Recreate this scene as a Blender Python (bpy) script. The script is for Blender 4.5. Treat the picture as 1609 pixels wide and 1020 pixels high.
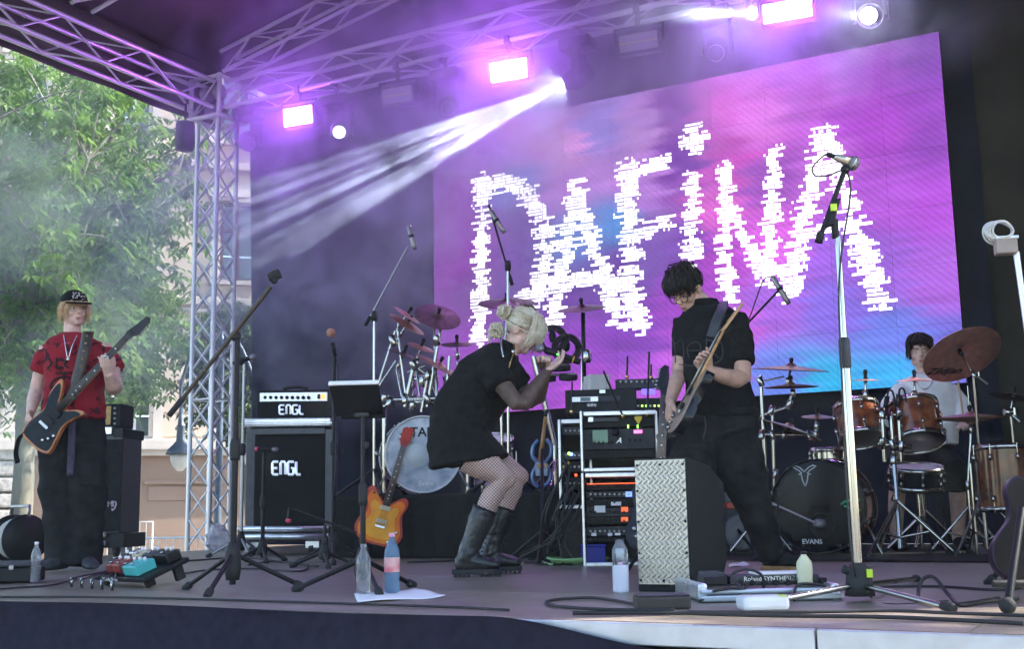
import bpy, math, random
import numpy as np
from mathutils import Vector, Matrix, noise

random.seed(11)
for _o in list(bpy.data.objects):
    bpy.data.objects.remove(_o)
SC = bpy.context.scene
COL = SC.collection
rad = math.radians

# ---------------------------------------------------------------- camera
F_PX, CXP, CYP, EYE = 1833.3, 804.5, 510.0, 0.34
_p, _r, _y = rad(9.0623), rad(-1.0057), rad(29.027)
FW = Vector((-math.sin(_y)*math.cos(_p), math.cos(_y)*math.cos(_p), math.sin(_p)))
R0 = Vector((math.cos(_y), math.sin(_y), 0))
U0 = R0.cross(FW)
RT = R0*math.cos(_r) + U0*math.sin(_r)
UP = U0*math.cos(_r) - R0*math.sin(_r)
FH = Vector((-math.sin(_y), math.cos(_y), 0))
CAM = Vector((0, 0, EYE))
ZU = Vector((0, 0, 1))

cam_data = bpy.data.cameras.new('camera')
cam_data.sensor_width = 36
cam_data.lens = 36*F_PX/1609
cam_data.clip_start = 0.05
cam_data.clip_end = 2000
cam = bpy.data.objects.new('camera', cam_data)
COL.objects.link(cam)
cam.matrix_world = Matrix(((RT.x, UP.x, -FW.x, 0), (RT.y, UP.y, -FW.y, 0), (RT.z, UP.z, -FW.z, EYE), (0, 0, 0, 1)))
SC.camera = cam

# ---------------------------------------------------------------- light
SUN_AZ, SUN_EL = 52.0, 40.0          # compass from +Y towards +X, elevation
world = bpy.data.worlds.new('World')
SC.world = world
world.use_nodes = True
_nt = world.node_tree
_nt.nodes.clear()
_sky = _nt.nodes.new('ShaderNodeTexSky')
_sky.sky_type = 'NISHITA'
_sky.sun_disc = False
_sky.sun_elevation = rad(SUN_EL)
_sky.sun_rotation = rad(SUN_AZ)
_bg = _nt.nodes.new('ShaderNodeBackground')
_bg.inputs['Strength'].default_value = 0.15
_wo = _nt.nodes.new('ShaderNodeOutputWorld')
_nt.links.new(_sky.outputs[0], _bg.inputs[0])
_nt.links.new(_bg.outputs[0], _wo.inputs[0])

sd = bpy.data.lights.new('sun', 'SUN')
sd.energy = 5.0
sd.angle = rad(0.5)
sd.color = (1.0, 0.93, 0.82)
sun = bpy.data.objects.new('sun', sd)
COL.objects.link(sun)
_sv = Vector((math.sin(rad(SUN_AZ))*math.cos(rad(SUN_EL)), math.cos(rad(SUN_AZ))*math.cos(rad(SUN_EL)), math.sin(rad(SUN_EL))))
sun.rotation_euler = _sv.to_track_quat('Z', 'Y').to_euler()
sun.location = _sv*40

vs = SC.view_settings
vs.view_transform = 'Standard'
vs.look = 'None'
vs.exposure = 1.85
vs.gamma = 1.0
vs.use_curve_mapping = False
SC.cycles.use_denoising = True
SC.cycles.max_bounces = 6
SC.cycles.volume_bounces = 0
SC.cycles.volume_step_rate = 4.0
SC.cycles.volume_max_steps = 128
SC.cycles.transparent_max_bounces = 12
SC.cycles.sample_clamp_indirect = 4.0
SC.cycles.use_light_tree = False

# ---------------------------------------------------------------- pixel helpers (1609 x 1020 frame)
def ray(px, py):
    return RT*((px-CXP)/F_PX) - UP*((py-CYP)/F_PX) + FW
def gp(px, py, z=0.0):
    v = ray(px, py)
    return CAM + v*((z-EYE)/v.z)
def wp(px, py, Y):
    v = ray(px, py)
    return CAM + v*(Y/v.y)
def xp(px, py, X):
    v = ray(px, py)
    return CAM + v*(X/v.x)
def dp(px, py, D):
    v = ray(px, py)
    return CAM + v*(D/v.dot(FH))
def dist(P):
    return (P-CAM).dot(FH)
def ppm(D):
    return F_PX/D

# ---------------------------------------------------------------- mesh builder
def frame(t):
    t = t.normalized()
    a = Vector((0, 0, 1)) if abs(t.z) < 0.9 else Vector((1, 0, 0))
    u = t.cross(a).normalized()
    return u, t.cross(u).normalized()

class MB:
    def __init__(s):
        s.v = []; s.f = []; s.s = []; s.m = []; s.cm = 0
    def add(s, vs_, fs, smooth=False):
        o = len(s.v)
        s.v.extend([tuple(p) for p in vs_])
        for f in fs:
            s.f.append([i+o for i in f]); s.s.append(smooth); s.m.append(s.cm)
        return s
    def box(s, c, size, ax=None):
        c = Vector(c); hx, hy, hz = [d/2 for d in size]
        X, Y, Z = ax if ax else (Vector((1,0,0)), Vector((0,1,0)), ZU)
        P = [c+X*(hx*a)+Y*(hy*b)+Z*(hz*d) for d in (-1,1) for b in (-1,1) for a in (-1,1)]
        return s.add(P, [(0,2,3,1),(4,5,7,6),(0,1,5,4),(2,6,7,3),(0,4,6,2),(1,3,7,5)])
    def tube(s, pts, r, n=8, cap=True, sq=1.0):
        pts = [Vector(p) for p in pts]; k = len(pts)
        rr = list(r) if isinstance(r, (list, tuple)) else [r]*k
        V = []; F = []; u = None
        for i, p in enumerate(pts):
            t = (pts[min(i+1, k-1)]-pts[max(i-1, 0)])
            if t.length < 1e-9: t = Vector((0,0,1))
            t.normalize()
            if u is None: u, w = frame(t)
            else:
                u = (u - t*u.dot(t))
                u = u.normalized() if u.length > 1e-6 else frame(t)[0]
            w = t.cross(u)
            for j in range(n):
                a = 2*math.pi*j/n
                V.append(p + u*(math.cos(a)*rr[i]) + w*(math.sin(a)*rr[i]*sq))
        for i in range(k-1):
            for j in range(n):
                j2 = (j+1) % n
                F.append((i*n+j, i*n+j2, (i+1)*n+j2, (i+1)*n+j))
        s.add(V, F, True)
        if cap:
            o = len(s.v)-len(V)
            s.f.append([o+j for j in range(n)][::-1]); s.s.append(False); s.m.append(s.cm)
            s.f.append([o+(k-1)*n+j for j in range(n)]); s.s.append(False); s.m.append(s.cm)
        return s
    def loft(s, secs, n=20, cap=True, pw=2.0):
        # secs: (centre, a vector, b vector); superellipse exponent pw
        V = []; F = []; k = len(secs)
        for c, a, b in secs:
            c, a, b = Vector(c), Vector(a), Vector(b)
            for j in range(n):
                t = 2*math.pi*j/n
                ct, st = math.cos(t), math.sin(t)
                V.append(c + a*(math.copysign(abs(ct)**(2/pw), ct)) + b*(math.copysign(abs(st)**(2/pw), st)))
        for i in range(k-1):
            for j in range(n):
                j2 = (j+1) % n
                F.append((i*n+j, i*n+j2, (i+1)*n+j2, (i+1)*n+j))
        if cap:
            F.append(tuple(range(n))[::-1]); F.append(tuple((k-1)*n+j for j in range(n)))
        return s.add(V, F, True)
    def lathe(s, prof, o, ax=ZU, n=24, cap=True, sm=True):
        ax = Vector(ax).normalized(); u, w = frame(ax); o = Vector(o)
        V = []; F = []; k = len(prof)
        for r, h in prof:
            for j in range(n):
                a = 2*math.pi*j/n
                V.append(o + ax*h + u*(r*math.cos(a)) + w*(r*math.sin(a)))
        for i in range(k-1):
            for j in range(n):
                j2 = (j+1) % n
                F.append((i*n+j, i*n+j2, (i+1)*n+j2, (i+1)*n+j))
        s.add(V, F, sm)
        if cap:
            b = len(s.v)-len(V)
            s.f.append([b+j for j in range(n)][::-1]); s.s.append(False); s.m.append(s.cm)
            s.f.append([b+(k-1)*n+j for j in range(n)]); s.s.append(False); s.m.append(s.cm)
        return s
    def ball(s, c, r, ax=None, n=14):
        if not isinstance(r, (tuple, list)): r = (r, r, r)
        X, Y, Z = ax if ax else (Vector((1,0,0)), Vector((0,1,0)), ZU)
        c = Vector(c); V = [c-Z*r[2]]; F = []; m = max(4, n//2)
        for i in range(1, m):
            ph = -math.pi/2 + math.pi*i/m
            for j in range(n):
                a = 2*math.pi*j/n
                V.append(c + X*(r[0]*math.cos(ph)*math.cos(a)) + Y*(r[1]*math.cos(ph)*math.sin(a)) + Z*(r[2]*math.sin(ph)))
        V.append(c+Z*r[2]); T = len(V)-1
        for j in range(n):
            F.append((0, 1+(j+1) % n, 1+j)); b = 1+(m-2)*n
            F.append((T, b+j, b+(j+1) % n))
        for i in range(m-2):
            for j in range(n):
                j2 = (j+1) % n
                F.append((1+i*n+j, 1+i*n+j2, 1+(i+1)*n+j2, 1+(i+1)*n+j))
        return s.add(V, F, True)
    def prism(s, poly, o, ux, uy, d, smooth=False):
        # polygon in (ux, uy) at o, extruded by vector d
        o, ux, uy, d = Vector(o), Vector(ux), Vector(uy), Vector(d)
        n = len(poly)
        A = [o+ux*x+uy*y for x, y in poly]
        V = A + [p+d for p in A]
        ar = sum(poly[i][0]*poly[(i+1) % n][1]-poly[(i+1) % n][0]*poly[i][1] for i in range(n))
        F = [tuple(range(n))[::-1], tuple(range(n, 2*n))]
        s.add(V, F, False)
        o2 = len(s.v)-2*n
        for i in range(n):
            j = (i+1) % n
            s.f.append([o2+i, o2+j, o2+n+j, o2+n+i]); s.s.append(smooth); s.m.append(s.cm)
        return s
    def quad(s, a, b, c, d):
        return s.add([a, b, c, d], [(0,1,2,3)])
    def grid(s, fn, nu, nv, smooth=True):
        V = [fn(i/nu, j/nv) for j in range(nv+1) for i in range(nu+1)]
        F = [(j*(nu+1)+i, j*(nu+1)+i+1, (j+1)*(nu+1)+i+1, (j+1)*(nu+1)+i) for j in range(nv) for i in range(nu)]
        return s.add(V, F, smooth)
    def mesh(s, name, off=Vector((0,0,0))):
        me = bpy.data.meshes.new(name)
        me.from_pydata([(p[0]-off.x, p[1]-off.y, p[2]-off.z) for p in s.v], [], s.f)
        me.polygons.foreach_set('use_smooth', s.s)
        me.polygons.foreach_set('material_index', s.m)
        me.update()
        return me
    def build(s, name, mat, parent=None, bevel=0.0, label=None, cat=None, group=None, kind=None):
        if parent is None:
            A = np.array(s.v); off = Vector(((A[:,0].min()+A[:,0].max())/2, (A[:,1].min()+A[:,1].max())/2, A[:,2].min()))
        else:
            off = root_loc(parent)
        return link(s.mesh(name, off), name, mat, parent, off, bevel, label, cat, group, kind)

def root_loc(o):
    while o.parent: o = o.parent
    return o.location.copy()

def link(me, name, mat, parent=None, off=Vector((0,0,0)), bevel=0.0, label=None, cat=None, group=None, kind=None):
    ob = bpy.data.objects.new(name, me)
    COL.objects.link(ob)
    if mat is not None:
        me.materials.clear()
        for m in (mat if isinstance(mat, (list, tuple)) else [mat]):
            me.materials.append(m)
    if parent is None: ob.location = off
    else: ob.parent = parent
    if bevel:
        b = ob.modifiers.new('bevel', 'BEVEL'); b.width = bevel; b.segments = 2
        b.limit_method = 'ANGLE'; b.angle_limit = rad(40); b.harden_normals = False
    if label: ob['label'] = label
    if cat: ob['category'] = cat
    if group: ob['group'] = group
    if kind: ob['kind'] = kind
    return ob

def thing(name, label, cat, loc, group=None):
    o = bpy.data.objects.new(name, None)
    o.empty_display_size = 0.1
    COL.objects.link(o)
    o.location = loc
    o['label'] = label; o['category'] = cat
    if group: o['group'] = group
    return o

_rods = {}
def rod(name, a, b, r, mat, parent, n=8):
    """a straight tube as its own object, sharing one unit cylinder per material"""
    key = (mat.name, n)
    if key not in _rods:
        me = MB().tube([(0,0,0), (0,0,1)], 1.0, n).mesh('rod'); me.materials.append(mat); _rods[key] = me
    a, b = Vector(a), Vector(b); d = b-a
    ob = bpy.data.objects.new(name, _rods[key]); COL.objects.link(ob)
    q = d.normalized().to_track_quat('Z', 'Y').to_matrix().to_4x4()
    ob.parent = parent
    ob.matrix_local = Matrix.Translation(a-root_loc(parent)) @ q @ Matrix.Diagonal((r, r, d.length, 1))
    return ob

def evald(me, mods):
    """apply modifiers to a mesh and hand back the result"""
    ob = bpy.data.objects.new('tmp', me); COL.objects.link(ob)
    for ty, kw in mods:
        m = ob.modifiers.new(ty, ty)
        for k, v in kw.items(): setattr(m, k, v)
    dg = bpy.context.evaluated_depsgraph_get()
    out = bpy.data.meshes.new_from_object(ob.evaluated_get(dg))
    bpy.data.objects.remove(ob); bpy.data.meshes.remove(me)
    return out

def remesh(mb, voxel, it=3, fac=0.5):
    me = evald(mb.mesh('tmp'), [('REMESH', dict(mode='VOXEL', voxel_size=voxel, use_smooth_shade=True)),
                                ('SMOOTH', dict(factor=fac, iterations=it))])
    return me

def get_v(me):
    a = np.empty(len(me.vertices)*3); me.vertices.foreach_get('co', a); return a.reshape(-1, 3)
def set_v(me, A):
    me.vertices.foreach_set('co', np.asarray(A).reshape(-1)); me.update()
def shift(me, off):
    A = get_v(me); A -= np.array(off); set_v(me, A); return me
def wrinkle(me, amp, scale, fn=None, seed=0.0):
    """push a cloth surface in and out with noise folds"""
    A = get_v(me); N = np.empty(len(A)*3); me.vertices.foreach_get('normal', N); N = N.reshape(-1, 3)
    for i in range(len(A)):
        p = Vector(A[i]); k = fn(p) if fn else 1.0
        q = Vector((p.x*scale[0], p.y*scale[1], p.z*scale[2]+seed))
        w = noise.noise(q) + 0.5*noise.noise(q*2.1)
        ridge = 1-abs(noise.noise(q*0.8+Vector((9, 3, 1))))*2
        A[i] += N[i]*(amp*k*(0.6*w+0.5*ridge))
    set_v(me, A); return me

_fontcache = {}
def text_mesh(txt, size, o, ux, uy, depth=0.002, bold=0.0, shear=0.0):
    """lettering as a real mesh lying in the plane (ux, uy)"""
    cu = bpy.data.curves.new('txt', 'FONT'); cu.body = txt; cu.size = size
    cu.extrude = depth; cu.offset = bold; cu.shear = shear; cu.align_x = 'CENTER'; cu.align_y = 'CENTER'
    cu.resolution_u = 2
    ob = bpy.data.objects.new('txt', cu); COL.objects.link(ob)
    dg = bpy.context.evaluated_depsgraph_get()
    me = bpy.data.meshes.new_from_object(ob.evaluated_get(dg))
    bpy.data.objects.remove(ob); bpy.data.curves.remove(cu)
    ux, uy = Vector(ux).normalized(), Vector(uy).normalized(); uz = ux.cross(uy)
    A = get_v(me); B = np.outer(A[:,0], ux)+np.outer(A[:,1], uy)+np.outer(A[:,2], uz)+np.array(o)
    set_v(me, B); return me
def text(name, txt, size, o, ux, uy, mat, parent, **kw):
    me = text_mesh(txt, size, o, ux, uy, **kw)
    return link(shift(me, root_loc(parent)), name, mat, parent)

def bez(pts, n=8):
    """smooth curve through points (Catmull-Rom)"""
    pts = [Vector(p) for p in pts]; out = []
    P = [pts[0]*2-pts[1]]+pts+[pts[-1]*2-pts[-2]]
    for i in range(1, len(P)-2):
        for j in range(n):
            t = j/n
            out.append(0.5*((2*P[i])+(P[i+1]-P[i-1])*t+(2*P[i-1]-5*P[i]+4*P[i+1]-P[i+2])*t*t+(-P[i-1]+3*P[i]-3*P[i+1]+P[i+2])*t**3))
    out.append(pts[-1]); return out

# ---------------------------------------------------------------- materials
def mat(name, col, rough=0.6, metal=0.0, var=0.15, scale=6.0, bump=0.0, bscale=40.0, col2=None, detail=4.0,
        emit=None, estr=0.0, trans=0.0, sss=0.0, coat=0.0, spec=0.5, alpha=1.0, stretch=None):
    m = bpy.data.materials.new(name); m.use_nodes = True
    nt = m.node_tree; b = nt.nodes['Principled BSDF']; L = nt.links
    tc = nt.nodes.new('ShaderNodeTexCoord'); src = tc.outputs['Object']
    if stretch:
        mp = nt.nodes.new('ShaderNodeMapping'); mp.inputs['Scale'].default_value = stretch
        L.new(src, mp.inputs[0]); src = mp.outputs[0]
    nz = nt.nodes.new('ShaderNodeTexNoise'); nz.inputs['Scale'].default_value = scale; nz.inputs['Detail'].default_value = detail
    L.new(src, nz.inputs['Vector'])
    rp = nt.nodes.new('ShaderNodeValToRGB')
    c1 = col; c2 = col2 if col2 else tuple(min(1, c*(1+var)) for c in col)
    if not col2: c1 = tuple(c*(1-var) for c in col)
    rp.color_ramp.elements[0].position = 0.35; rp.color_ramp.elements[1].position = 0.65
    rp.color_ramp.elements[0].color = (*c1, 1); rp.color_ramp.elements[1].color = (*c2, 1)
    L.new(nz.outputs[0], rp.inputs[0]); L.new(rp.outputs[0], b.inputs['Base Color'])
    b.inputs['Metallic'].default_value = metal
    b.inputs['Specular IOR Level'].default_value = spec
    rr = nt.nodes.new('ShaderNodeMapRange'); rr.inputs[3].default_value = max(0.02, rough-0.08); rr.inputs[4].default_value = min(1, rough+0.08)
    L.new(nz.outputs[0], rr.inputs[0]); L.new(rr.outputs[0], b.inputs['Roughness'])
    if bump:
        n2 = nt.nodes.new('ShaderNodeTexNoise'); n2.inputs['Scale'].default_value = bscale; n2.inputs['Detail'].default_value = 3
        L.new(src, n2.inputs['Vector'])
        bp = nt.nodes.new('ShaderNodeBump'); bp.inputs['Strength'].default_value = bump; bp.inputs['Distance'].default_value = 0.01
        L.new(n2.outputs[0], bp.inputs['Height']); L.new(bp.outputs[0], b.inputs['Normal'])
    if emit:
        b.inputs['Emission Color'].default_value = (*emit, 1); b.inputs['Emission Strength'].default_value = estr
    if trans: b.inputs['Transmission Weight'].default_value = trans; b.inputs['IOR'].default_value = 1.33
    if sss:
        b.inputs['Subsurface Weight'].default_value = sss; b.inputs['Subsurface Radius'].default_value = (1, 0.35, 0.2); b.inputs['Subsurface Scale'].default_value = 0.012
    if coat: b.inputs['Coat Weight'].default_value = coat; b.inputs['Coat Roughness'].default_value = 0.08
    if alpha < 1: b.inputs['Alpha'].default_value = alpha
    return m

M = {}
M['alu'] = mat('alu', (0.62, 0.63, 0.66), 0.34, 1.0, 0.12, 30)
M['chrome'] = mat('chrome', (0.44, 0.43, 0.40), 0.16, 1.0, 0.05, 20)
M['dullsteel'] = mat('dullsteel', (0.35, 0.35, 0.36), 0.4, 1.0, 0.2, 20)
M['black'] = mat('black', (0.010, 0.010, 0.012), 0.45, 0, 0.3, 15, spec=0.25)
M['blackgloss'] = mat('blackgloss', (0.008, 0.008, 0.010), 0.2, 0, 0.2, 6, coat=0.15, spec=0.3)
M['blackmatte'] = mat('blackmatte', (0.014, 0.014, 0.016), 0.8, 0, 0.3, 20, bump=0.3, bscale=120, spec=0.15)
M['tolex'] = mat('tolex', (0.016, 0.016, 0.018), 0.6, 0, 0.3, 60, bump=0.6, bscale=350, spec=0.2)
M['charcoal'] = mat('charcoal', (0.035, 0.036, 0.042), 0.6, 0, 0.2, 30, bump=0.3, bscale=200)
M['rubber'] = mat('rubber', (0.014, 0.014, 0.014), 0.75, 0, 0.2, 30)
M['white'] = mat('white', (0.78, 0.78, 0.78), 0.5, 0, 0.06, 12)
M['paper'] = mat('paper', (0.8, 0.8, 0.82), 0.7, 0, 0.04, 8)
M['cable'] = mat('cable', (0.012, 0.012, 0.013), 0.5, 0, 0.2, 20)
M['grille'] = mat('grille', (0.013, 0.013, 0.014), 0.6, 0.0, 0.5, 220, bump=0.8, bscale=420, spec=0.2)
# ================================================================ setting
YF, YB, XL, XR, ZG = 3.36, 10.9, -8.5, 1.0, -1.2
M['paving'] = mat('paving', (0.16, 0.14, 0.125), 0.85, 0, 0.3, 0.8, bump=0.3, bscale=18)
M['ply'] = mat('ply', (0.155, 0.127, 0.096), 0.36, 0, 0.3, 3.0, col2=(0.235, 0.20, 0.155), bump=0.25, bscale=30, stretch=(0.6, 2.4, 1), detail=8)
_n = M['ply'].node_tree; _b = _n.nodes['Principled BSDF']; _s = _b.inputs['Base Color'].links[0].from_socket
_oi = _n.nodes.new('ShaderNodeObjectInfo'); _mr = _n.nodes.new('ShaderNodeMapRange'); _mr.inputs[3].default_value = 0.82; _mr.inputs[4].default_value = 1.14
_tc = _n.nodes.new('ShaderNodeTexCoord'); _sc = _n.nodes.new('ShaderNodeTexNoise'); _sc.inputs['Scale'].default_value = 26; _sc.inputs['Detail'].default_value = 9; _sc.inputs['Distortion'].default_value = 2.5
_sr = _n.nodes.new('ShaderNodeMapRange'); _sr.inputs[1].default_value = 0.57; _sr.inputs[2].default_value = 0.68; _sr.inputs[3].default_value = 1.0; _sr.inputs[4].default_value = 1.45
_ml = _n.nodes.new('ShaderNodeMath'); _ml.operation = 'MULTIPLY'; _mi = _n.nodes.new('ShaderNodeMix'); _mi.data_type = 'RGBA'; _mi.blend_type = 'MULTIPLY'; _mi.inputs[0].default_value = 1.0
_n.links.new(_oi.outputs['Random'], _mr.inputs[0]); _n.links.new(_tc.outputs['Object'], _sc.inputs[0]); _n.links.new(_sc.outputs[0], _sr.inputs[0]); _n.links.new(_mr.outputs[0], _ml.inputs[0]); _n.links.new(_sr.outputs[0], _ml.inputs[1])
_n.links.new(_s, _mi.inputs[6]); _n.links.new(_ml.outputs[0], _mi.inputs[7]); _n.links.new(_mi.outputs[2], _b.inputs['Base Color'])
M['skirt'] = mat('skirt', (0.017, 0.017, 0.032), 0.9, 0, 0.2, 20, bump=0.2, bscale=220, spec=0.1)
g = MB().quad((-260,-260,ZG), (260,-260,ZG), (260,260,ZG), (-260,260,ZG)).build('ground', M['paving'], kind='structure')

deck = MB().box(((XL+XR)/2, (YF+YB)/2+0.02, -0.085), (XR-XL-0.02, YB-YF-0.04, 0.11)).build('stage_floor', M['black'], kind='structure')
_pm = {}
yy = YF
row = 0
while yy < YB-0.05:
    d = min(1.0, YB-yy)
    x0 = XL - (0.0 if row % 2 == 0 else 1.0)
    while x0 < XR-0.01:
        a, b = max(x0, XL), min(x0+2.0, XR)
        key = (round(b-a, 2), round(d, 2))
        if key not in _pm:
            _pm[key] = MB().box((0, 0, -0.014), (b-a-0.007, d-0.007, 0.028)).mesh('board')
            _pm[key].materials.append(M['ply'])
        ob = bpy.data.objects.new('board', _pm[key]); COL.objects.link(ob)
        ob.parent = deck
        ob.location = Vector(((a+b)/2, yy+d/2, random.uniform(-0.0015, 0.0))) - deck.location
        x0 += 2.0
    yy += d; row += 1
# aluminium edge profile of the deck front
M['edgealu'] = mat('edgealu', (0.52, 0.54, 0.58), 0.42, 0.8, 0.08, 14)
for i in range(5):
    a = XL + i*1.9; b = min(a+1.9, XR)
    MB().box(((a+b)/2, YF-0.012, -0.036), (b-a-0.006, 0.024, 0.066)).build('edge_profile', M['edgealu'], deck, bevel=0.004)

# black skirt cloth hanging along the stage front, its top pulled over the edge on the left
def skirt_fn(u, v):
    x = XL-0.1 + u*(XR-XL+0.2)
    xt = gp(800, 965).x; xe = gp(1075, 985).x
    t = min(1, max(0, (x-xt)/(xe-xt)))
    top = 0.006 + 0.004*math.sin(x*3.1) - 0.088*(t*t*(3-2*t))
    z = top + (ZG+0.02-top)*v
    fold = 0.03*math.sin(x*9+2.2*math.sin(x*1.7)) + 0.015*math.sin(x*23+1)
    y = YF - 0.035 - 0.03*v - (0.004+v)*abs(fold)*1.4 - 0.02*math.exp(-v*30)
    return (x, y, z)
me = MB().grid(skirt_fn, 420, 26)
o = me.build('stage_skirt', M['skirt'], label='black cloth skirt hanging along the front edge of the stage', cat='cloth')

# ---------------------------------------------------------------- trusses
M['truss'] = mat('truss', (0.72, 0.73, 0.75), 0.45, 0.75, 0.12, 25)
TX, TY, T0, T1, TW = -8.66, 9.1, 4.63, 4.94, 0.145
def truss(name, label, P, Q, up, side, hw, step, group=None, r=0.025, rb=0.010, cross=False):
    """square truss between P and Q: four chords and zigzag braces, each its own part"""
    P, Q = Vector(P), Vector(Q); d = (Q-P); L = d.length; d.normalize()
    t = thing(name, label, 'truss', P, group)
    c = [(up*a+side*b)*hw for a, b in ((1,1), (1,-1), (-1,-1), (-1,1))]
    for k in c: rod('chord', P+k, Q+k, r, M['truss'], t, 12)
    n = max(2, round(L/step)); s = L/n
    for f in range(4):
        a, b = c[f], c[(f+1) % 4]
        for i in range(n):
            p, q = (a, b) if (i+f) % 2 == 0 else (b, a)
            rod('brace', P+d*(s*i)+p, P+d*(s*(i+1))+q, rb, M['truss'], t, 6)
            if cross: rod('brace', P+d*(s*i)+q, P+d*(s*(i+1))+p, rb, M['truss'], t, 6)
        if cross:
            for i in (0, n//2, n): rod('brace', P+d*(s*i)+a, P+d*(s*i)+b, rb, M['truss'], t, 6)
    return t
X3, Y3 = Vector((1,0,0)), Vector((0,1,0))
tower = truss('truss_tower', 'tall silver lattice tower standing at the back left stage corner', (TX, TY, ZG), (TX, TY, T0-0.06), X3, Y3, TW, 0.30, cross=True)
MB().box((TX, TY, ZG+0.02), (0.6, 0.6, 0.04)).build('base_plate', M['dullsteel'], tower, bevel=0.004)
zc = (T0+T1)/2
truss('side_truss', 'silver roof truss running along the open left side above the tree', (TX, 4.0, zc), (TX, TY-0.24, zc), ZU, X3, TW, 0.5)
truss('back_truss', 'silver lighting truss spanning above the glowing screen', (TX+0.24, TY, zc), (1.0, TY, zc), ZU, Y3, TW, 0.5)
K = 0.2
RX = -3.75
for nm, y0, lab in (('rafter_truss', TY-0.05, 'sloping roof truss rising right from the corner block along the back'),
                ('rafter_truss', 7.05, 'sloping roof truss at the top left meeting the side truss')):
    a = Vector((TX+0.2, y0, T1+0.22)); b = Vector((RX, y0, T1+0.22+K*(RX-TX-0.2)))
    truss(nm, lab, a, b, Vector((-K, 0, 1)).normalized(), Y3, 0.12, 0.45, r=0.022)

# corner block between the trusses, with sleeve, pulleys and cover
cb = thing('corner_block', 'silver truss corner block with pulleys on top of the lattice tower', 'truss corner', (TX, TY, T0-0.06))
m = MB()
for a in (-1, 1):
    for b in (-1, 1):
        m.tube([(TX+a*0.2, TY+b*0.2, T0-0.07), (TX+a*0.2, TY+b*0.2, T1+0.07)], 0.026, 10)
    for z in (T0-0.06, T1+0.06):
        m.tube([(TX+a*0.2, TY-0.22, z), (TX+a*0.2, TY+0.22, z)], 0.024, 8)
        m.tube([(TX-0.22, TY+a*0.2, z), (TX+0.22, TY+a*0.2, z)], 0.024, 8)
m.build('frame', mat('cornersilver', (0.8, 0.82, 0.85), 0.35, 0.3, 0.1, 10), cb)
for a in (-1, 1):
    m = MB(); m.tube([(TX+a*0.2, TY-0.2, T0-0.06), (TX+a*0.2, TY+0.2, T1+0.06)], 0.012, 6)
    m.tube([(TX-0.2, TY+a*0.2, T0-0.06), (TX+0.2, TY+a*0.2, T1+0.06)], 0.012, 6); m.build('brace', M['truss'], cb)
for a in (-0.09, 0.09):
    MB().lathe([(0.02, -0.03), (0.085, -0.03), (0.085, -0.02), (0.06, 0), (0.085, 0.02), (0.085, 0.03), (0.02, 0.03)], (TX+a, TY-0.08, zc+0.08), X3, 20).build('pulley', M['alu'], cb)
MB().box((TX+0.02, TY-0.05, zc-0.12), (0.2, 0.16, 0.12)).build('motor', M['alu'], cb, bevel=0.01)
MB().box((TX-0.1, TY+0.1, zc+0.02), (0.1, 0.1, 0.3)).build('sleeve', M['dullsteel'], cb, bevel=0.006)

# ---------------------------------------------------------------- roof
M['roof'] = mat('roof', (0.085, 0.068, 0.072), 0.8, 0, 0.25, 1.2, bump=0.35, bscale=5, detail=6, spec=0.1)
EX, ERX, EY0, EY1 = TX-0.3, -2*RX+TX-0.0, 3.0, 10.9
ERX = 2*RX-EX
def roof_z(x): return T1+0.42+K*(min(x-TX, 2*RX-TX-x))
m = MB()
def rf(x0, x1):
    def f(u, v):
        x = x0+(x1-x0)*u; y = EY0+(EY1-EY0)*v
        return (x, y, roof_z(x) - 0.02*math.sin(u*math.pi)*abs(math.sin(v*math.pi*4)) + 0.01*noise.noise(Vector((x*2, y*2, 0))))
    return f
roof = thing('stage_roof', 'dark fabric canopy stretched over the whole stage', 'roof', (RX, (EY0+EY1)/2, roof_z(RX)))
m = MB(); m.grid(rf(EX, RX), 40, 60); m.grid(rf(RX, ERX), 40, 60)
ob = m.build('canopy', M['roof'], roof)
md = ob.modifiers.new('solid', 'SOLIDIFY'); md.thickness = 0.012
def val(u, v):
    y = EY0 + (TY+0.3-EY0)*u
    return (EX+0.03+0.015*math.sin(y*5), y, roof_z(EX)-0.0 - (roof_z(EX)-4.60 + 0.004*math.sin(y*7))*v)
m = MB(); m.grid(val, 60, 6)
ob = m.build('valance', M['roof'], roof); md = ob.modifiers.new('solid', 'SOLIDIFY'); md.thickness = 0.01
def gab(u, v):
    x = EX + (ERX-EX)*u
    return (x, EY1-0.05+0.02*math.sin(x*6), roof_z(x) - (roof_z(x)-4.3)*v)
ob = MB().grid(gab, 80, 6).build('gable_cloth', M['roof'], roof); md = ob.modifiers.new('solid', 'SOLIDIFY'); md.thickness = 0.01

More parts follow.
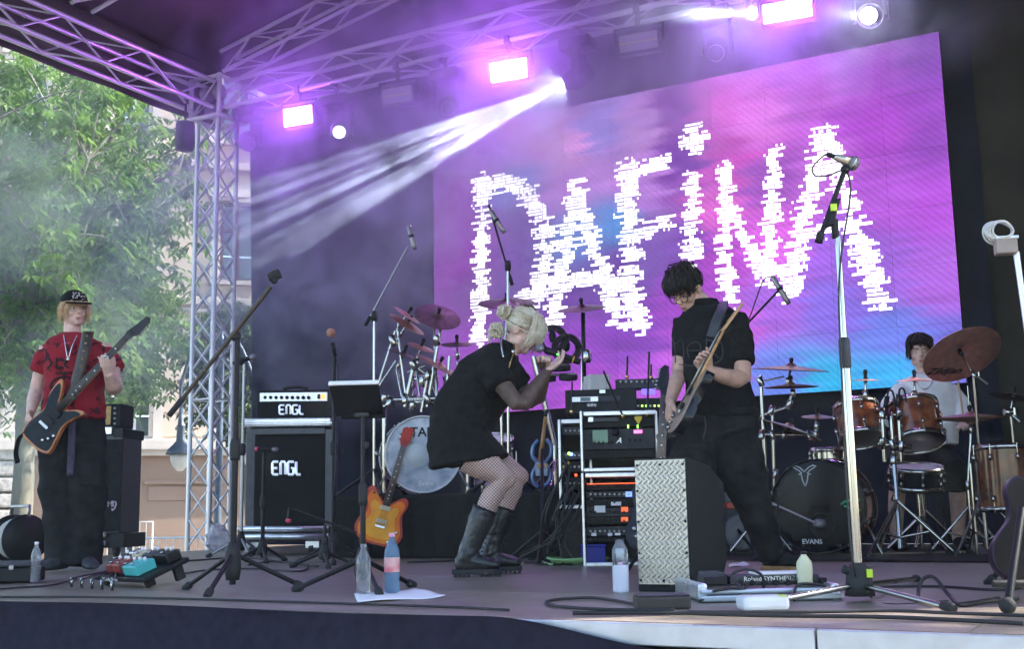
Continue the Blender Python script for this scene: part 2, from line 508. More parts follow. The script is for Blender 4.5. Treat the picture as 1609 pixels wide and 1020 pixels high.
# ---------------------------------------------------------------- backdrop, and an unseen right-hand cloth added to block sun
YW = 10.3
M['backdrop'] = mat('backdrop', (0.014, 0.014, 0.028), 0.9, 0, 0.3, 1.5, bump=0.3, bscale=160, spec=0.08)
M['wing'] = mat('wing', (0.036, 0.032, 0.023), 0.9, 0, 0.35, 1.2, bump=0.3, bscale=160, spec=0.08)
xs = [-9.45, -7.45, -4.3, -1.2, 1.15]
for i in range(4):
    a, b = xs[i], xs[i+1]
    def bd(u, v, a=a, b=b):
        x = a-0.03+(b-a+0.06)*u; z = 5.35 + (0.0-5.35)*v
        lean = 0.18*v*(1-u) if i == 0 else 0
        return (x+lean, YW+0.2+0.012*(i%2)*3+0.012*math.sin(x*13+i)+0.02*noise.noise(Vector((x*1.5, z*0.7, i))), z)
    MB().grid(bd, 40, 30).build('backdrop_cloth', M['wing'] if i == 3 else M['backdrop'],
        label=['black backdrop cloth beside the lattice tower, farthest left', 'black backdrop cloth behind the left half of the screen', 'black backdrop cloth behind the right half of the screen', 'brownish black backdrop cloth to the right of the screen'][i],
        cat='backdrop', group='backdrop cloths')
def wing(u, v):  # out of view; its front end is set to limit sun on the floor
    y = 5.5 + (YW-5.5)*u; z = 5.2*(1-v)
    return (1.05+0.05*math.sin(y*11)+0.02*math.sin(y*29), y, z)
MB().grid(wing, 160, 12).build('sun_block_curtain', M['wing'], label='unseen dark curtain added at the right to shape the sun patch', cat='curtain')

# ---------------------------------------------------------------- LED screen
A0 = wp(681, 205, YW); A1 = wp(1520, 610, YW); SX0, SX1 = -6.66, wp(1475, 49, YW).x
SZ0, SZ1 = wp(681, 655, YW).z, (wp(1475, 49, YW).z)
SW, SH = SX1-SX0, SZ1-SZ0
screen = thing('led_screen', 'huge glowing purple and pink video screen with white lettering', 'screen', (SX0+SW/2, YW, SZ0))
led = bpy.data.materials.new('led'); led.use_nodes = True
nt = led.node_tree; b = nt.nodes['Principled BSDF']
at = nt.nodes.new('ShaderNodeAttribute'); at.attribute_name = 'Col'
b.inputs['Base Color'].default_value = (0.01, 0.01, 0.01, 1); b.inputs['Roughness'].default_value = 0.6
tcl = nt.nodes.new('ShaderNodeTexCoord'); wv = nt.nodes.new('ShaderNodeTexWave'); wv.inputs['Scale'].default_value = 9.5; wv.bands_direction = 'DIAGONAL'; wv.inputs['Distortion'].default_value = 0.6
mrl = nt.nodes.new('ShaderNodeMapRange'); mrl.inputs[3].default_value = 0.86; mrl.inputs[4].default_value = 1.1
mxl = nt.nodes.new('ShaderNodeMix'); mxl.data_type = 'RGBA'; mxl.blend_type = 'MULTIPLY'; mxl.inputs[0].default_value = 1.0
nt.links.new(tcl.outputs['Object'], wv.inputs[0]); nt.links.new(wv.outputs['Fac'], mrl.inputs[0]); nt.links.new(at.outputs['Color'], mxl.inputs[6]); nt.links.new(mrl.outputs[0], mxl.inputs[7])
nt.links.new(mxl.outputs[2], b.inputs['Emission Color']); b.inputs['Emission Strength'].default_value = 0.275
M['led'] = led

def lin(c):
    c = np.array(c)/255.0
    return np.where(c < 0.04, c/12.92, ((c+0.055)/1.055)**2.4)
# picture content: control colours across the screen (u right, v down)
CP = [
 (0.00,0.05,(150,90,200)),(0.02,0.3,(165,80,200)),(0.02,0.55,(150,60,180)),(0.02,0.8,(150,70,190)),(0.03,1.0,(170,80,210)),
 (0.12,0.1,(190,110,225)),(0.10,0.35,(150,50,185)),(0.10,0.6,(135,50,170)),(0.12,0.85,(170,70,205)),(0.15,1.0,(190,90,220)),
 (0.22,0.10,(232,155,240)),(0.19,0.22,(120,140,232)),(0.22,0.40,(110,50,165)),(0.22,0.62,(110,50,165)),(0.25,0.88,(160,70,205)),
 (0.30,0.14,(235,160,240)),(0.30,0.30,(200,130,230)),(0.31,0.43,(85,145,232)),(0.30,0.62,(110,50,165)),(0.32,0.8,(150,70,200)),(0.33,0.97,(190,80,220)),
 (0.38,0.10,(165,145,240)),(0.40,0.25,(205,135,235)),(0.40,0.43,(70,155,238)),(0.40,0.56,(115,60,175)),(0.42,0.80,(140,70,195)),(0.45,0.97,(190,90,225)),
 (0.46,0.12,(215,155,240)),(0.46,0.30,(200,130,235)),(0.47,0.50,(130,80,190)),
 (0.53,0.08,(150,60,190)),(0.53,0.25,(120,45,172)),(0.54,0.5,(135,70,195)),(0.55,0.68,(165,70,205)),(0.55,0.9,(200,95,230)),
 (0.60,0.08,(235,105,225)),(0.62,0.25,(215,80,205)),(0.60,0.42,(235,110,225)),(0.60,0.6,(180,75,205)),(0.62,0.8,(205,100,235)),
 (0.68,0.15,(235,125,240)),(0.70,0.35,(170,90,205)),(0.70,0.55,(225,105,235)),(0.70,0.75,(175,105,235)),(0.70,0.95,(110,140,245)),
 (0.78,0.10,(200,100,225)),(0.80,0.35,(205,110,235)),(0.80,0.6,(165,100,235)),(0.80,0.78,(140,110,238)),(0.78,0.97,(50,190,250)),
 (0.88,0.06,(165,75,200)),(0.88,0.25,(180,75,215)),(0.90,0.45,(190,90,230)),(0.88,0.65,(165,100,230)),(0.90,0.85,(115,130,242)),(0.88,0.98,(60,180,250)),
 (0.98,0.05,(140,75,190)),(0.98,0.3,(160,75,205)),(0.98,0.5,(185,80,225)),(0.98,0.7,(180,100,230)),(0.98,0.9,(120,110,225)),
]
cu = np.array([[a, b] for a, b, _ in CP]); cc = lin([c for _, _, c in CP])
def led_col(U, V):
    sh = np.shape(U); U = U.ravel(); V = V.ravel()
    nu = np.array([noise.noise(Vector((u*3, v*46, 0.3))) + 0.6*noise.noise(Vector((u*7, v*90, 4))) for u, v in zip(U, V)])
    n2 = np.array([noise.noise(Vector((u*5, v*9, 7.3))) for u, v in zip(U, V)])
    n3 = np.array([noise.noise(Vector((u*14, v*60, 2.3))) for u, v in zip(U, V)])
    Uw = U + 0.040*nu; Vw = V + 0.03*n2
    d2 = ((Uw[:,None]-cu[:,0])*1.7)**2 + (Vw[:,None]-cu[:,1])**2
    w = 1/(d2+0.0008)**2.2
    c = (w@cc)/w.sum(1, keepdims=True)
    return (c*(1+0.22*n3+0.10*n2)[:,None]).reshape(*sh, 3)
NX, NZ = 10, 6
pw_, ph_ = SW/NX, SH/NZ
G = 20
for i in range(NX):
    for j in range(NZ):
        x0, x1 = SX0+i*pw_+0.0007, SX0+(i+1)*pw_-0.0007
        z1, z0 = SZ1-j*ph_-0.0007, SZ1-(j+1)*ph_+0.0007
        m = MB()
        m.grid(lambda u, v: (x0+(x1-x0)*u, YW, z0+(z1-z0)*v), G, G, False)
        nfront = (G+1)**2
        m.add([(x0,YW,z0),(x1,YW,z0),(x1,YW,z1),(x0,YW,z1),(x0,YW+0.07,z0),(x1,YW+0.07,z0),(x1,YW+0.07,z1),(x0,YW+0.07,z1)],
              [(0,4,5,1),(1,5,6,2),(2,6,7,3),(3,7,4,0),(4,7,6,5)])
        me = m.mesh('panel', screen.location)
        U = (np.array([p[0] for p in m.v])-SX0)/SW; V = (SZ1-np.array([p[2] for p in m.v]))/SH
        C = led_col(U, V)*random.uniform(0.94, 1.05); C[nfront:] = 0.0
        ca = me.color_attributes.new('Col', 'FLOAT_COLOR', 'POINT')
        ca.data.foreach_set('color', np.c_[C, np.ones(len(C))].astype(np.float32).ravel())
        link(me, 'panel', led, screen)
# white lettering, drawn on the screen in short horizontal dashes
M['ledwhite'] = mat('ledwhite', (0.5, 0.5, 0.5), 0.6, 0, 0.0, 5, emit=(1, 0.97, 1), estr=0.75)
def ps(px, py):
    p = wp(px, py, YW); return ((p.x-SX0)/SW, (SZ1-p.z)/SH)
strokes = [  # pixel polylines of the letters and their half widths in pixels
 ([(757,288),(756,340),(755,400),(754,460),(752,528)],17), ([(752,292),(790,287),(830,308),(852,350),(858,400),(846,455),(815,488)],19),
 ([(906,300),(893,360),(882,420),(868,500)],19), ([(904,300),(925,370),(948,440),(968,500),(990,508)],18), ([(872,448),(950,425)],14),
 ([(985,272),(987,340),(990,400),(985,450),(1002,512)],21), ([(972,282),(1042,252)],13), ([(985,372),(1050,352)],13),
 ([(1086,285),(1086,330),(1085,400)],17), ([(1087,203),(1089,236)],15), ([(1072,222),(1104,216)],11),
 ([(1138,265),(1138,330),(1138,400),(1143,470)],15), ([(1146,318),(1165,370),(1196,432)],13), ([(1213,245),(1211,310),(1208,380),(1204,440)],16),
 ([(1292,215),(1280,280),(1262,340),(1250,400),(1240,455)],19), ([(1296,215),(1320,290),(1340,350),(1362,420),(1380,470)],19), ([(1262,368),(1330,352)],13),
]
lm = MB()
NR = 96                                   # rows of dashes over the screen height
cw = 0.0045                                # dash cell width over the screen width
CU, CV = np.meshgrid(np.arange(0, 1, cw), (np.arange(NR)+0.5)/NR)
den = np.zeros_like(CU)
for pl, hw in strokes:
    Q_ = [ps(*q) for q in pl]
    hu = 0.96*abs(ps(900+hw, 400)[0]-ps(900, 400)[0])
    for (u0, v0), (u1, v1) in zip(Q_[:-1], Q_[1:]):
        ar = SW/SH; dx, dy = (u1-u0)*ar, v1-v0; L2 = dx*dx+dy*dy
        tt = np.clip((((CU-u0)*ar)*dx+(CV-v0)*dy)/L2, 0, 1)
        dd = np.hypot((CU-u0)*ar-tt*dx, CV-v0-tt*dy)/(hu*ar)
        den = np.maximum(den, 1.15-dd)
rg = np.random.default_rng(5)
row = rg.normal(size=NR)*0.17
nz_ = rg.normal(size=den.shape); nz_ = (nz_+np.roll(nz_, 1, 1)+np.roll(nz_, 2, 1)+np.roll(nz_, 3, 1))/2.0
on = (den + row[:, None]*0.8 + nz_*0.30 > 0.36) & (den > 0.0)
for j in range(NR):
    i = 0
    while i < on.shape[1]:
        if on[j, i]:
            k = i; mx = i+rg.integers(2, 8)
            while k < on.shape[1] and on[j, k] and k < mx: k += 1
            x0 = SX0+(i*cw+0.0006)*SW; x1 = SX0+(k*cw-0.0010)*SW; zc_ = SZ1-((j+0.5)/NR)*SH; h_ = SH/NR*(0.34 if den[j, i] < 0.55 else 0.42); zc_ += SH/NR*(0.55*noise.noise(Vector((i*0.09, j*0.23, 3.0)))+0.25*noise.noise(Vector((i*0.4, j*0.8, 9.0))))
            y = YW-0.003
            lm.quad((x0,y,zc_-h_), (x1,y,zc_-h_), (x1,y,zc_+h_), (x0,y,zc_+h_))
            i = k
        else: i += 1
ob = lm.build('lettering', M['ledwhite'], screen); ob['kind'] = 'stuff'
# screen support frame under the screen
for x in (SX0+0.3, SX0+SW/2, SX1-0.3): MB().box((x, YW+0.1, SZ0/2), (0.06, 0.06, SZ0-0.01)).build('support', M['black'], screen)
# ================================================================ building, trees, lamp and barriers behind the stage
BO = dp(200, 812, 30); BO.z = ZG
bf = Vector((BO.x, BO.y, 0)).normalized(); bu = Vector((bf.y, -bf.x, 0))
def bq(px, py):
    """pixel to facade coordinates (along, height)"""
    v = ray(px, py); t = (BO-CAM).dot(bf)/v.dot(bf); P = CAM+v*t
    return ((P-BO).dot(bu), P.z)
def bpt(u, z, out=0.0): return Vector((BO.x, BO.y, 0)) + bu*u - bf*out + ZU*z
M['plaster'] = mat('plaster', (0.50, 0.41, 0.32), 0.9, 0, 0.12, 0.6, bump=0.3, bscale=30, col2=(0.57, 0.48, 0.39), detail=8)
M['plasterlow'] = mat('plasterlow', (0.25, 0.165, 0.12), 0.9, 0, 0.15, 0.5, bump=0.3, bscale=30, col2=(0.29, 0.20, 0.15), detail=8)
M['trim'] = mat('trim', (0.52, 0.47, 0.42), 0.85, 0, 0.1, 1.5, bump=0.2, bscale=40)
M['stonev'] = mat('stonev', (0.30, 0.28, 0.25), 0.9, 0, 0.35, 9.0, bump=1.0, bscale=14, col2=(0.52, 0.49, 0.45))
M['woodframe'] = mat('woodframe', (0.10, 0.035, 0.03), 0.5, 0, 0.2, 5)
M['whiteframe'] = mat('whiteframe', (0.62, 0.62, 0.6), 0.5, 0, 0.1, 5)
M['glass'] = mat('glass', (0.05, 0.075, 0.10), 0.06, 0.0, 0.3, 1.2, spec=1.0, coat=1.0, bump=0.05, bscale=2)
bld = thing('town_house', 'pale plastered town house with tall windows beyond the tree', 'building', bpt(0, ZG))
def rect_px(x0, y0, x1, y1):
    a = bq(x0, y1); b = bq(x1, y0); return [a[0], a[1], b[0], b[1]]
wins = []
for cxp in (50, 212, 375, 538):
    for (y0, y1, kind) in ((318, 440, 'wood'), (95, 220, 'white'), (575, 690, 'white')):
        r_ = rect_px(cxp-30, y0, cxp+30, y1); wins.append((r_, 'wood' if cxp == 375 and y0 == 318 else kind if kind == 'white' else 'wood'))
arch = rect_px(168, 786, 214, 900); arch[1] = ZG
U0_, U1_ = bq(-220, 500)[0], bq(700, 500)[0]
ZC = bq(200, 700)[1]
def holed_wall(u0, u1, z0, z1, holes, depth, name, mt):
    us = sorted(set([u0, u1]+[h[0] for h in holes]+[h[2] for h in holes])); zs = sorted(set([z0, z1]+[h[1] for h in holes]+[h[3] for h in holes]))
    m = MB()
    for i in range(len(us)-1):
        for j in range(len(zs)-1):
            cu_, cz = (us[i]+us[i+1])/2, (zs[j]+zs[j+1])/2
            if any(h[0] < cu_ < h[2] and h[1] < cz < h[3] for h in holes): continue
            m.quad(bpt(us[i], zs[j]), bpt(us[i+1], zs[j]), bpt(us[i+1], zs[j+1]), bpt(us[i], zs[j+1]))
    for a, b, c, d in holes:
        for p, q in (((a,b),(c,b)), ((c,b),(c,d)), ((c,d),(a,d)), ((a,d),(a,b))):
            m.quad(bpt(*p), bpt(*q), bpt(*q, -depth), bpt(*p, -depth))
    return m.build(name, mt, bld)
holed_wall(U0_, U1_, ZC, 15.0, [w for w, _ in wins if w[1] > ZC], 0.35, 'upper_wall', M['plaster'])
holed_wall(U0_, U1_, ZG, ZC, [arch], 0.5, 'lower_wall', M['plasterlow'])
def window(r_, kind):
    a, b, c, d = r_; mt = M['woodframe'] if kind == 'wood' else M['whiteframe']; dpth = -0.22
    fr = MB(); t = 0.09
    for (p0, p1, q0, q1) in ((a, a+t, b, d), (c-t, c, b, d), (a+t, c-t, b, b+t), (a+t, c-t, d-t, d)):
        fr.box(bpt((p0+p1)/2, (q0+q1)/2, dpth), (p1-p0, 0.09, q1-q0), (bu, bf, ZU))
    mu = (a+c)/2; zt = b+(d-b)*0.64
    fr.box(bpt(mu, (b+d)/2, dpth+0.005), (0.08, 0.08, d-b-2*t), (bu, bf, ZU))
    fr.box(bpt(mu, zt, dpth+0.01), (c-a-2*t, 0.08, 0.09), (bu, bf, ZU))
    w = fr.build('window', mt, bld)
    for (p0, p1) in ((a+t, mu-0.04), (mu+0.04, c-t)):
        for (q0, q1) in ((b+t, b+(zt-b)*0.5-0.02), (b+(zt-b)*0.5+0.02, zt-0.045), (zt+0.045, d-t)):
            P = [bpt(p0,q0,dpth-0.02+random.uniform(-.012,.012)), bpt(p1,q0,dpth-0.02+random.uniform(-.012,.012)), bpt(p1,q1,dpth-0.02), bpt(p0,q1,dpth-0.02)]
            MB().quad(*P).build('pane', M['glass'], w)
    # surround and sill
    s = MB(); s.box(bpt(a-0.14, (b+d)/2, 0.03), (0.24, 0.06, d-b+0.2), (bu, bf, ZU)); s.box(bpt(c+0.14, (b+d)/2, 0.03), (0.24, 0.06, d-b+0.2), (bu, bf, ZU))
    s.box(bpt(mu, d+0.2, 0.05), (c-a+0.7, 0.1, 0.22), (bu, bf, ZU)); s.build('surround', M['trim'], w)
    MB().box(bpt(mu, b-0.09, 0.11), (c-a+0.6, 0.26, 0.12), (bu, bf, ZU)).build('sill', M['trim'], w)
for r_, k in wins:
    if r_[1] > ZC: window(r_, k)
# arched cellar door
a, b, c, d = arch
am = MB(); hw = (c-a)/2; pts = [(a, ZG)]+[((a+c)/2-hw*math.cos(t), d-0.55+0.55*math.sin(t)) for t in np.linspace(0, math.pi, 11)]+[(c, ZG)]
am.prism([(p[0], p[1]) for p in pts], bpt(0, 0, -0.3), bu, ZU, bf*0.04)
am.build('cellar_door', M['charcoal'], bld)
# spandrel over the arch so that its top reads round
sp = [(a, d+0.004)]+[((a+c)/2-hw*math.cos(t), d-0.55+0.55*math.sin(t)) for t in np.linspace(0, math.pi, 11)]+[(c, d+0.004)]
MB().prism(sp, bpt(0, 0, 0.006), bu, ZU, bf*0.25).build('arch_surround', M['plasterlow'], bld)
# cornices
for zpx, h, o_ in ((700, 0.28, 0.34), (712, 0.16, 0.22), (470, 0.22, 0.2), (485, 0.12, 0.12), (252, 0.2, 0.2)):
    z = bq(200, zpx)[1]
    MB().box(bpt((U0_+U1_)/2, z, o_/2), (U1_-U0_, o_, h), (bu, bf, ZU)).build('cornice', M['trim'], bld, bevel=0.03)
for k in range(9):          # horizontal plaster courses of the upper wall
    z = ZC+0.5+k*0.62
    if z < bq(200, 590)[1]:
        for (p, q) in ((bq(236,600)[0], bq(345,600)[0]), (bq(90,600)[0], bq(180,600)[0])):
            MB().box(bpt((p+q)/2, z, 0.02), (q-p, 0.05, 0.56), (bu, bf, ZU)).build('plaster_course', M['plaster'], bld, bevel=0.02)
# recessed panel beside the lamp
pr = rect_px(232, 764, 345, 788)
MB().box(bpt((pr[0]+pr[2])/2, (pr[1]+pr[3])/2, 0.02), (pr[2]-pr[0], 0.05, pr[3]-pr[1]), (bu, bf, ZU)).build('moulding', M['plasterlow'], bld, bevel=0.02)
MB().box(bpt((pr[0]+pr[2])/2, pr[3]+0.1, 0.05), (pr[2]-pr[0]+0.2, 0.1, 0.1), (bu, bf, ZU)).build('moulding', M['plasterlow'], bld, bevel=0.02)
# rusticated stone pilaster at the left
for k in range(9):
    r_ = rect_px(-60, 676+k*25, 52 if k % 2 else 46, 699+k*25)
    MB().box(bpt((r_[0]+r_[2])/2, (r_[1]+r_[3])/2, 0.13), (r_[2]-r_[0], 0.26, r_[3]-r_[1]), (bu, bf, ZU)).build('stone_block', M['stonev'], bld, bevel=0.05)

# ---------------------------------------------------------------- trees
def leafmat(name, c1, c2):
    m = bpy.data.materials.new(name); m.use_nodes = True; nt = m.node_tree; L = nt.links; nt.nodes.clear()
    out = nt.nodes.new('ShaderNodeOutputMaterial'); mx = nt.nodes.new('ShaderNodeMixShader'); mx.inputs[0].default_value = 0.55
    d = nt.nodes.new('ShaderNodeBsdfPrincipled'); d.inputs['Roughness'].default_value = 0.55; t = nt.nodes.new('ShaderNodeBsdfTranslucent')
    tc = nt.nodes.new('ShaderNodeTexCoord'); nz = nt.nodes.new('ShaderNodeTexNoise'); nz.inputs['Scale'].default_value = 1.7; nz.inputs['Detail'].default_value = 6
    rp = nt.nodes.new('ShaderNodeValToRGB'); rp.color_ramp.elements[0].color = (*c1, 1); rp.color_ramp.elements[1].color = (*c2, 1)
    rp.color_ramp.elements[0].position = 0.35; rp.color_ramp.elements[1].position = 0.65
    L.new(tc.outputs['Object'], nz.inputs[0]); L.new(nz.outputs[0], rp.inputs[0])
    L.new(rp.outputs[0], d.inputs['Base Color']); L.new(rp.outputs[0], t.inputs[0])
    L.new(d.outputs[0], mx.inputs[1]); L.new(t.outputs[0], mx.inputs[2]); L.new(mx.outputs[0], out.inputs[0])
    return m
M['leaf'] = leafmat('leaf', (0.06, 0.14, 0.03), (0.15, 0.26, 0.055))
M['leafdark'] = leafmat('leafdark', (0.03, 0.075, 0.02), (0.07, 0.14, 0.035))
M['bark'] = mat('bark', (0.13, 0.125, 0.10), 0.9, 0, 0.3, 9, bump=0.8, bscale=25, stretch=(1, 1, 0.25))

def make_tree(name, label, base, top, limbs, ntwig, nleaf, centre, radii, leaf, seed, size=0.15):
    rg = np.random.default_rng(seed); rn = random.Random(seed)
    t = thing(name, label, 'tree', base)
    trunk = bez([base, base.lerp(top, 0.3)+Vector((0.1, 0, 0)), base.lerp(top, 0.65)-Vector((0.08, 0, 0)), top], 6)
    tb = MB(); n = len(trunk); tb.tube(trunk, [0.17-0.09*i/(n-1) for i in range(n)], 12)
    ends = []
    for k in range(limbs):
        s = trunk[int((0.55+0.42*k/limbs)*(n-1))]
        a = 2*math.pi*(k*0.382)+rn.random(); el = rn.uniform(-0.1, 1.1)
        d = Vector((math.cos(a)*math.cos(el)*radii[0], math.sin(a)*math.cos(el)*radii[1], math.sin(el)*radii[2]))*rn.uniform(0.6, 0.85)
        e = centre + d; mid = s.lerp(e, 0.5)+Vector((rn.uniform(-.2,.2), rn.uniform(-.2,.2), rn.uniform(0.1,.5)))
        cv = bez([s, mid, e], 6); tb.tube(cv, [0.085-0.065*i/(len(cv)-1) for i in range(len(cv))], 7); ends.append(cv)
    V = []; Fc = []
    for k in range(ntwig):
        # a twig end somewhere in the crown, denser towards the outside
        while True:
            q = rg.normal(size=3); q /= np.linalg.norm(q); q *= rg.random()**0.45
            if q[2] > -0.92: break
        e = centre + Vector((q[0]*radii[0], q[1]*radii[1], q[2]*radii[2]))
        cv = min(rn.sample(ends, min(len(ends), 5)), key=lambda c: min((p-e).length for p in c[4:]))
        s = min(cv[3:], key=lambda p: (p-e).length)
        mid = s.lerp(e, 0.55)+Vector((0, 0, 0.22))
        tw = bez([s, mid, e+Vector((0, 0, -0.15))], 5)
        tb.tube(tw, [0.016-0.012*i/(len(tw)-1) for i in range(len(tw))], 4, cap=False)
        for j in range(nleaf):
            tt = 0.35+0.65*rg.random()**0.7; p = tw[min(len(tw)-1, int(tt*len(tw)))]
            p = np.array(p) + rg.normal(size=3)*np.array([0.13, 0.13, 0.09])
            # compound leaf: three to five drooping leaflets
            az = rg.random()*6.283; dr = np.array([math.cos(az), math.sin(az), -0.45-0.5*rg.random()]); dr /= np.linalg.norm(dr)
            sd_ = np.cross(dr, [0, 0, 1]); sd_ /= np.linalg.norm(sd_); nm = np.cross(sd_, dr)
            for lf in range(3):
                ang = (-0.8, 0, 0.8)[lf]; L = size*(0.75+0.5*rg.random())*(1.0 if lf == 1 else 0.8)
                d2 = dr*math.cos(ang)+sd_*math.sin(ang); s2 = np.cross(nm, d2); w = L*0.24
                st = p + d2*(0.04 if lf == 1 else 0.015)
                o = len(V)
                V += [st, st+d2*L*0.45+s2*w+nm*w*0.35, st+d2*L-np.array([0,0,0.02]), st+d2*L*0.45-s2*w+nm*w*0.35]
                Fc += [(o, o+1, o+2), (o, o+2, o+3)]
    tb.build('trunk', M['bark'], t)
    off = root_loc(t)
    me = bpy.data.meshes.new('crown'); me.from_pydata((np.array(V)-np.array(off)).tolist(), [], Fc)
    link(me, 'crown', leaf, t)
    return t
TB = dp(14, 812, 15.5); TB.z = ZG
TT = dp(75, 330, 15.5)
make_tree('maple_tree', 'large leafy green tree behind the bass player at the left', TB, TT, 26, 430, 22, dp(60, 345, 15.5), (2.5, 2.35, 2.85), M['leaf'], 3)
b2 = dp(395, 820, 23); b2.z = ZG
make_tree('maple_tree', 'smaller dark green tree seen past the lattice tower', b2, dp(385, 560, 23), 14, 150, 24, dp(385, 590, 23), (1.5, 1.5, 1.55), M['leafdark'], 5)
b3 = dp(120, 820, 21); b3.z = ZG
make_tree('maple_tree', 'dark green tree standing between the town house and the nearest tree', b3, dp(120, 500, 21), 14, 200, 24, dp(140, 545, 21), (2.1, 1.8, 1.6), M['leafdark'], 8)

make_tree('maple_tree', 'leafy tree outside the right side of the stage, dappling the front floor', Vector((6.2, 9.2, ZG)), Vector((6.1, 9.0, 6.2)), 7, 30, 9, Vector((5.7, 8.6, 6.6)), (1.9, 1.9, 1.8), M['leaf'], 21)

# ---------------------------------------------------------------- street lamp with hanging lanterns
M['lampiron'] = mat('lampiron', (0.05, 0.075, 0.11), 0.5, 0.4, 0.2, 10)
M['lampglass'] = mat('lampglass', (0.62, 0.64, 0.62), 0.3, 0, 0.1, 6, alpha=0.75)
LD = 19.0
lb = dp(342, 812, LD); lb.z = ZG
lamp = thing('street_lamp', 'blue iron street lamp with hanging bell lantern beside the tower', 'street lamp', lb)
ztop = dp(342, 520, LD).z
MB().lathe([(0.16, 0), (0.16, 0.25), (0.1, 0.35), (0.08, 1.0), (0.06, 1.1), (0.05, ztop-ZG-0.2), (0.03, ztop-ZG)], lb, ZU, 14).build('post', M['lampiron'], lamp)
for sgn, nm in ((-1, 'arm'), (1, 'arm')):
    tip = dp(285, 640, LD) if sgn < 0 else dp(399, 640, LD)
    mid = dp(342+sgn*30, 535, LD)
    cv = bez([Vector((lb.x, lb.y, ztop-0.15)), mid, Vector((tip.x, tip.y, dp(285, 600, LD).z)), tip], 6)
    ar = MB().tube(cv, 0.028, 8).build('arm', M['lampiron'], lamp)
    zz = lambda py: dp(285, py, LD).z - tip.z
    MB().lathe([(0.03, 0), (0.05, zz(668)), (0.075, zz(670)), (0.06, zz(675)), (0.07, zz(693)), (0.1, zz(697)), (0.2, zz(707)), (0.235, zz(714)), (0.22, zz(715))], tip, ZU, 20).build('lantern_cap', M['lampiron'], ar)
    MB().lathe([(0.155, zz(715)), (0.155, zz(722)), (0.12, zz(732)), (0.05, zz(740)), (0.005, zz(741))], tip, ZU, 18).build('lantern_glass', M['lampglass'], ar)

# ---------------------------------------------------------------- crowd barriers
M['galv'] = mat('galv', (0.62, 0.64, 0.66), 0.42, 0.7, 0.1, 12)
def barrier(label, pa, pb, D, n):
    A, B = dp(pa[0], pa[1], D), dp(pb[0], pb[1], D); B.z = A.z
    t = thing('crowd_barrier', label, 'barrier', Vector((A.x, A.y, ZG)), 'crowd barriers beside the stage')
    zb = A.z-0.85
    m = MB(); m.tube([Vector((A.x, A.y, ZG+0.02)), A, B, Vector((B.x, B.y, ZG+0.02))], 0.02, 8); m.build('frame', M['galv'], t)
    rod('lower_rail', Vector((A.x, A.y, zb)), Vector((B.x, B.y, zb)), 0.016, M['galv'], t)
    for i in range(1, n):
        p = A.lerp(B, i/n); rod('bar', Vector((p.x, p.y, zb)), p, 0.008, M['galv'], t, 6)
    for P in (A, B):
        q = Vector((P.x, P.y, ZG+0.015)); MB().box(q, (0.05, 0.6, 0.03), (bu, bf, ZU)).build('foot', M['galv'], t)
barrier('white barred crowd barrier just behind the stage floor beside the tower', (186, 847), (348, 843), 13.2, 13)
barrier('grey crowd barrier farther back in front of the arched door', (150, 822), (240, 820), 21, 9)
# ================================================================ stage lamps
M['ledpanel'] = mat('ledpanel', (0.5, 0.5, 0.5), 0.5, 0, 0, 5, emit=(0.50, 0.11, 1.0), estr=88.0)
M['panelgrey'] = mat('panelgrey', (0.34, 0.33, 0.33), 0.5, 0, 0.1, 60)
M['amberstrip'] = mat('amberstrip', (0.6, 0.5, 0.2), 0.5, 0, 0.1, 20)
M['lens'] = mat('lens', (0.6, 0.6, 0.6), 0.2, 0, 0, 5, emit=(0.85, 0.93, 1.0), estr=88.0)
M['lensdim'] = mat('lensdim', (0.6, 0.6, 0.6), 0.2, 0, 0, 5, emit=(0.8, 0.9, 1.0), estr=3.0)
M['lensoff'] = mat('lensoff', (0.08, 0.08, 0.1), 0.08, 0, 0.2, 5, coat=1.0)
def clamp_to_truss(t, P, y):
    ztr = T0 - 0.0
    if P.z < ztr-0.02:
        rod('hook_clamp', P, Vector((P.x, y, ztr)), 0.02, M['black'], t)
    MB().box((P.x, y, ztr), (0.05, 0.08, 0.08)).build('clamp', M['black'], t, bevel=0.008)
def wash(px, py, w, h, lit, label, tilt=0.12):
    y = TY-0.16
    C = wp(px, py, y); D = dist(C); W, Hh = w/ppm(D)*1.12, h/ppm(D)
    t = thing('wash_light', label, 'stage light', C - ZU*Hh/2, 'flat wash lights under the truss')
    f = Vector((0.12, -1, -tilt)).normalized(); ux = f.cross(ZU).normalized()*-1; ux = Vector((1, 0.12, 0)).normalized(); uz = ux.cross(f).normalized()*-1
    uz = f.cross(ux).normalized(); uz = uz if uz.z > 0 else -uz
    MB().box(C-f*0.05, (W+0.05, Hh+0.05, 0.09), (ux, uz, f)).build('housing', M['black'], t, bevel=0.008)
    for k in range(2):
        c = C+f*0.001+uz*(Hh*0.25*(1 if k else -1))
        MB().box(c, (W, Hh*0.47, 0.012), (ux, uz, f)).build('led_field', M['ledpanel'] if lit else M['panelgrey'], t)
    if not lit: MB().box(C+f*0.003, (W*0.98, 0.014, 0.014), (ux, uz, f)).build('amber_strip', M['amberstrip'], t)
    for s_ in (-1, 1):
        rod('yoke', C+ux*(s_*(W/2+0.045))-f*0.04, C+ux*(s_*(W/2+0.045))-f*0.04+uz*(Hh/2+0.07), 0.012, M['black'], t)
    rod('yoke', C-ux*(W/2+0.05)-f*0.04+uz*(Hh/2+0.07), C+ux*(W/2+0.05)-f*0.04+uz*(Hh/2+0.07), 0.012, M['black'], t)
    clamp_to_truss(t, C-f*0.04+uz*(Hh/2+0.07), y)
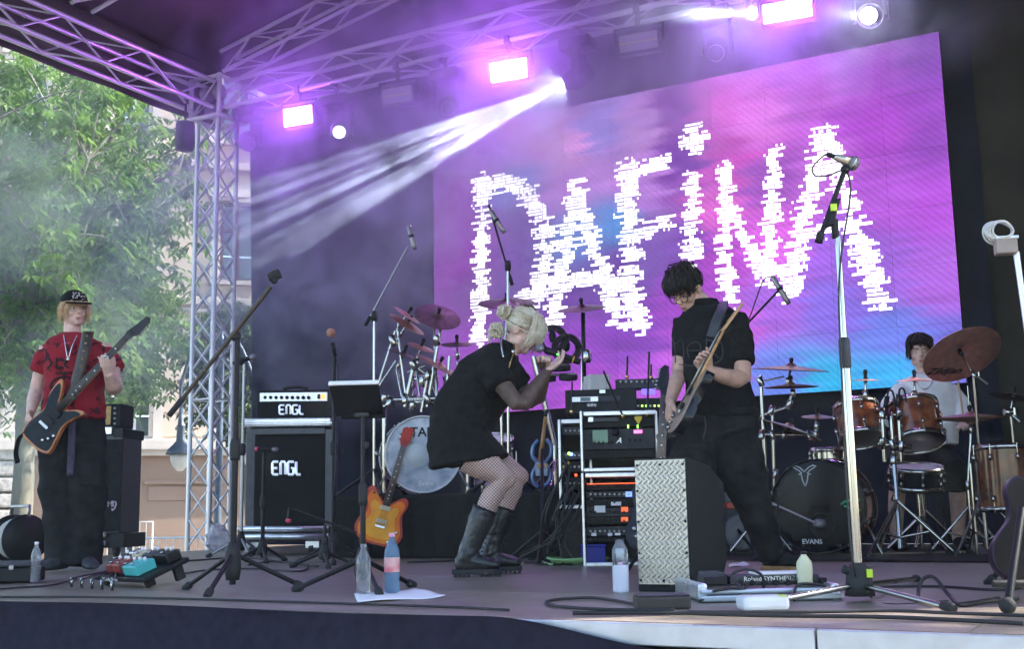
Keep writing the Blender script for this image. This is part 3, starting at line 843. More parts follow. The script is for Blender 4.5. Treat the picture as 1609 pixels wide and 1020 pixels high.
wash(468, 182, 46, 29, True, 'glowing magenta wash light nearest the lattice tower')
wash(799, 110, 56, 32, True, 'glowing magenta wash light above the left part of the screen')
wash(1237, 16, 70, 31, True, 'glowing magenta wash light cut by the top edge, above the screen')
wash(624, 149, 48, 26, False, 'unlit grey wash light with amber strip between two magenta ones')
wash(1003, 65, 58, 29, False, 'unlit grey wash light in the purple smoke above the screen')

def mover(px, py, aim, label, mode, y=TY-0.12, hs=1.0):
    """moving head: base box on the truss, yoke arms and a round head that looks towards aim"""
    C = wp(px, py, y); f = (Vector(aim)-C).normalized()
    t = thing('moving_head_light', label, 'stage light', C-ZU*0.14, 'moving head lights under the truss')
    hc = C - f*0.12*hs
    base = Vector((hc.x, hc.y, hc.z+0.30*hs))
    MB().box(base, (0.30*hs, 0.22*hs, 0.11*hs)).build('base', M['black'], t, bevel=0.02)
    ux = f.cross(ZU).normalized()
    for s_ in (-1, 1):
        MB().box(hc+ux*(s_*0.125*hs)+ZU*0.11*hs, (0.035*hs, 0.09*hs, 0.30*hs), (ux, ux.cross(ZU), ZU)).build('yoke_arm', M['black'], t, bevel=0.012)
    hd = MB().lathe([(0.03, -0.15*hs), (0.085*hs, -0.13*hs), (0.1*hs, -0.04*hs), (0.1*hs, 0.06*hs), (0.075*hs, 0.125*hs), (0.07*hs, 0.13*hs)], hc, f, 22).build('head', M['black'], t)
    MB().lathe([(0.062*hs, 0), (0.058*hs, 0.012), (0.03*hs, 0.02), (0.002, 0.022)], hc+f*0.128*hs, f, 20).build('lens', {0: M['lensoff'], 1: M['lensdim'], 2: M['lens']}[mode], hd)
    MB().lathe([(0.072*hs, 0), (0.072*hs, 0.02), (0.064*hs, 0.02), (0.064*hs, 0)], hc+f*0.125*hs, f, 20, cap=False).build('lens_ring', M['dullsteel'], hd)
    clamp_to_truss(t, base+ZU*0.05, y)
    return t, hc+f*0.16*hs
def beam(parent, src, aim, watt, cone, col=(0.82, 0.92, 1.0)):
    ld = bpy.data.lights.new('beam_lamp', 'SPOT'); ld.energy = watt; ld.spot_size = rad(cone); ld.spot_blend = 1.0
    ld.shadow_soft_size = 0.02; ld.color = col
    o = bpy.data.objects.new('beam_lamp', ld); COL.objects.link(o); o.parent = parent
    d = (Vector(aim)-Vector(src)).normalized()
    o.matrix_local = Matrix.Translation(Vector(src)-root_loc(parent)) @ d.to_track_quat('-Z', 'Y').to_matrix().to_4x4()
BD = 10.7
t, s = mover(890, 130, dp(420, 350, BD), 'moving head throwing white beams to the left across the backdrop', 2)
for (px, py, c, w) in ((430, 282, 2.2, 0.5), (420, 306, 1.7, 0.8), (430, 326, 1.5, 0.6), (415, 352, 2.0, 1.0), (424, 378, 1.6, 0.7), (420, 402, 2.4, 0.8), (560, 335, 1.8, 0.6)):
    beam(t, s, dp(px, py, 9.2), 23000*w, c*1.15)
t, s = mover(1365, 24, dp(1310, 10, 6.5), 'bright white moving head to the right above the screen', 2)
beam(t, s, dp(1250, 20, 7.0), 180, 9)
t, s = mover(1184, 20, dp(900, 40, 7.5), 'moving head with pale blue beam beside the rightmost magenta wash', 2, hs=0.8)
beam(t, s, dp(1000, 22, 8.0), 600, 10)
mover(533, 207, dp(520, 330, 7), 'moving head with a small white spark right of the first magenta wash', 1)
mover(390, 225, dp(380, 420, 8), 'dark moving head hanging right beside the lattice tower', 0)
mover(704, 170, dp(690, 330, 7), 'dark moving head hanging between the grey wash and the middle magenta wash', 0)
mover(1125, 82, dp(1090, 300, 6.5), 'dark moving head with ringed lens right of the second grey wash', 0)
# black chain bag hanging under the side truss
cbg = wp(290, 240, TY-0.6)
cb2 = xp(290, 237, TX); zt = xp(290, 192, TX).z
bag = thing('chain_bag', 'black chain bag hanging under the roof corner beside the tower', 'bag', cb2)
MB().lathe([(0.02, 0), (0.085, 0.01), (0.1, 0.05), (0.098, zt-cb2.z-0.03), (0.09, zt-cb2.z)], cb2, ZU, 20).build('sack', M['charcoal'], bag)
rod('strap', Vector((cb2.x, cb2.y, zt)), Vector((cb2.x, cb2.y, T0)), 0.012, M['black'], bag)
# ================================================================ people
def skinmat(name, c):
    return mat(name, c, 0.5, 0, 0.14, 24, sss=0.12, bump=0.18, bscale=150, spec=0.35)
M['skin_pale'] = skinmat('skin_pale', (0.62, 0.40, 0.32))
M['skin_warm'] = skinmat('skin_warm', (0.56, 0.34, 0.25))
M['skin_legs'] = None
M['lip'] = mat('lip', (0.42, 0.16, 0.15), 0.4, 0, 0.1, 20)
M['eyewhite'] = mat('eyewhite', (0.7, 0.68, 0.66), 0.2, 0, 0.03, 20)
M['iris'] = mat('iris', (0.04, 0.03, 0.025), 0.15, 0, 0.1, 20)
M['blackcloth'] = mat('blackcloth', (0.011, 0.011, 0.012), 0.88, 0, 0.25, 30, bump=0.35, bscale=260, spec=0.12)
M['blackdenim'] = mat('blackdenim', (0.016, 0.016, 0.018), 0.85, 0, 0.3, 12, bump=0.4, bscale=300, spec=0.12)
M['leather'] = mat('leather', (0.012, 0.012, 0.014), 0.32, 0, 0.3, 14, bump=0.35, bscale=60, coat=0.15)
M['sole'] = mat('sole', (0.02, 0.02, 0.02), 0.7, 0, 0.2, 20)
M['gumsole'] = mat('gumsole', (0.30, 0.16, 0.06), 0.6, 0, 0.2, 20)
M['hair_dark'] = mat('hair_dark', (0.011, 0.008, 0.007), 0.55, 0, 0.4, 40, spec=0.2, stretch=(1, 1, 0.3))
M['hair_blond'] = mat('hair_blond', (0.50, 0.42, 0.27), 0.45, 0, 0.25, 25, spec=0.4, col2=(0.68, 0.62, 0.50))
M['hair_root'] = mat('hair_root', (0.06, 0.04, 0.025), 0.5, 0, 0.3, 25)
M['hair_straw'] = mat('hair_straw', (0.46, 0.28, 0.13), 0.45, 0, 0.3, 25, col2=(0.64, 0.45, 0.25))
M['silver'] = mat('silver', (0.8, 0.78, 0.75), 0.2, 1, 0.05, 20)
M['gold'] = mat('gold', (0.75, 0.5, 0.2), 0.25, 1, 0.05, 20)
def net_mat():
    """pale skin under a diamond net of black thread"""
    m = mat('fishnet', (0.62, 0.42, 0.36), 0.5, 0, 0.08, 18); nt = m.node_tree; b = nt.nodes['Principled BSDF']; L = nt.links
    src = b.inputs['Base Color'].links[0].from_socket
    tc = nt.nodes.new('ShaderNodeTexCoord'); outs = []
    for vec in ((R0+ZU), (R0-ZU)):
        d = nt.nodes.new('ShaderNodeVectorMath'); d.operation = 'DOT_PRODUCT'; d.inputs[1].default_value = tuple(vec*360)
        s = nt.nodes.new('ShaderNodeMath'); s.operation = 'SINE'; c = nt.nodes.new('ShaderNodeMath'); c.operation = 'COMPARE'
        c.inputs[1].default_value = 1.0; c.inputs[2].default_value = 0.22
        L.new(tc.outputs['Object'], d.inputs[0]); L.new(d.outputs['Value'], s.inputs[0]); L.new(s.outputs[0], c.inputs[0]); outs.append(c)
    mx = nt.nodes.new('ShaderNodeMath'); mx.operation = 'MAXIMUM'; L.new(outs[0].outputs[0], mx.inputs[0]); L.new(outs[1].outputs[0], mx.inputs[1])
    mi = nt.nodes.new('ShaderNodeMix'); mi.data_type = 'RGBA'; mi.inputs[7].default_value = (0.02, 0.015, 0.015, 1)
    L.new(mx.outputs[0], mi.inputs[0]); L.new(src, mi.inputs[6]); L.new(mi.outputs[2], b.inputs['Base Color'])
    return m
M['fishnet'] = net_mat()
M['sheer'] = mat('sheer', (0.075, 0.045, 0.034), 0.6, 0, 0.2, 30, bump=0.2, bscale=300, col2=(0.12, 0.075, 0.058))

def norm(v): return Vector(v).normalized()
def hand(mb, w, d, n, s, curl, k=1.0, thumb=(0.75, 0.35), spread=0.05):
    """palm with four unequal bent fingers and a thumb leaving the side of the palm"""
    d, n = norm(d), norm(n); s = norm(Vector(s)-d*Vector(s).dot(d)); n = norm(n-d*n.dot(d)-s*n.dot(s))
    mb.loft([(w-d*0.02*k, s*0.025*k, n*0.02*k), (w+d*0.02*k, s*0.033*k, n*0.018*k), (w+d*0.055*k, s*0.042*k, n*0.016*k), (w+d*0.088*k, s*0.042*k, n*0.012*k), (w+d*0.096*k, s*0.036*k, n*0.008*k)], 14)
    for j, (off, L) in enumerate(((0.032, 0.070), (0.011, 0.079), (-0.010, 0.074), (-0.031, 0.058))):
        p = w+d*(0.085-0.004*abs(j-1))*k+s*off*k; a = 0; pts = [p-d*0.02*k, p]; c = curl[j] if isinstance(curl[0], (tuple, list)) else curl
        sd = s*(spread*(1.5-j))
        for q, fr_ in enumerate((0.45, 0.31, 0.24)):
            a += c[q]; p = p+norm(d*math.cos(a)+n*math.sin(a)+sd)*(L*fr_*k); pts.append(p)
        mb.tube(pts, [0.0098*k, 0.0098*k, 0.0088*k, 0.0078*k, 0.0062*k], 8)
        mb.ball(pts[-1], 0.0062*k, n=8)
    p = w+d*0.025*k+s*0.028*k; e1 = norm(d*0.65+s*thumb[0]+n*0.25); e2 = norm(d*0.9+s*(thumb[0]-0.45)+n*thumb[1])
    p1 = p+e1*0.038*k; p2 = p1+e2*0.03*k; p3 = p2+norm(e2+n*0.25-s*0.2)*0.024*k
    mb.tube([p-d*0.01*k, p1, p2, p3], [0.016*k, 0.0125*k, 0.0105*k, 0.0078*k], 8); mb.ball(p3, 0.0078*k, n=8)

def head(mb, C, fy, fz, k=1.0, ears=(1, 1)):
    fy = norm(fy); fz = norm(Vector(fz)-fy*Vector(fz).dot(fy)); fx = fy.cross(fz); ax = (fx, fy, fz)
    P = lambda x, y, z: C+(fx*x+fy*y+fz*z)*k
    B = lambda x, y, z, a, b, c: mb.ball(P(x, y, z), (a*k, b*k, c*k), ax, 18)
    B(0, -0.012, 0.045, 0.074, 0.093, 0.085); B(0, 0.022, 0.0, 0.063, 0.066, 0.085)
    B(0, 0.036, -0.058, 0.047, 0.046, 0.046); B(0, 0.066, -0.080, 0.021, 0.02, 0.018)
    for s_ in (-1, 1):
        B(s_*0.037, 0.055, -0.012, 0.024, 0.024, 0.026); B(s_*0.048, 0.005, -0.055, 0.016, 0.035, 0.03)
        if ears[0 if s_ < 0 else 1]:
            B(s_*0.076, -0.01, 0.0, 0.009, 0.02, 0.031); B(s_*0.08, -0.022, 0.006, 0.008, 0.014, 0.022)
        B(s_*0.010, 0.094, -0.016, 0.0085, 0.010, 0.007)
        B(s_*0.032, 0.078, 0.034, 0.022, 0.012, 0.008)
    mb.tube([P(0, 0.078, 0.032), P(0, 0.093, 0.008), P(0, 0.104, -0.012)], [0.008*k, 0.0095*k, 0.0125*k], 8)
    B(0, 0.101, -0.013, 0.012, 0.012, 0.009)
    B(0, 0.082, -0.046, 0.021, 0.012, 0.007); B(0, 0.079, -0.056, 0.019, 0.012, 0.008); B(0, 0.078, -0.034, 0.02, 0.012, 0.012)
    return P, ax
def face_bits(t, P, ax, k=1.0, eyes=True, lips=True, brow=None):
    fx, fy, fz = ax
    if eyes:
        for s_ in (-1, 1):
            e = MB().ball(P(s_*0.031, 0.0765, 0.012), (0.0125*k, 0.009*k, 0.0052*k), ax, 12).build('eye', M['eyewhite'], t)
            MB().ball(P(s_*0.031, 0.0835, 0.012), (0.0055*k, 0.003*k, 0.005*k), ax, 10).build('iris', M['iris'], e)
    if lips:
        MB().ball(P(0, 0.0895, -0.0465), (0.021*k, 0.0065*k, 0.0048*k), ax, 12).ball(P(0, 0.087, -0.0545), (0.018*k, 0.007*k, 0.0052*k), ax, 12).build('lips', M['lip'], t)
    if brow:
        for s_ in (-1, 1):
            MB().tube([P(s_*0.014, 0.0885, 0.034), P(s_*0.032, 0.089, 0.040), P(s_*0.05, 0.077, 0.035)], [0.003*k, 0.0042*k, 0.002*k], 6).build('eyebrow', brow, t)

def skin_part(t, mb, mats, voxel=0.0055, sel=None, name='body', it=2):
    me = remesh(mb, voxel, it, 0.5)
    idx = None
    if sel:
        idx = [sel(Vector(p.center)) for p in me.polygons]
    ob = link(shift(me, root_loc(t)), name, mats, t)
    if idx: ob.data.polygons.foreach_set('material_index', idx); ob.data.update()
    return ob
def cloth_part(t, mb, m, name, voxel=0.009, it=6, amp=0.006, sc=(7, 7, 14), fn=None, seed=0.0, post=None):
    me = remesh(mb, voxel, it, 0.6)
    wrinkle(me, amp, sc, fn, seed)
    if post: post(me)
    return link(shift(me, root_loc(t)), name, m, t)
def locks(mb, starts, rg, r=0.006, j=0.005):
    """hair locks: each start is a list of path points; jittered and drawn as flattened tapering tubes"""
    for pts in starts:
        cv = bez([Vector(p)+Vector((rg.gauss(0, j), rg.gauss(0, j), rg.gauss(0, j))) for p in pts], 3)
        n = len(cv); rr = [r*(0.75+0.5*math.sin(math.pi*min(1, i/(n-1)+0.15)))*(1-0.75*(i/(n-1))**3) for i in range(n)]
        mb.tube(cv, rr, 5, sq=0.6)

# ---------------------------------------------------------------- singer
def singer():
    D0 = 6.38
    S = lambda px, py, off=0.0: dp(px, py, D0+off)
    base = gp(755, 904)
    t = thing('person', 'crouching singer with platinum hair in a short black dress and tall boots', 'person', base)
    m = MB()
    fy = R0*math.cos(rad(30))-ZU*math.sin(rad(30))-FH*0.22; fz = ZU*math.cos(rad(30))+R0*math.sin(rad(30))
    HC = S(819, 524)
    P, ax = head(m, HC, fy, fz, 1.0)
    m.tube([P(0, -0.025, -0.03), S(806, 546), S(795, 556)], [0.052, 0.052, 0.06], 14)
    # trunk and legs inside the clothes
    m.loft([(S(800, 552), R0*0.06, FH*0.06), (S(780, 575), (R0*0.8-ZU*0.5)*0.09, FH*0.15), (S(752, 610), (R0*0.9-ZU*0.3)*0.11, FH*0.14), (S(728, 655), R0*0.12, FH*0.13), (S(726, 700), R0*0.13, FH*0.16), (S(735, 722), R0*0.1, FH*0.15)], 18)
    for (hip, knee, cal, ank, off, hr) in (((738, 716), (791, 752), (768, 790), (738, 868), -0.11, 1.0), ((752, 712), (812, 747), (797, 788), (773, 862), 0.13, 0.95)):
        m.tube([S(*hip, off), S((hip[0]*0.55+knee[0]*0.45), (hip[1]*0.55+knee[1]*0.45)-1, off), S(knee[0], knee[1]+1, off), S(cal[0]+8, (knee[1]+cal[1])/2+5, off), S(*cal, off), S(*ank, off)],
               [0.098*hr, 0.088*hr, 0.064*hr, 0.058*hr, 0.056*hr, 0.04*hr], 18)
        m.ball(S(knee[0]+5, knee[1]+2, off), (0.052*hr, 0.05, 0.055*hr), (R0, FH, ZU), 14)
    arms = []
    n_el = S(813, 636, -0.23); n_wr = S(861, 583, -0.13)
    m.tube([S(768, 572, -0.16), S(790, 606, -0.21), n_el, S(822, 636, -0.22), S(843, 606, -0.17), n_wr], [0.06, 0.05, 0.042, 0.043, 0.037, 0.026], 14)
    f_el = S(840, 634, 0.17); f_wr = S(857, 582, 0.02)
    m.tube([S(792, 576, 0.15), S(818, 606, 0.18), f_el, S(846, 626, 0.15), S(853, 602, 0.08), f_wr], [0.055, 0.046, 0.04, 0.041, 0.035, 0.025], 14)
    # near hand open under the microphone, far hand closed round it
    hand(m, n_wr, S(884, 566, -0.12)-n_wr, ZU*0.75-R0*0.55+FH*0.3, FH*0.9-R0*0.2, [(0.55, 0.55, 0.2), (0.45, 0.35, 0.2), (0.35, 0.3, 0.15), (0.3, 0.25, 0.1)], 0.95, thumb=(0.5, 0.2))
    hand(m, f_wr, S(857, 556, -0.03)-f_wr, R0*0.2-FH*0.95, R0*-0.75+ZU*0.3, (1.0, 1.2, 0.9), 0.92, thumb=(0.4, 0.7), spread=0.02)
    sel_hip = S(0, 800).z
    zk = S(760, 742).z
    el_x = 0
    def sel(p):
        v = p-CAM; px = CXP+F_PX*v.dot(RT)/v.dot(FW); py = CYP-F_PX*v.dot(UP)/v.dot(FW)
        if py > 690: return 1
        # forearms and upper arms carry the sheer sleeve, up to the knuckles
        d = min(((p-n_wr).length), (p-f_wr).length)
        if py > 570 and px > 760: return 2 if not (px > 858 and py < 581) else 0
        return 0
    skin_part(t, m, [M['skin_pale'], M['fishnet'], M['sheer']], sel=sel)
    face_bits(t, P, ax, 1.0, eyes=True, lips=True)
    # dress
    d = MB()
    secs = [((788, 541), (813, 556), .068), ((774, 541), (817, 573), .13), ((752, 549), (815, 592), .185), ((722, 570), (806, 618), .19), ((700, 602), (795, 640), .178), ((684, 632), (783, 660), .168), ((674, 668), (770, 677), .188), ((671, 700), (782, 695), .208), ((677, 738), (800, 716), .225)]
    d.loft([((S(*a)+S(*b))/2, (S(*b)-S(*a))/2, FH*l) for a, b, l in secs], 28)
    d.tube([S(768, 568, -0.13), S(776, 585, -0.18), S(787, 607, -0.21)], [0.085, 0.083, 0.074], 16)
    d.tube([S(790, 570, 0.12), S(803, 590, 0.15), S(818, 604, 0.18)], [0.08, 0.078, 0.07], 16)
    cloth_part(t, d, M['blackcloth'], 'dress', 0.009, 4, 0.015, (8, 8, 13), seed=3.0)
    c = MB(); c.loft([(S(797, 552), (R0*0.85-ZU*0.5)*0.066, FH*0.066), (S(802, 543), (R0*0.85-ZU*0.5)*0.058, FH*0.06), (S(803, 541), (R0*0.85-ZU*0.5)*0.054, FH*0.057)], 20, cap=False)
    ob = c.build('collar', M['blackcloth'], t); sm = ob.modifiers.new('s', 'SOLIDIFY'); sm.thickness = 0.006
    # chain and zip hanging from the collar
    MB().tube(bez([S(787, 531, -0.12), S(788, 545, -0.17), S(791, 562, -0.2)], 6), 0.005, 6).build('chain', M['silver'], t)
    MB().tube(bez([S(808, 540, -0.1), S(807, 552, -0.13), S(803, 566, -0.16), S(799, 579, -0.18)], 6), 0.004, 6).build('necklace', M['gold'], t)
    MB().ball(S(806, 553, -0.135), 0.012).build('pendant', M['silver'], t)
    MB().tube([P(-0.08, -0.012, -0.03), P(-0.083, -0.012, -0.05)], 0.004, 6).ball(P(-0.083, -0.012, -0.054), 0.007).build('earring', M['gold'], t)
    # boots
    for (top, ank, heel, toe, off, nm) in (((762, 801), (736, 868), (714, 893), (786, 893), -0.13, 0), ((790, 799), (771, 862), (745, 886), (818, 886), 0.13, 1)):
        b = MB(); T_, A_ = S(*top, off), S(*ank, off); ax_ = norm(T_-A_); sx = norm(ax_.cross(FH)); sx = sx if sx.dot(R0) > 0 else -sx
        b.loft([(T_, sx*0.066, FH*0.062), (T_.lerp(A_, 0.35), sx*0.065, FH*0.06), (T_.lerp(A_, 0.75), sx*0.054, FH*0.05), (A_, sx*0.055, FH*0.048)], 18)
        Hh, Tt = S(*heel, off), S(*toe, off); Hh.z = Tt.z = 0.035
        L = Tt-Hh; u = norm(Vector((L.x, L.y, 0)))
        gl = Hh.z
        def sec(f, h, w, zc): return (Hh+L*f+ZU*(zc), ZU*h, FH*w)
        b.loft([sec(0.02, 0.03, 0.026, 0.03), sec(0.1, 0.045, 0.037, 0.043), sec(0.3, 0.058, 0.042, 0.05), sec(0.5, 0.043, 0.045, 0.04), sec(0.75, 0.033, 0.05, 0.03), sec(0.93, 0.026, 0.042, 0.025), sec(1.0, 0.012, 0.025, 0.018)], 18)
        b.tube([A_, Hh+L*0.24+ZU*0.05], [0.052, 0.05], 16)
        bo = cloth_part(t, b, M['leather'], 'boot', 0.007, 3, 0.0045, (16, 16, 30), seed=off*9)
        so = MB()
        prof = [(-0.012, -0.032), (0.28*L.length, -0.036), (0.62*L.length, -0.05), (0.85*L.length, -0.048), (1.03*L.length, -0.022), (1.03*L.length, 0.022), (0.85*L.length, 0.048), (0.62*L.length, 0.05), (0.28*L.length, 0.036), (-0.012, 0.032)]
        so.prism(prof, Vector((Hh.x, Hh.y, 0.014)), u, FH, ZU*0.024)
        for q in range(11):
            if 4 <= q <= 5: continue
            so.box(Vector((Hh.x, Hh.y, 0.0075))+L*(0.02+0.095*q), (0.016, 0.085, 0.014), (u, FH, ZU))
        so.build('sole', M['sole'], bo, bevel=0.003)
        la = MB()
        for q in range(9):
            p = A_.lerp(T_, 0.02+q*0.1)+sx*0.062; la.tube([p-FH*0.02, p+sx*0.004, p+FH*0.02], 0.003, 5)
        la.build('laces', M['black'], bo)
        MB().loft([(T_-ax_*0.004, sx*0.068, FH*0.064), (T_+ax_*0.006, sx*0.068, FH*0.064)], 18).build('cuff', M['black'], bo)
    # hair: cap, fringe, knots
    rg = random.Random(4); h = MB(); fx, fyy, fzz = ax
    h.ball(P(0, -0.022, 0.055), (0.08, 0.094, 0.085), ax, 20)
    cap = remesh(h, 0.006, 4); A = get_v(cap)
    link(shift(wrinkle(cap, 0.006, (60, 60, 60)), root_loc(t)), 'hair', [M['hair_blond']], t)
    st = []
    for i in range(150):      # fringe sweeping forward and down over the face
        a = rg.uniform(-1.25, 1.25); top = P(0.03*a, rg.uniform(-0.05, 0.03), 0.137)
        side = P(0.083*math.sin(a), 0.03+0.074*math.cos(a), 0.085); e = P(0.088*math.sin(a)*1.0, 0.035+0.088*math.cos(a), rg.uniform(-0.03, 0.015) if abs(a) < 0.7 else rg.uniform(-0.08, -0.02))
        st.append([top, top.lerp(side, 0.5)+fzz*0.018, side, side.lerp(e, 0.55)+fyy*0.008, e])
    for i in range(120):      # sides combed back to the knots
        s_ = rg.choice((-1, 1)); z = rg.uniform(0.0, 0.12); y0 = rg.uniform(-0.02, 0.06)
        w = 0.082*math.sqrt(max(0.05, 1-((z-0.045)/0.095)**2))
        a = P(s_*w, y0, z); b_ = P(s_*w*0.97, -0.06, z+0.005); c_ = P(s_*0.02, -0.118, rg.uniform(0.03, 0.08))
        st.append([a, b_, c_])
    hh = MB(); locks(hh, st, rg, 0.0055); hh.build('hair_strands', M['hair_blond'], t)
    k2 = MB()
    for (cx_, cy_, rr, n_) in ((792, 490, 0.034, 95), (781, 519, 0.036, 100)):
        C = S(cx_, cy_, -0.02); ss = []
        for i in range(n_):
            v = norm((rg.gauss(0, 1), rg.gauss(0, 1), rg.gauss(0, 1))); w = norm(v.cross(Vector((rg.gauss(0, 1), rg.gauss(0, 1), rg.gauss(0, 1)))))
            R_ = rr*rg.uniform(0.55, 1.25)
            ss.append([C+(v*math.cos(q)+w*math.sin(q))*R_ for q in (0, 0.6, 1.2, 1.8, 2.4)])
        locks(k2, ss, rg, 0.0045)
    for i in range(40):       # flyaways
        p = P(rg.uniform(-.07, .07), rg.uniform(-.1, .08), 0.12); v = norm((rg.gauss(0, 1), rg.gauss(0, 1), rg.gauss(0.6, 1))); locks(k2, [[p, p+v*0.02, p+v*0.035-ZU*0.008]], rg, 0.0016)
    for i in range(26):       # loose ends
        p = S(rg.uniform(770, 790), rg.uniform(512, 528), -0.03); e = p+R0*rg.uniform(-0.05, 0.0)-ZU*rg.uniform(0.02, 0.06); locks(k2, [[p, p.lerp(e, .5)+ZU*0.01, e]], rg, 0.004)
    k2.build('hair_knots', M['hair_blond'], t)
    r_ = MB(); ss = []
    for i in range(26): 
        s_ = rg.uniform(-0.05, 0.05); ss.append([P(s_, -0.055, 0.142), P(s_*0.9, -0.01, 0.150), P(s_*0.8+0.004, 0.02, 0.146)])
    for i in range(30):
        s_ = -rg.uniform(0.02, 0.075); ss.append([P(s_, -0.088, 0.055), P(s_*1.05, -0.09, 0.02), P(s_, -0.082, -0.02)])
    locks(r_, ss, rg, 0.006); r_.build('hair_roots', M['hair_root'], t)
    # microphone in the far hand
    mt = thing('handheld_microphone', 'black wireless microphone with grey mesh head held by the crouching singer', 'microphone', S(912, 568, -0.04))
    a, b = S(853, 549, -0.035), S(912, 569, -0.045); dm = norm(b-a)
    MB().lathe([(0.018, 0.012), (0.021, 0.03), (0.0165, 0.06), (0.0165, 0.15), (0.0195, 0.17), (0.0195, (b-a).length-0.02), (0.016, (b-a).length)], a, dm, 18).build('handle', M['black'], mt)
    MB().ball(S(847, 547, -0.034), 0.0265, n=16).build('mesh_head', mat('micmesh', (0.32, 0.32, 0.34), 0.4, 0.8, 0.3, 300, bump=0.6, bscale=500), mt)
    MB().lathe([(0.0265, 0), (0.0268, 0.004), (0.0265, 0.008)], S(850, 548, -0.034)-dm*0.002, dm, 18, cap=False).build('ring', M['dullsteel'], mt)
    MB().lathe([(0.0199, 0), (0.0199, 0.008)], b-dm*0.045, dm, 16).build('band', mat('yellowband', (0.55, 0.33, 0.02), 0.5), mt)
    MB().ball(S(876, 557, -0.062), 0.0042, n=8).build('indicator', mat('greenled', (0.1, 0.5, 0.1), 0.4, emit=(0.1, 1, 0.1), estr=3.0), mt)
singer()

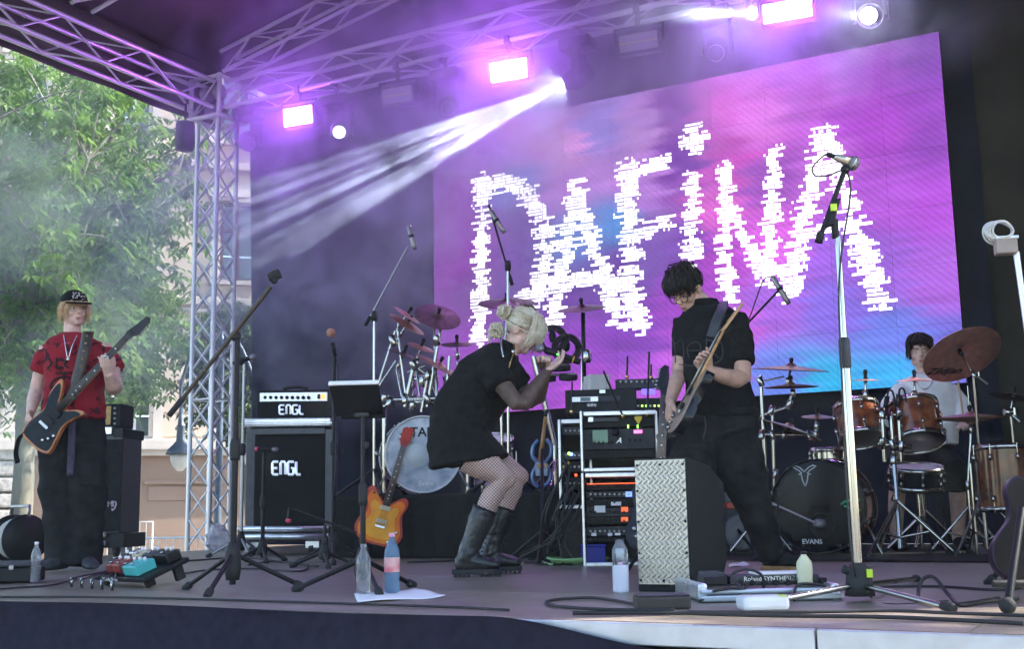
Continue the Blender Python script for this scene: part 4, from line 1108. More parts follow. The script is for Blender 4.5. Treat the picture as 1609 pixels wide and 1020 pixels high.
# ---------------------------------------------------------------- guitarist
def guitarist():
    D0 = 6.25
    S = lambda px, py, off=0.0: dp(px, py, D0+off)
    t = thing('person', 'dark haired guitarist in glasses, black shirt and black trousers, looking down', 'person', gp(1160, 897))
    f = norm(-FH*0.88-R0*0.45); lt = ZU.cross(f)      # facing, and his left
    m = MB()
    fy = norm(-R0*0.60-FH*0.60-ZU*0.66); fz = norm(ZU*0.82-R0*0.32-FH*0.34)
    HC = S(1079, 459)
    P, ax = head(m, HC, fy, fz, 0.98)
    m.tube([P(0, -0.03, -0.03), S(1103, 478), S(1112, 492)], [0.056, 0.056, 0.066], 14)
    m.loft([(S(1110, 488), lt*0.07, f*0.06), (S(1113, 503), lt*0.16, f*0.09), (S(1119, 545), lt*0.165, f*0.105), (S(1126, 600), lt*0.15, f*0.1), (S(1133, 655), lt*0.16, f*0.11), (S(1135, 690), lt*0.14, f*0.1)], 18)
    l_el = S(1166, 594, -0.13); l_wr = S(1113, 583, -0.31)
    m.tube([S(1155, 505, -0.04), S(1164, 550, -0.09), l_el, S(1158, 596, -0.17), S(1138, 592, -0.24), l_wr], [0.062, 0.055, 0.048, 0.05, 0.042, 0.029], 16)
    r_el = S(1068, 588, 0.06); r_wr = S(1053, 632, -0.14)
    m.tube([S(1080, 508, 0.08), S(1073, 550, 0.09), r_el, S(1063, 600, 0.0), r_wr], [0.06, 0.052, 0.044, 0.042, 0.028], 16)
    # fretting hand wraps the neck, picking hand hangs over the strings
    hand(m, l_wr, S(1096, 562, -0.345)-l_wr, R0*0.25+ZU*0.35-FH*0.1, R0*0.75+ZU*0.45+FH*0.3, [(0.85, 0.95, 0.5), (0.8, 0.95, 0.6), (0.7, 0.9, 0.6), (0.6, 0.9, 0.5)], 1.0, thumb=(0.7, 0.1))
    hand(m, r_wr, S(1049, 655, -0.2)-r_wr, R0*0.7-FH*0.0+ZU*-0.1, -FH*0.8+ZU*-0.1, (0.4, 0.5, 0.4), 1.0, thumb=(0.35, 0.5))
    # legs in skin under the trousers keep the figure whole
    legs = (([(1100, 690, 0.03), (1088, 735, -0.06), (1078, 790, -0.16), (1078, 835, -0.1), (1078, 880, -0.05)], [0.105, 0.098, 0.072, 0.062, 0.048]),
            ([(1148, 690, -0.05), (1163, 735, -0.08), (1180, 788, -0.06), (1198, 830, 0.0), (1214, 872, 0.06)], [0.105, 0.10, 0.07, 0.058, 0.047]))
    for pts, rr in legs: m.tube([S(*p) for p in pts], [r*0.85 for r in rr], 14)
    skin_part(t, m, [M['skin_warm']])
    face_bits(t, P, ax, 0.98, brow=M['hair_dark'])
    # small goatee
    MB().ball(P(0, 0.075, -0.094), (0.013, 0.012, 0.010), ax, 10).build('goatee', M['hair_dark'], t)
    # T-shirt
    d = MB()
    secs = [((1109, 476), .064, .062), ((1111, 487), .125, .09), ((1115, 500), .168, .108), ((1118, 530), .172, .122), ((1122, 570), .168, .125), ((1128, 610), .168, .128), ((1135, 640), .176, .132), ((1139, 657), .18, .135)]
    d.loft([(S(*c), lt*w, f*dd) for c, w, dd in secs], 28, pw=2.3)
    d.tube([S(1150, 503, -0.03), S(1160, 530, -0.07), S(1163, 571, -0.10)], [0.08, 0.078, 0.072], 16)
    d.tube([S(1083, 505, 0.07), S(1078, 530, 0.08), S(1076, 562, 0.085)], [0.085, 0.078, 0.068], 16)
    cloth_part(t, d, M['blackcloth'], 'shirt', 0.009, 4, 0.015, (8, 8, 12), seed=8.0)
    c = MB(); c.loft([(S(1109, 480), lt*0.07, f*0.072), (S(1107, 472), lt*0.064, f*0.066)], 20, cap=False); ob = c.build('collar', M['blackcloth'], t); ob.modifiers.new('s', 'SOLIDIFY').thickness = 0.007
    # faint grey print on the chest
    M['print'] = mat('print', (0.042, 0.045, 0.05), 0.8, 0, 0.3, 30)
    pm = MB(); q = S(1108, 552)+f*0.155
    def pr(x, z): return q+lt*x+ZU*z-f*(0.02*(x*8)**2*0.5)
    for pts in ([(-.13, .06), (-.12, .0), (-.12, -.07)], [(-.12, .03), (-.08, .05), (-.07, .0), (-.075, -.06)], [(-.04, -.05), (-.05, .0), (-.02, .03), (.02, .02), (.03, -.05)],
                [(-.05, -.01), (.02, -.015)], [(.06, .05), (.05, -.06)], [(.06, .04), (.11, .02), (.07, -.01), (.12, -.06)], [(-.1, -.08), (0, -.095), (.12, -.08), (.14, .0), (.10, .06)]):
        pm.tube(bez([pr(*p) for p in pts], 5), 0.0028, 5)
    pm.build('chest_print', M['print'], t)
    # trousers
    tr = MB()
    tr.loft([(S(1138, 645), lt*0.185, f*0.13), (S(1135, 680), lt*0.19, f*0.135), (S(1130, 712), lt*0.17, f*0.125), (S(1126, 728), lt*0.12, f*0.1)], 24)
    tr.tube([S(*p) for p in [(1100, 690, 0.03), (1088, 735, -0.06), (1078, 790, -0.16), (1078, 835, -0.1), (1078, 884, -0.05)]], [0.13, 0.125, 0.095, 0.085, 0.08], 18)
    tr.tube([S(*p) for p in [(1150, 690, -0.05), (1165, 735, -0.08), (1181, 786, -0.06), (1198, 830, 0.0), (1212, 874, 0.06)]], [0.13, 0.128, 0.096, 0.078, 0.068], 18)
    cloth_part(t, tr, M['blackdenim'], 'trousers', 0.010, 4, 0.017, (8, 8, 13), seed=1.5)
    MB().tube(bez([S(1107, 655, -0.155), S(1109, 672, -0.17), S(1105, 690, -0.17)], 5), 0.004, 6).build('drawstring', M['charcoal'], t)
    # shoes
    for (px, off, D) in ((1214, 0.0, 6.33), (1080, 0.0, 6.2)):
        hl = dp(px, 890, D); hl.z = 0; u = norm(R0*0.65-FH*0.75) if px > 1100 else norm(-FH*0.8-R0*0.5); w = ZU.cross(u)
        b = MB(); b.loft([(hl-u*0.05+ZU*0.05, ZU*0.03, w*0.03), (hl+ZU*0.065, ZU*0.055, w*0.042), (hl+u*0.08+ZU*0.055, ZU*0.042, w*0.045), (hl+u*0.16+ZU*0.045, ZU*0.03, w*0.05), (hl+u*0.205+ZU*0.035, ZU*0.015, w*0.03)], 16)
        b.tube([hl+ZU*0.06, hl+ZU*0.14], [0.05, 0.055], 14)
        sh = cloth_part(t, b, M['blackdenim'], 'shoe', 0.007, 3, 0.002, (20, 20, 20))
        MB().prism([(-0.06, -0.03), (0.04, -0.04), (0.15, -0.052), (0.215, -0.02), (0.215, 0.02), (0.15, 0.052), (0.04, 0.04), (-0.06, 0.03)], Vector((hl.x, hl.y, 0.002)), u, w, ZU*0.024).build('sole', M['gumsole'], sh, bevel=0.004)
    # hair
    rg = random.Random(9); h = MB(); h.ball(P(0, -0.022, 0.058), (0.083, 0.098, 0.088), ax, 20); h.ball(P(0, 0.03, 0.085), (0.068, 0.06, 0.055), ax, 16)
    h.ball(P(0, -0.075, 0.02), (0.065, 0.03, 0.05), ax, 14)
    link(shift(wrinkle(remesh(h, 0.006, 3), 0.007, (50, 50, 50)), root_loc(t)), 'hair', M['hair_dark'], t)
    st = []; fx, fyy, fzz = ax
    for i in range(190):
        a = rg.uniform(-1.5, 1.5); top = P(rg.uniform(-0.03, 0.03), rg.uniform(-0.07, 0.0), 0.150)
        side = P(0.088*math.sin(a), 0.022+0.085*math.cos(a), 0.095); e = P(0.085*math.sin(a), 0.03+0.082*math.cos(a), rg.uniform(0.032, 0.06) if abs(a) < 0.85 else rg.uniform(0.0, 0.04))
        st.append([top, top.lerp(side, 0.5)+fzz*0.02, side, e])
    for i in range(90):
        a = rg.uniform(1.4, 4.9); top = P(rg.uniform(-0.03, 0.03), rg.uniform(-0.08, -0.04), 0.148); side = P(0.088*math.sin(a), -0.02+0.1*math.cos(a), 0.06); e = P(0.08*math.sin(a), -0.02+0.093*math.cos(a), rg.uniform(-0.02, 0.02))
        st.append([top, top.lerp(side, 0.5)+fzz*0.02, side, e])
    
    for i in range(90):
        p = P(rg.uniform(-.07, .07), rg.uniform(-.09, .05), rg.uniform(0.12, 0.145)); v = norm(fyy*rg.uniform(-.2, .9)+fzz*rg.uniform(.2, .9)+fx*rg.gauss(0, .5)); st.append([p, p+v*0.016, p+v*0.024+fyy*0.012-fzz*0.004])
    hh = MB(); locks(hh, st, rg, 0.0052); hh.build('hair_strands', M['hair_dark'], t)
    # glasses and ear piece
    g = MB()
    for s_ in (-1, 1):
        pts = [P(s_*0.033+0.026*math.cos(q), 0.098-0.008*abs(math.cos(q)), 0.006+0.02*math.sin(q)) for q in np.linspace(0, 2*math.pi, 15)]
        g.tube(pts, 0.0026, 6, cap=False); g.tube([P(s_*0.058, 0.09, 0.012), P(s_*0.08, 0.05, 0.014), P(s_*0.082, -0.005, 0.016)], 0.0026, 6)
    g.tube([P(-0.009, 0.101, 0.01), P(0.009, 0.101, 0.01)], 0.0024, 6)
    g.build('glasses', M['black'], t)
    MB().ball(P(0.084, -0.004, 0.002), 0.012, n=10).tube([P(0.088, 0, 0.0), P(0.084, -0.03, 0.03)], 0.004, 6).build('ear_monitor', M['silver'], t)
    return S, f, lt
GS, GF, GL = guitarist()

# ---------------------------------------------------------------- bass player
def bassist():
    D0 = 7.75
    S = lambda px, py, off=0.0: dp(px, py, D0+off)
    t = thing('person', 'bass player in black cap, red printed shirt and baggy black trousers', 'person', gp(112, 897))
    f = norm(-FH*0.93+R0*0.25); lt = ZU.cross(f)
    m = MB()
    fy = norm(R0*0.62-FH*0.78-ZU*0.04); fz = norm(ZU+R0*-0.05)
    P, ax = head(m, S(117, 490), fy, fz, 1.0)
    m.tube([P(0, -0.03, -0.04), S(113, 522), S(113, 533)], [0.055, 0.055, 0.066], 14)
    m.loft([(S(113, 530), lt*0.07, f*0.06), (S(116, 543), lt*0.17, f*0.085), (S(117, 580), lt*0.16, f*0.1), (S(116, 620), lt*0.14, f*0.09), (S(115, 665), lt*0.15, f*0.1)], 18)
    r_el = S(57, 614, 0.05); r_wr = S(48, 648, -0.12)
    m.tube([S(77, 546, 0.02), S(66, 580, 0.04), r_el, S(53, 628, -0.02), r_wr], [0.062, 0.052, 0.045, 0.044, 0.029], 16)
    l_el = S(180, 613, -0.08); l_wr = S(170, 586, -0.24)
    m.tube([S(160, 546, -0.02), S(176, 578, -0.04), l_el, S(178, 606, -0.14), l_wr], [0.062, 0.053, 0.05, 0.048, 0.031], 16)
    hand(m, r_wr, S(43, 667, -0.18)-r_wr, R0*0.9+FH*0.1, -FH*0.7+ZU*0.4, (0.6, 0.7, 0.5), 1.02, thumb=(0.4, 0.5))
    hand(m, l_wr, S(166, 563, -0.29)-l_wr, -R0*0.55-ZU*0.2+FH*0.1, R0*0.55+FH*0.4, [(0.75, 0.9, 0.6), (0.7, 0.9, 0.6), (0.6, 0.9, 0.6), (0.5, 0.8, 0.5)], 1.02, thumb=(0.5, 0.2))
    for pts in ([(95, 665, 0.0), (92, 770, 0.0), (96, 885, 0.0)], [(136, 665, 0.0), (136, 770, -0.03), (135, 885, 0.0)]): m.tube([S(*p) for p in pts], [0.07, 0.06, 0.045], 12)
    skin_part(t, m, [M['skin_pale']])
    face_bits(t, P, ax, 1.0, brow=M['hair_straw'])
    # red T-shirt with dark print
    red = mat('redshirt', (0.23, 0.011, 0.022), 0.85, 0, 0.3, 9, bump=0.3, bscale=240, col2=(0.30, 0.017, 0.03), spec=0.2)
    nt = red.node_tree; L = nt.links; b_ = nt.nodes['Principled BSDF']; src = b_.inputs['Base Color'].links[0].from_socket
    tc = nt.nodes.new('ShaderNodeTexCoord'); n2 = nt.nodes.new('ShaderNodeTexNoise'); n2.inputs['Scale'].default_value = 11; n2.inputs['Detail'].default_value = 5; n2.inputs['Distortion'].default_value = 1.6
    rp = nt.nodes.new('ShaderNodeValToRGB'); rp.color_ramp.elements[0].position = 0.56; rp.color_ramp.elements[1].position = 0.60
    mi = nt.nodes.new('ShaderNodeMix'); mi.data_type = 'RGBA'; mi.inputs[7].default_value = (0.05, 0.008, 0.014, 1)
    L.new(tc.outputs['Object'], n2.inputs[0]); L.new(n2.outputs[0], rp.inputs[0]); L.new(rp.outputs[0], mi.inputs[0]); L.new(src, mi.inputs[6]); L.new(mi.outputs[2], b_.inputs['Base Color'])
    d = MB()
    d.loft([(S(*c), lt*w, f*dd) for c, w, dd in (((113, 524), .068, .062), ((114, 532), .135, .088), ((117, 543), .195, .108), ((118, 570), .195, .128), ((117, 605), .185, .128), ((116, 635), .195, .132), ((116, 659), .205, .138))], 28, pw=2.3)
    d.tube([S(84, 550, 0.02), S(73, 565, 0.03), S(65, 586, 0.04)], [0.078, 0.08, 0.076], 16)
    d.tube([S(154, 550, -0.02), S(167, 565, -0.03), S(179, 583, -0.05)], [0.078, 0.08, 0.076], 16)
    cloth_part(t, d, red, 'shirt', 0.010, 4, 0.014, (8, 8, 11), seed=4.0)
    # printed emblem: dark strokes over the chest
    dk = mat('darkprint', (0.035, 0.008, 0.012), 0.85); pm = MB(); q = S(104, 590)+f*0.150
    def pr(x, z): return q+lt*x+ZU*z-f*(0.9*x*x)
    for pts in ([(-.1, .1), (-.08, .06), (-.1, .03)], [(-.05, .1), (-.05, .03)], [(-.05, .03), (-.01, .04)], [(.02, .1), (.0, .06), (.03, .03)], [(0.0, .0), (0, -.16)], [(0, -.02), (-.06, -.05), (-.08, -.1), (-.04, -.08)], [(0, -.02), (.06, -.05), (.08, -.1), (.04, -.08)], [(-.05, .0), (.05, .0)], [(-.03, -.12), (0, -.17), (.03, -.12)]):
        pm.tube(bez([pr(*p) for p in pts], 5), 0.008, 5)
    pm.build('chest_print', dk, t)
    # baggy trousers
    tr = MB()
    tr.loft([(S(115, 652), lt*0.19, f*0.125), (S(115, 690), lt*0.2, f*0.14), (S(115, 720), lt*0.19, f*0.13), (S(115, 735), lt*0.14, f*0.1)], 24)
    tr.tube([S(92, 700), S(90, 770), S(94, 830), S(97, 888)], [0.12, 0.108, 0.09, 0.098], 20)
    tr.tube([S(138, 700), S(139, 770, -0.02), S(137, 830), S(134, 888)], [0.12, 0.115, 0.098, 0.104], 20)
    cloth_part(t, tr, M['blackdenim'], 'trousers', 0.011, 4, 0.02, (7, 7, 9), seed=2.5)
    tie = mat('tie', (0.035, 0.022, 0.06), 0.7, 0, 0.4, 60)
    def tf(u, v): return S(109+u*10-v*3, 660+v*88, -0.165-0.01*math.sin(v*5))+f*0.01*math.sin(u*3.1)
    ob = MB().grid(tf, 4, 14).build('hanging_scarf', tie, t); ob.modifiers.new('s', 'SOLIDIFY').thickness = 0.006
    MB().box(S(142, 745, -0.125), (0.13, 0.02, 0.16), (lt, f, ZU)).build('cargo_pocket', M['blackdenim'], t, bevel=0.01)
    for px in (97, 136):
        hl = dp(px, 895, 7.75); hl.z = 0; u = norm(f+R0*(0.3 if px > 100 else -0.5)); w = ZU.cross(u)
        b = MB(); b.loft([(hl-u*0.05+ZU*0.045, ZU*0.03, w*0.03), (hl+ZU*0.06, ZU*0.05, w*0.045), (hl+u*0.1+ZU*0.05, ZU*0.042, w*0.05), (hl+u*0.18+ZU*0.04, ZU*0.03, w*0.05), (hl+u*0.22+ZU*0.03, ZU*0.015, w*0.03)], 16)
        cloth_part(t, b, M['charcoal'], 'shoe', 0.008, 3, 0.001, (20, 20, 20))
    # cap with brim and pale emblem
    cap = MB(); cap.ball(P(0, -0.014, 0.068), (0.088, 0.106, 0.084), ax, 22)
    cm = remesh(cap, 0.007, 3); link(shift(cm, root_loc(t)), 'cap', M['blackcloth'], t)
    br = MB(); fx, fyy, fzz = ax
    pts = [(0.084*math.sin(a), 0.05+0.125*max(0, math.cos(a))**0.7) for a in np.linspace(-1.5, 1.5, 17)]
    br.prism(pts, P(0, 0, 0.052), fx, fyy-fzz*0.10, fzz*0.012, True)
    br.build('cap_brim', M['blackcloth'], t, bevel=0.002)
    em = MB(); rg = random.Random(2)
    for i in range(26):
        a = rg.uniform(-0.45, 0.45); z = rg.uniform(-0.018, 0.022); p = P(0.088*math.sin(a), -0.014+0.106*math.cos(a)*(1-0.02), 0.098+z)
        p = p-fyy*max(0, z)*0.35; em.tube([p, p+fx*rg.uniform(-.012, .012)+fzz*rg.uniform(-.01, .012)], 0.0032, 5)
    em.build('cap_emblem', mat('emblem', (0.55, 0.5, 0.52), 0.7), t)
    st = []
    for i in range(150):
        a = rg.uniform(-2.5, 2.5); y0 = 0.078*math.cos(a); 
        top = P(0.08*math.sin(a), 0.0+0.088*math.cos(a), 0.062)
        if abs(a) < 0.75: e = P(0.083*math.sin(a), 0.012+0.084*math.cos(a), rg.uniform(0.012, 0.035))
        else: e = P(0.094*math.sin(a), 0.0+0.092*math.cos(a), rg.uniform(-0.085, -0.005))
        st.append([top, top.lerp(e, 0.5)+(top-P(0, 0, 0.06))*rg.uniform(0.0, 0.22), e+Vector((rg.gauss(0,.008), rg.gauss(0,.008), 0))])
    for i in range(24):
        p = P(rg.uniform(-.02, .02), -0.09, -0.04); st.append([p, p-fyy*0.03-fzz*0.03, p-fyy*rg.uniform(0, .03)-fzz*rg.uniform(.06, .10)])
    hh = MB(); locks(hh, st, rg, 0.0048); hh.build('hair', M['hair_straw'], t)
    g = MB()
    for s_ in (-1, 1):
        pp = [P(s_*0.033+0.025*math.cos(q), 0.092-0.008*abs(math.cos(q)), 0.008+0.018*math.sin(q)) for q in np.linspace(0, 2*math.pi, 13)]
        g.tube(pp, 0.002, 6, cap=False)
    g.tube([P(-0.009, 0.095, 0.012), P(0.009, 0.095, 0.012)], 0.002, 6); g.build('glasses', M['dullsteel'], t)
    MB().tube(bez([S(100, 526, -0.10), S(103, 545, -0.135), S(107, 563, -0.15), S(113, 545, -0.14), S(121, 527, -0.10)], 6), 0.003, 6).build('necklace', M['silver'], t)
    MB().ball(S(107, 565, -0.152), 0.012, n=10).build('pendant', M['silver'], t)
    for j in (0.35, 0.7): MB().ball(S(163+j*4, 560, -0.36), 0.009, n=8).build('ring', M['silver'], t)
    return S, f, lt
BS, BF, BL = bassist()

# ---------------------------------------------------------------- drummer
def drummer():
    D0 = 9.0
    S = lambda px, py, off=0.0: dp(px, py, D0+off)
    b0 = dp(1455, 860, D0); b0.z = 0
    t = thing('person', 'seated drummer with dark hair in a loose white shirt, half behind a cymbal', 'person', b0)
    f = norm(-FH*0.95-R0*0.15); lt = ZU.cross(f)
    m = MB(); P, ax = head(m, S(1445, 556), norm(-FH-R0*0.25-ZU*0.15), ZU, 1.05)
    m.tube([P(0, -0.03, -0.04), S(1453, 584), S(1453, 597)], [0.055, 0.056, 0.066], 14)
    m.loft([(S(1453, 590), lt*0.08, f*0.07), (S(1454, 605), lt*0.19, f*0.1), (S(1455, 650), lt*0.17, f*0.11), (S(1456, 700), lt*0.17, f*0.13)], 18)
    la = [(1490, 612, 0), (1518, 650, -0.05), (1516, 672, -0.25)]; ra = [(1418, 612, 0), (1398, 650, -0.05), (1425, 668, -0.3)]
    for a in (la, ra): m.tube([S(*p) for p in a], [0.06, 0.05, 0.03], 12)
    hand(m, S(1516, 672, -0.25), -FH*0.6+ZU*0.2-R0*0.3, -ZU, -R0, (0.9, 1.0, 0.8), 1.0, thumb=(0.5, 0.5))
    hand(m, S(1425, 668, -0.3), -FH*0.6+ZU*0.2+R0*0.3, -ZU, R0, (0.9, 1.0, 0.8), 1.0, thumb=(0.5, 0.5))
    for s_, kx in ((-1, 1412), (1, 1502)):
        kn = S(kx, 742, -0.42); m.tube([S(1456+s_*18, 722, 0), kn, S(kx+s_*4, 800, -0.38), S(kx+s_*4, 852, -0.34)], [0.1, 0.065, 0.058, 0.04], 14)
    skin_part(t, m, [M['skin_pale']], 0.007)
    face_bits(t, P, ax, 1.0, brow=M['hair_dark'])
    d = MB(); d.loft([(S(1453, 588), lt*0.075, f*0.07), (S(1453, 597), lt*0.18, f*0.1), (S(1454, 610), lt*0.225, f*0.115), (S(1456, 650), lt*0.225, f*0.15), (S(1457, 700), lt*0.225, f*0.17)], 26, pw=2.2)
    d.tube([S(1488, 614), S(1508, 640, -0.03), S(1516, 664, -0.12)], [0.085, 0.085, 0.07], 16); d.tube([S(1420, 614), S(1402, 640, -0.03), S(1405, 664, -0.14)], [0.085, 0.085, 0.07], 16)
    cloth_part(t, d, mat('whiteshirt', (0.84, 0.83, 0.82), 0.85, 0, 0.06, 10, bump=0.25, bscale=200), 'shirt', 0.011, 5, 0.013, (5, 5, 9), seed=6.0)
    tr = MB()
    for s_, kx in ((-1, 1412), (1, 1502)):
        kn = S(kx, 742, -0.42); tr.tube([S(1456+s_*18, 722, 0.05), kn, S(kx+s_*4, 772, -0.40)], [0.125, 0.095, 0.09], 16)
    tr.ball(S(1456, 715, 0.05), (0.2, 0.16, 0.12), (lt, f, ZU), 18)
    cloth_part(t, tr, M['blackdenim'], 'shorts', 0.012, 4, 0.008, (8, 8, 8))
    for s_, kx in ((-1, 1412), (1, 1502)):
        q = S(kx+s_*4, 850, -0.36); q.z = 0; b = MB(); b.loft([(q+FH*0.05+ZU*0.045, ZU*0.03, R0*0.03), (q+ZU*0.05, ZU*0.05, R0*0.042), (q-FH*0.12+ZU*0.04, ZU*0.036, R0*0.047), (q-FH*0.2+ZU*0.03, ZU*0.015, R0*0.03)], 14)
        cloth_part(t, b, M['blackdenim'], 'shoe', 0.009, 2, 0.0, (9, 9, 9))
    rg = random.Random(12); h = MB(); h.ball(P(0, -0.02, 0.056), (0.085, 0.1, 0.09), ax, 18); h.ball(P(0, -0.06, -0.01), (0.075, 0.05, 0.06), ax, 14)
    link(shift(wrinkle(remesh(h, 0.007, 3), 0.007, (50, 50, 50)), root_loc(t)), 'hair', M['hair_dark'], t)
    st = []
    for i in range(150):
        a = rg.uniform(-2.6, 2.6); top = P(0, -0.04, 0.150); sd_ = P(0.09*math.sin(a), 0.01+0.088*math.cos(a), 0.09); e = P(0.09*math.sin(a), 0.014+0.088*math.cos(a), rg.uniform(0.05, 0.07) if abs(a) < 0.9 else rg.uniform(-0.06, 0.0)); st.append([top, top.lerp(sd_, .5)+ZU*0.02, sd_, e])
    hh = MB(); locks(hh, st, rg, 0.008); hh.build('hair_strands', M['hair_dark'], t)
    MB().tube(bez([S(1438, 592, -0.1), S(1443, 606, -0.14), S(1453, 612, -0.155), S(1462, 606, -0.14), S(1467, 592, -0.1)], 5), 0.005, 6).build('necklace', M['silver'], t)
    sk = thing('drumstick', 'wooden drumstick raised in the drummer\'s hand behind the tilted cymbal', 'drumstick', S(1516, 670, -0.3))
    MB().tube([S(1517, 676, -0.3), S(1510, 630, -0.28), S(1503, 585, -0.26)], [0.0085, 0.0085, 0.006], 8).build('shaft', mat('hickory', (0.55, 0.36, 0.2), 0.5, 0, 0.1, 20), sk)
    MB().ball(S(1503, 583, -0.26), 0.008, n=8).build('tip', mat('hickorytip', (0.6, 0.45, 0.3), 0.5), sk)
    st_ = thing('drum_stool', 'round black drum stool under the seated drummer', 'stool', Vector((b0.x, b0.y, 0)))
    sz = S(1456, 738).z
    MB().lathe([(0.16, 0), (0.17, 0.02), (0.17, 0.07), (0.15, 0.09)], Vector((b0.x, b0.y, sz-0.09)), ZU, 20).build('seat', M['leather'], st_)
    rod('post', Vector((b0.x, b0.y, 0.2)), Vector((b0.x, b0.y, sz-0.08)), 0.02, M['chrome'], st_)
    for k in range(3):
        a = k*2.1+0.4; rod('leg', Vector((b0.x, b0.y, 0.3)), Vector((b0.x+0.26*math.cos(a), b0.y+0.26*math.sin(a), 0.012)), 0.012, M['chrome'], st_)
drummer()
# ================================================================ helpers for stage gear
def axes(turn=0.0):
    """right, away, up for a box turned by so many degrees from facing the camera"""
    a = rad(turn); r = R0*math.cos(a)+FH*math.sin(a); f = FH*math.cos(a)-R0*math.sin(a); return (r, f, ZU)
def tripod(t, base, hub, reach, ang, m, r=0.011, feet=True, n=3):
    for k in range(n):
        a = ang+k*2*math.pi/n; e = base+(R0*math.cos(a)+FH*math.sin(a))*reach+ZU*0.014
        l = rod('leg', base+ZU*hub, e, r, m, t)
        if feet: MB().lathe([(0.012, -0.03), (0.018, -0.02), (0.018, 0.02), (0.01, 0.026)], e, norm(e-base-ZU*hub), 10).build('rubber_foot', M['rubber'], t)
def microphone(t, a, b, r=0.018, m=None, headm=None, own=None):
    d = norm(b-a); L = (b-a).length
    MB().lathe([(r*0.6, 0), (r*0.7, L*0.25), (r*0.85, L*0.7), (r*1.0, L*0.74)], a, d, 14).build('mic_body', m or M['black'], t)
    MB().lathe([(r*1.0, L*0.74), (r*1.3, L*0.8), (r*1.25, L*0.92), (r*0.7, L)], a, d, 14).build('mic_head', headm or M['micgrille'], t)
M['micgrille'] = mat('micgrille', (0.25, 0.25, 0.26), 0.4, 0.8, 0.3, 200, bump=0.5, bscale=400)
M['foam'] = mat('foam', (0.42, 0.20, 0.13), 0.9, 0, 0.2, 60, bump=0.6, bscale=200)
M['copper'] = mat('copper', (0.30, 0.085, 0.022), 0.18, 0, 0.5, 14, coat=1.0, col2=(0.10, 0.02, 0.008), detail=8)
M['cymbal'] = mat('cymbal', (0.42, 0.30, 0.17), 0.32, 1.0, 0.15, 20, bump=0.25, bscale=90)
M['cymdark'] = mat('cymdark', (0.14, 0.09, 0.075), 0.36, 0.9, 0.3, 20, bump=0.4, bscale=60)
M['cymred'] = mat('cymred', (0.50, 0.24, 0.19), 0.35, 0.65, 0.15, 20, bump=0.2, bscale=90)
M['drumhead'] = mat('drumhead', (0.03, 0.03, 0.035), 0.25, 0, 0.2, 8)
M['drumwhite'] = mat('drumwhite', (0.6, 0.6, 0.62), 0.4, 0, 0.1, 8)
M['acrylic'] = mat('acrylic', (0.45, 0.35, 0.5), 0.08, 0, 0.1, 4, trans=0.75, alpha=0.7)
M['gig'] = mat('gig', (0.72, 0.74, 0.78), 0.3, 0.9, 0.1, 20)

def cymbal(t, C, nrm, r, m, name='cymbal', bell=0.16):
    nrm = norm(nrm)
    c = MB().lathe([(0.006, 0.026*r/0.2), (r*bell*0.6, 0.024*r/0.2), (r*bell, 0.010*r/0.2), (r*0.5, 0.003), (r*0.98, -0.012*r/0.2), (r, -0.013*r/0.2), (r*0.98, -0.0145*r/0.2), (r*0.5, 0.0), (r*bell, 0.007*r/0.2), (r*bell*0.6, 0.021*r/0.2), (0.006, 0.023*r/0.2)], C, nrm, 40, cap=False).build(name, m, t)
    MB().lathe([(0.012, -0.03), (0.016, -0.01), (0.012, 0.012), (0.012, 0.03), (0.016, 0.036), (0.014, 0.055), (0.004, 0.06)], C+nrm*0.012, nrm, 12).build('felt', M['black'], c)
    return c
def clampjoint(t, p, d=ZU, r=0.02):
    MB().lathe([(r*0.8, -r*1.6), (r, -r*1.4), (r, r*1.4), (r*0.8, r*1.6)], p, d, 12).build('clamp', M['chrome'], t)
    e = frame(Vector(d))[0]; MB().tube([p, p+e*r*2.0], [r*0.45, r*0.3], 8).box(p+e*r*2.3, (r*0.4, r*0.5, r*1.8)).build('wing_nut', M['chrome'], t)
def drum(name, label, C, ax, r, depth, shell, front, back=None, lugs=8, group=None, cat='drum', hoop=None, loc=None):
    """C is the centre of the struck head, the shell runs along ax"""
    ax = norm(ax); u, w = frame(ax); hoop = hoop or M['chrome']
    t = thing(name, label, cat, loc if loc is not None else C+ax*depth, group)
    MB().lathe([(r*0.985, 0.004), (r*0.985, depth-0.004)], C, ax, 48, cap=False).build('shell', shell, t)
    MB().lathe([(0.001, 0), (r*0.9, 0.0), (r*0.985, 0.004)], C, ax, 40, cap=False).build('head', front, t)
    MB().lathe([(0.001, depth), (r*0.9, depth), (r*0.985, depth-0.004)], C, ax, 40, cap=False).build('head', back or M['drumhead'], t)
    for h in (0.0, depth):
        s_ = 1 if h == 0 else -1
        MB().lathe([(r*0.985, h+s_*0.0), (r*0.99, h-s_*0.012), (r*1.03, h-s_*0.014), (r*1.035, h+s_*0.02), (r*1.0, h+s_*0.022), (r*0.985, h)], C, ax, 48, cap=False).build('hoop', hoop, t)
    for k in range(lugs):
        a = 2*math.pi*(k+0.5)/lugs; d = u*math.cos(a)+w*math.sin(a)
        for h in (0.0, depth):
            s_ = 1 if h == 0 else -1
            p = C+ax*(h+s_*min(0.07, depth*0.3))+d*(r*1.0+0.008)
            lg = MB().loft([(p-ax*0.02, d*0.008, ax.cross(d)*0.007), (p, d*0.015, ax.cross(d)*0.011), (p+ax*0.02, d*0.008, ax.cross(d)*0.007)], 10).build('lug', M['chrome'], t)
            rod('tension_rod', p, C+ax*(h-s_*0.014)+d*(r*1.02+0.003), 0.0035, M['chrome'], t, 6)
    return t, u, w

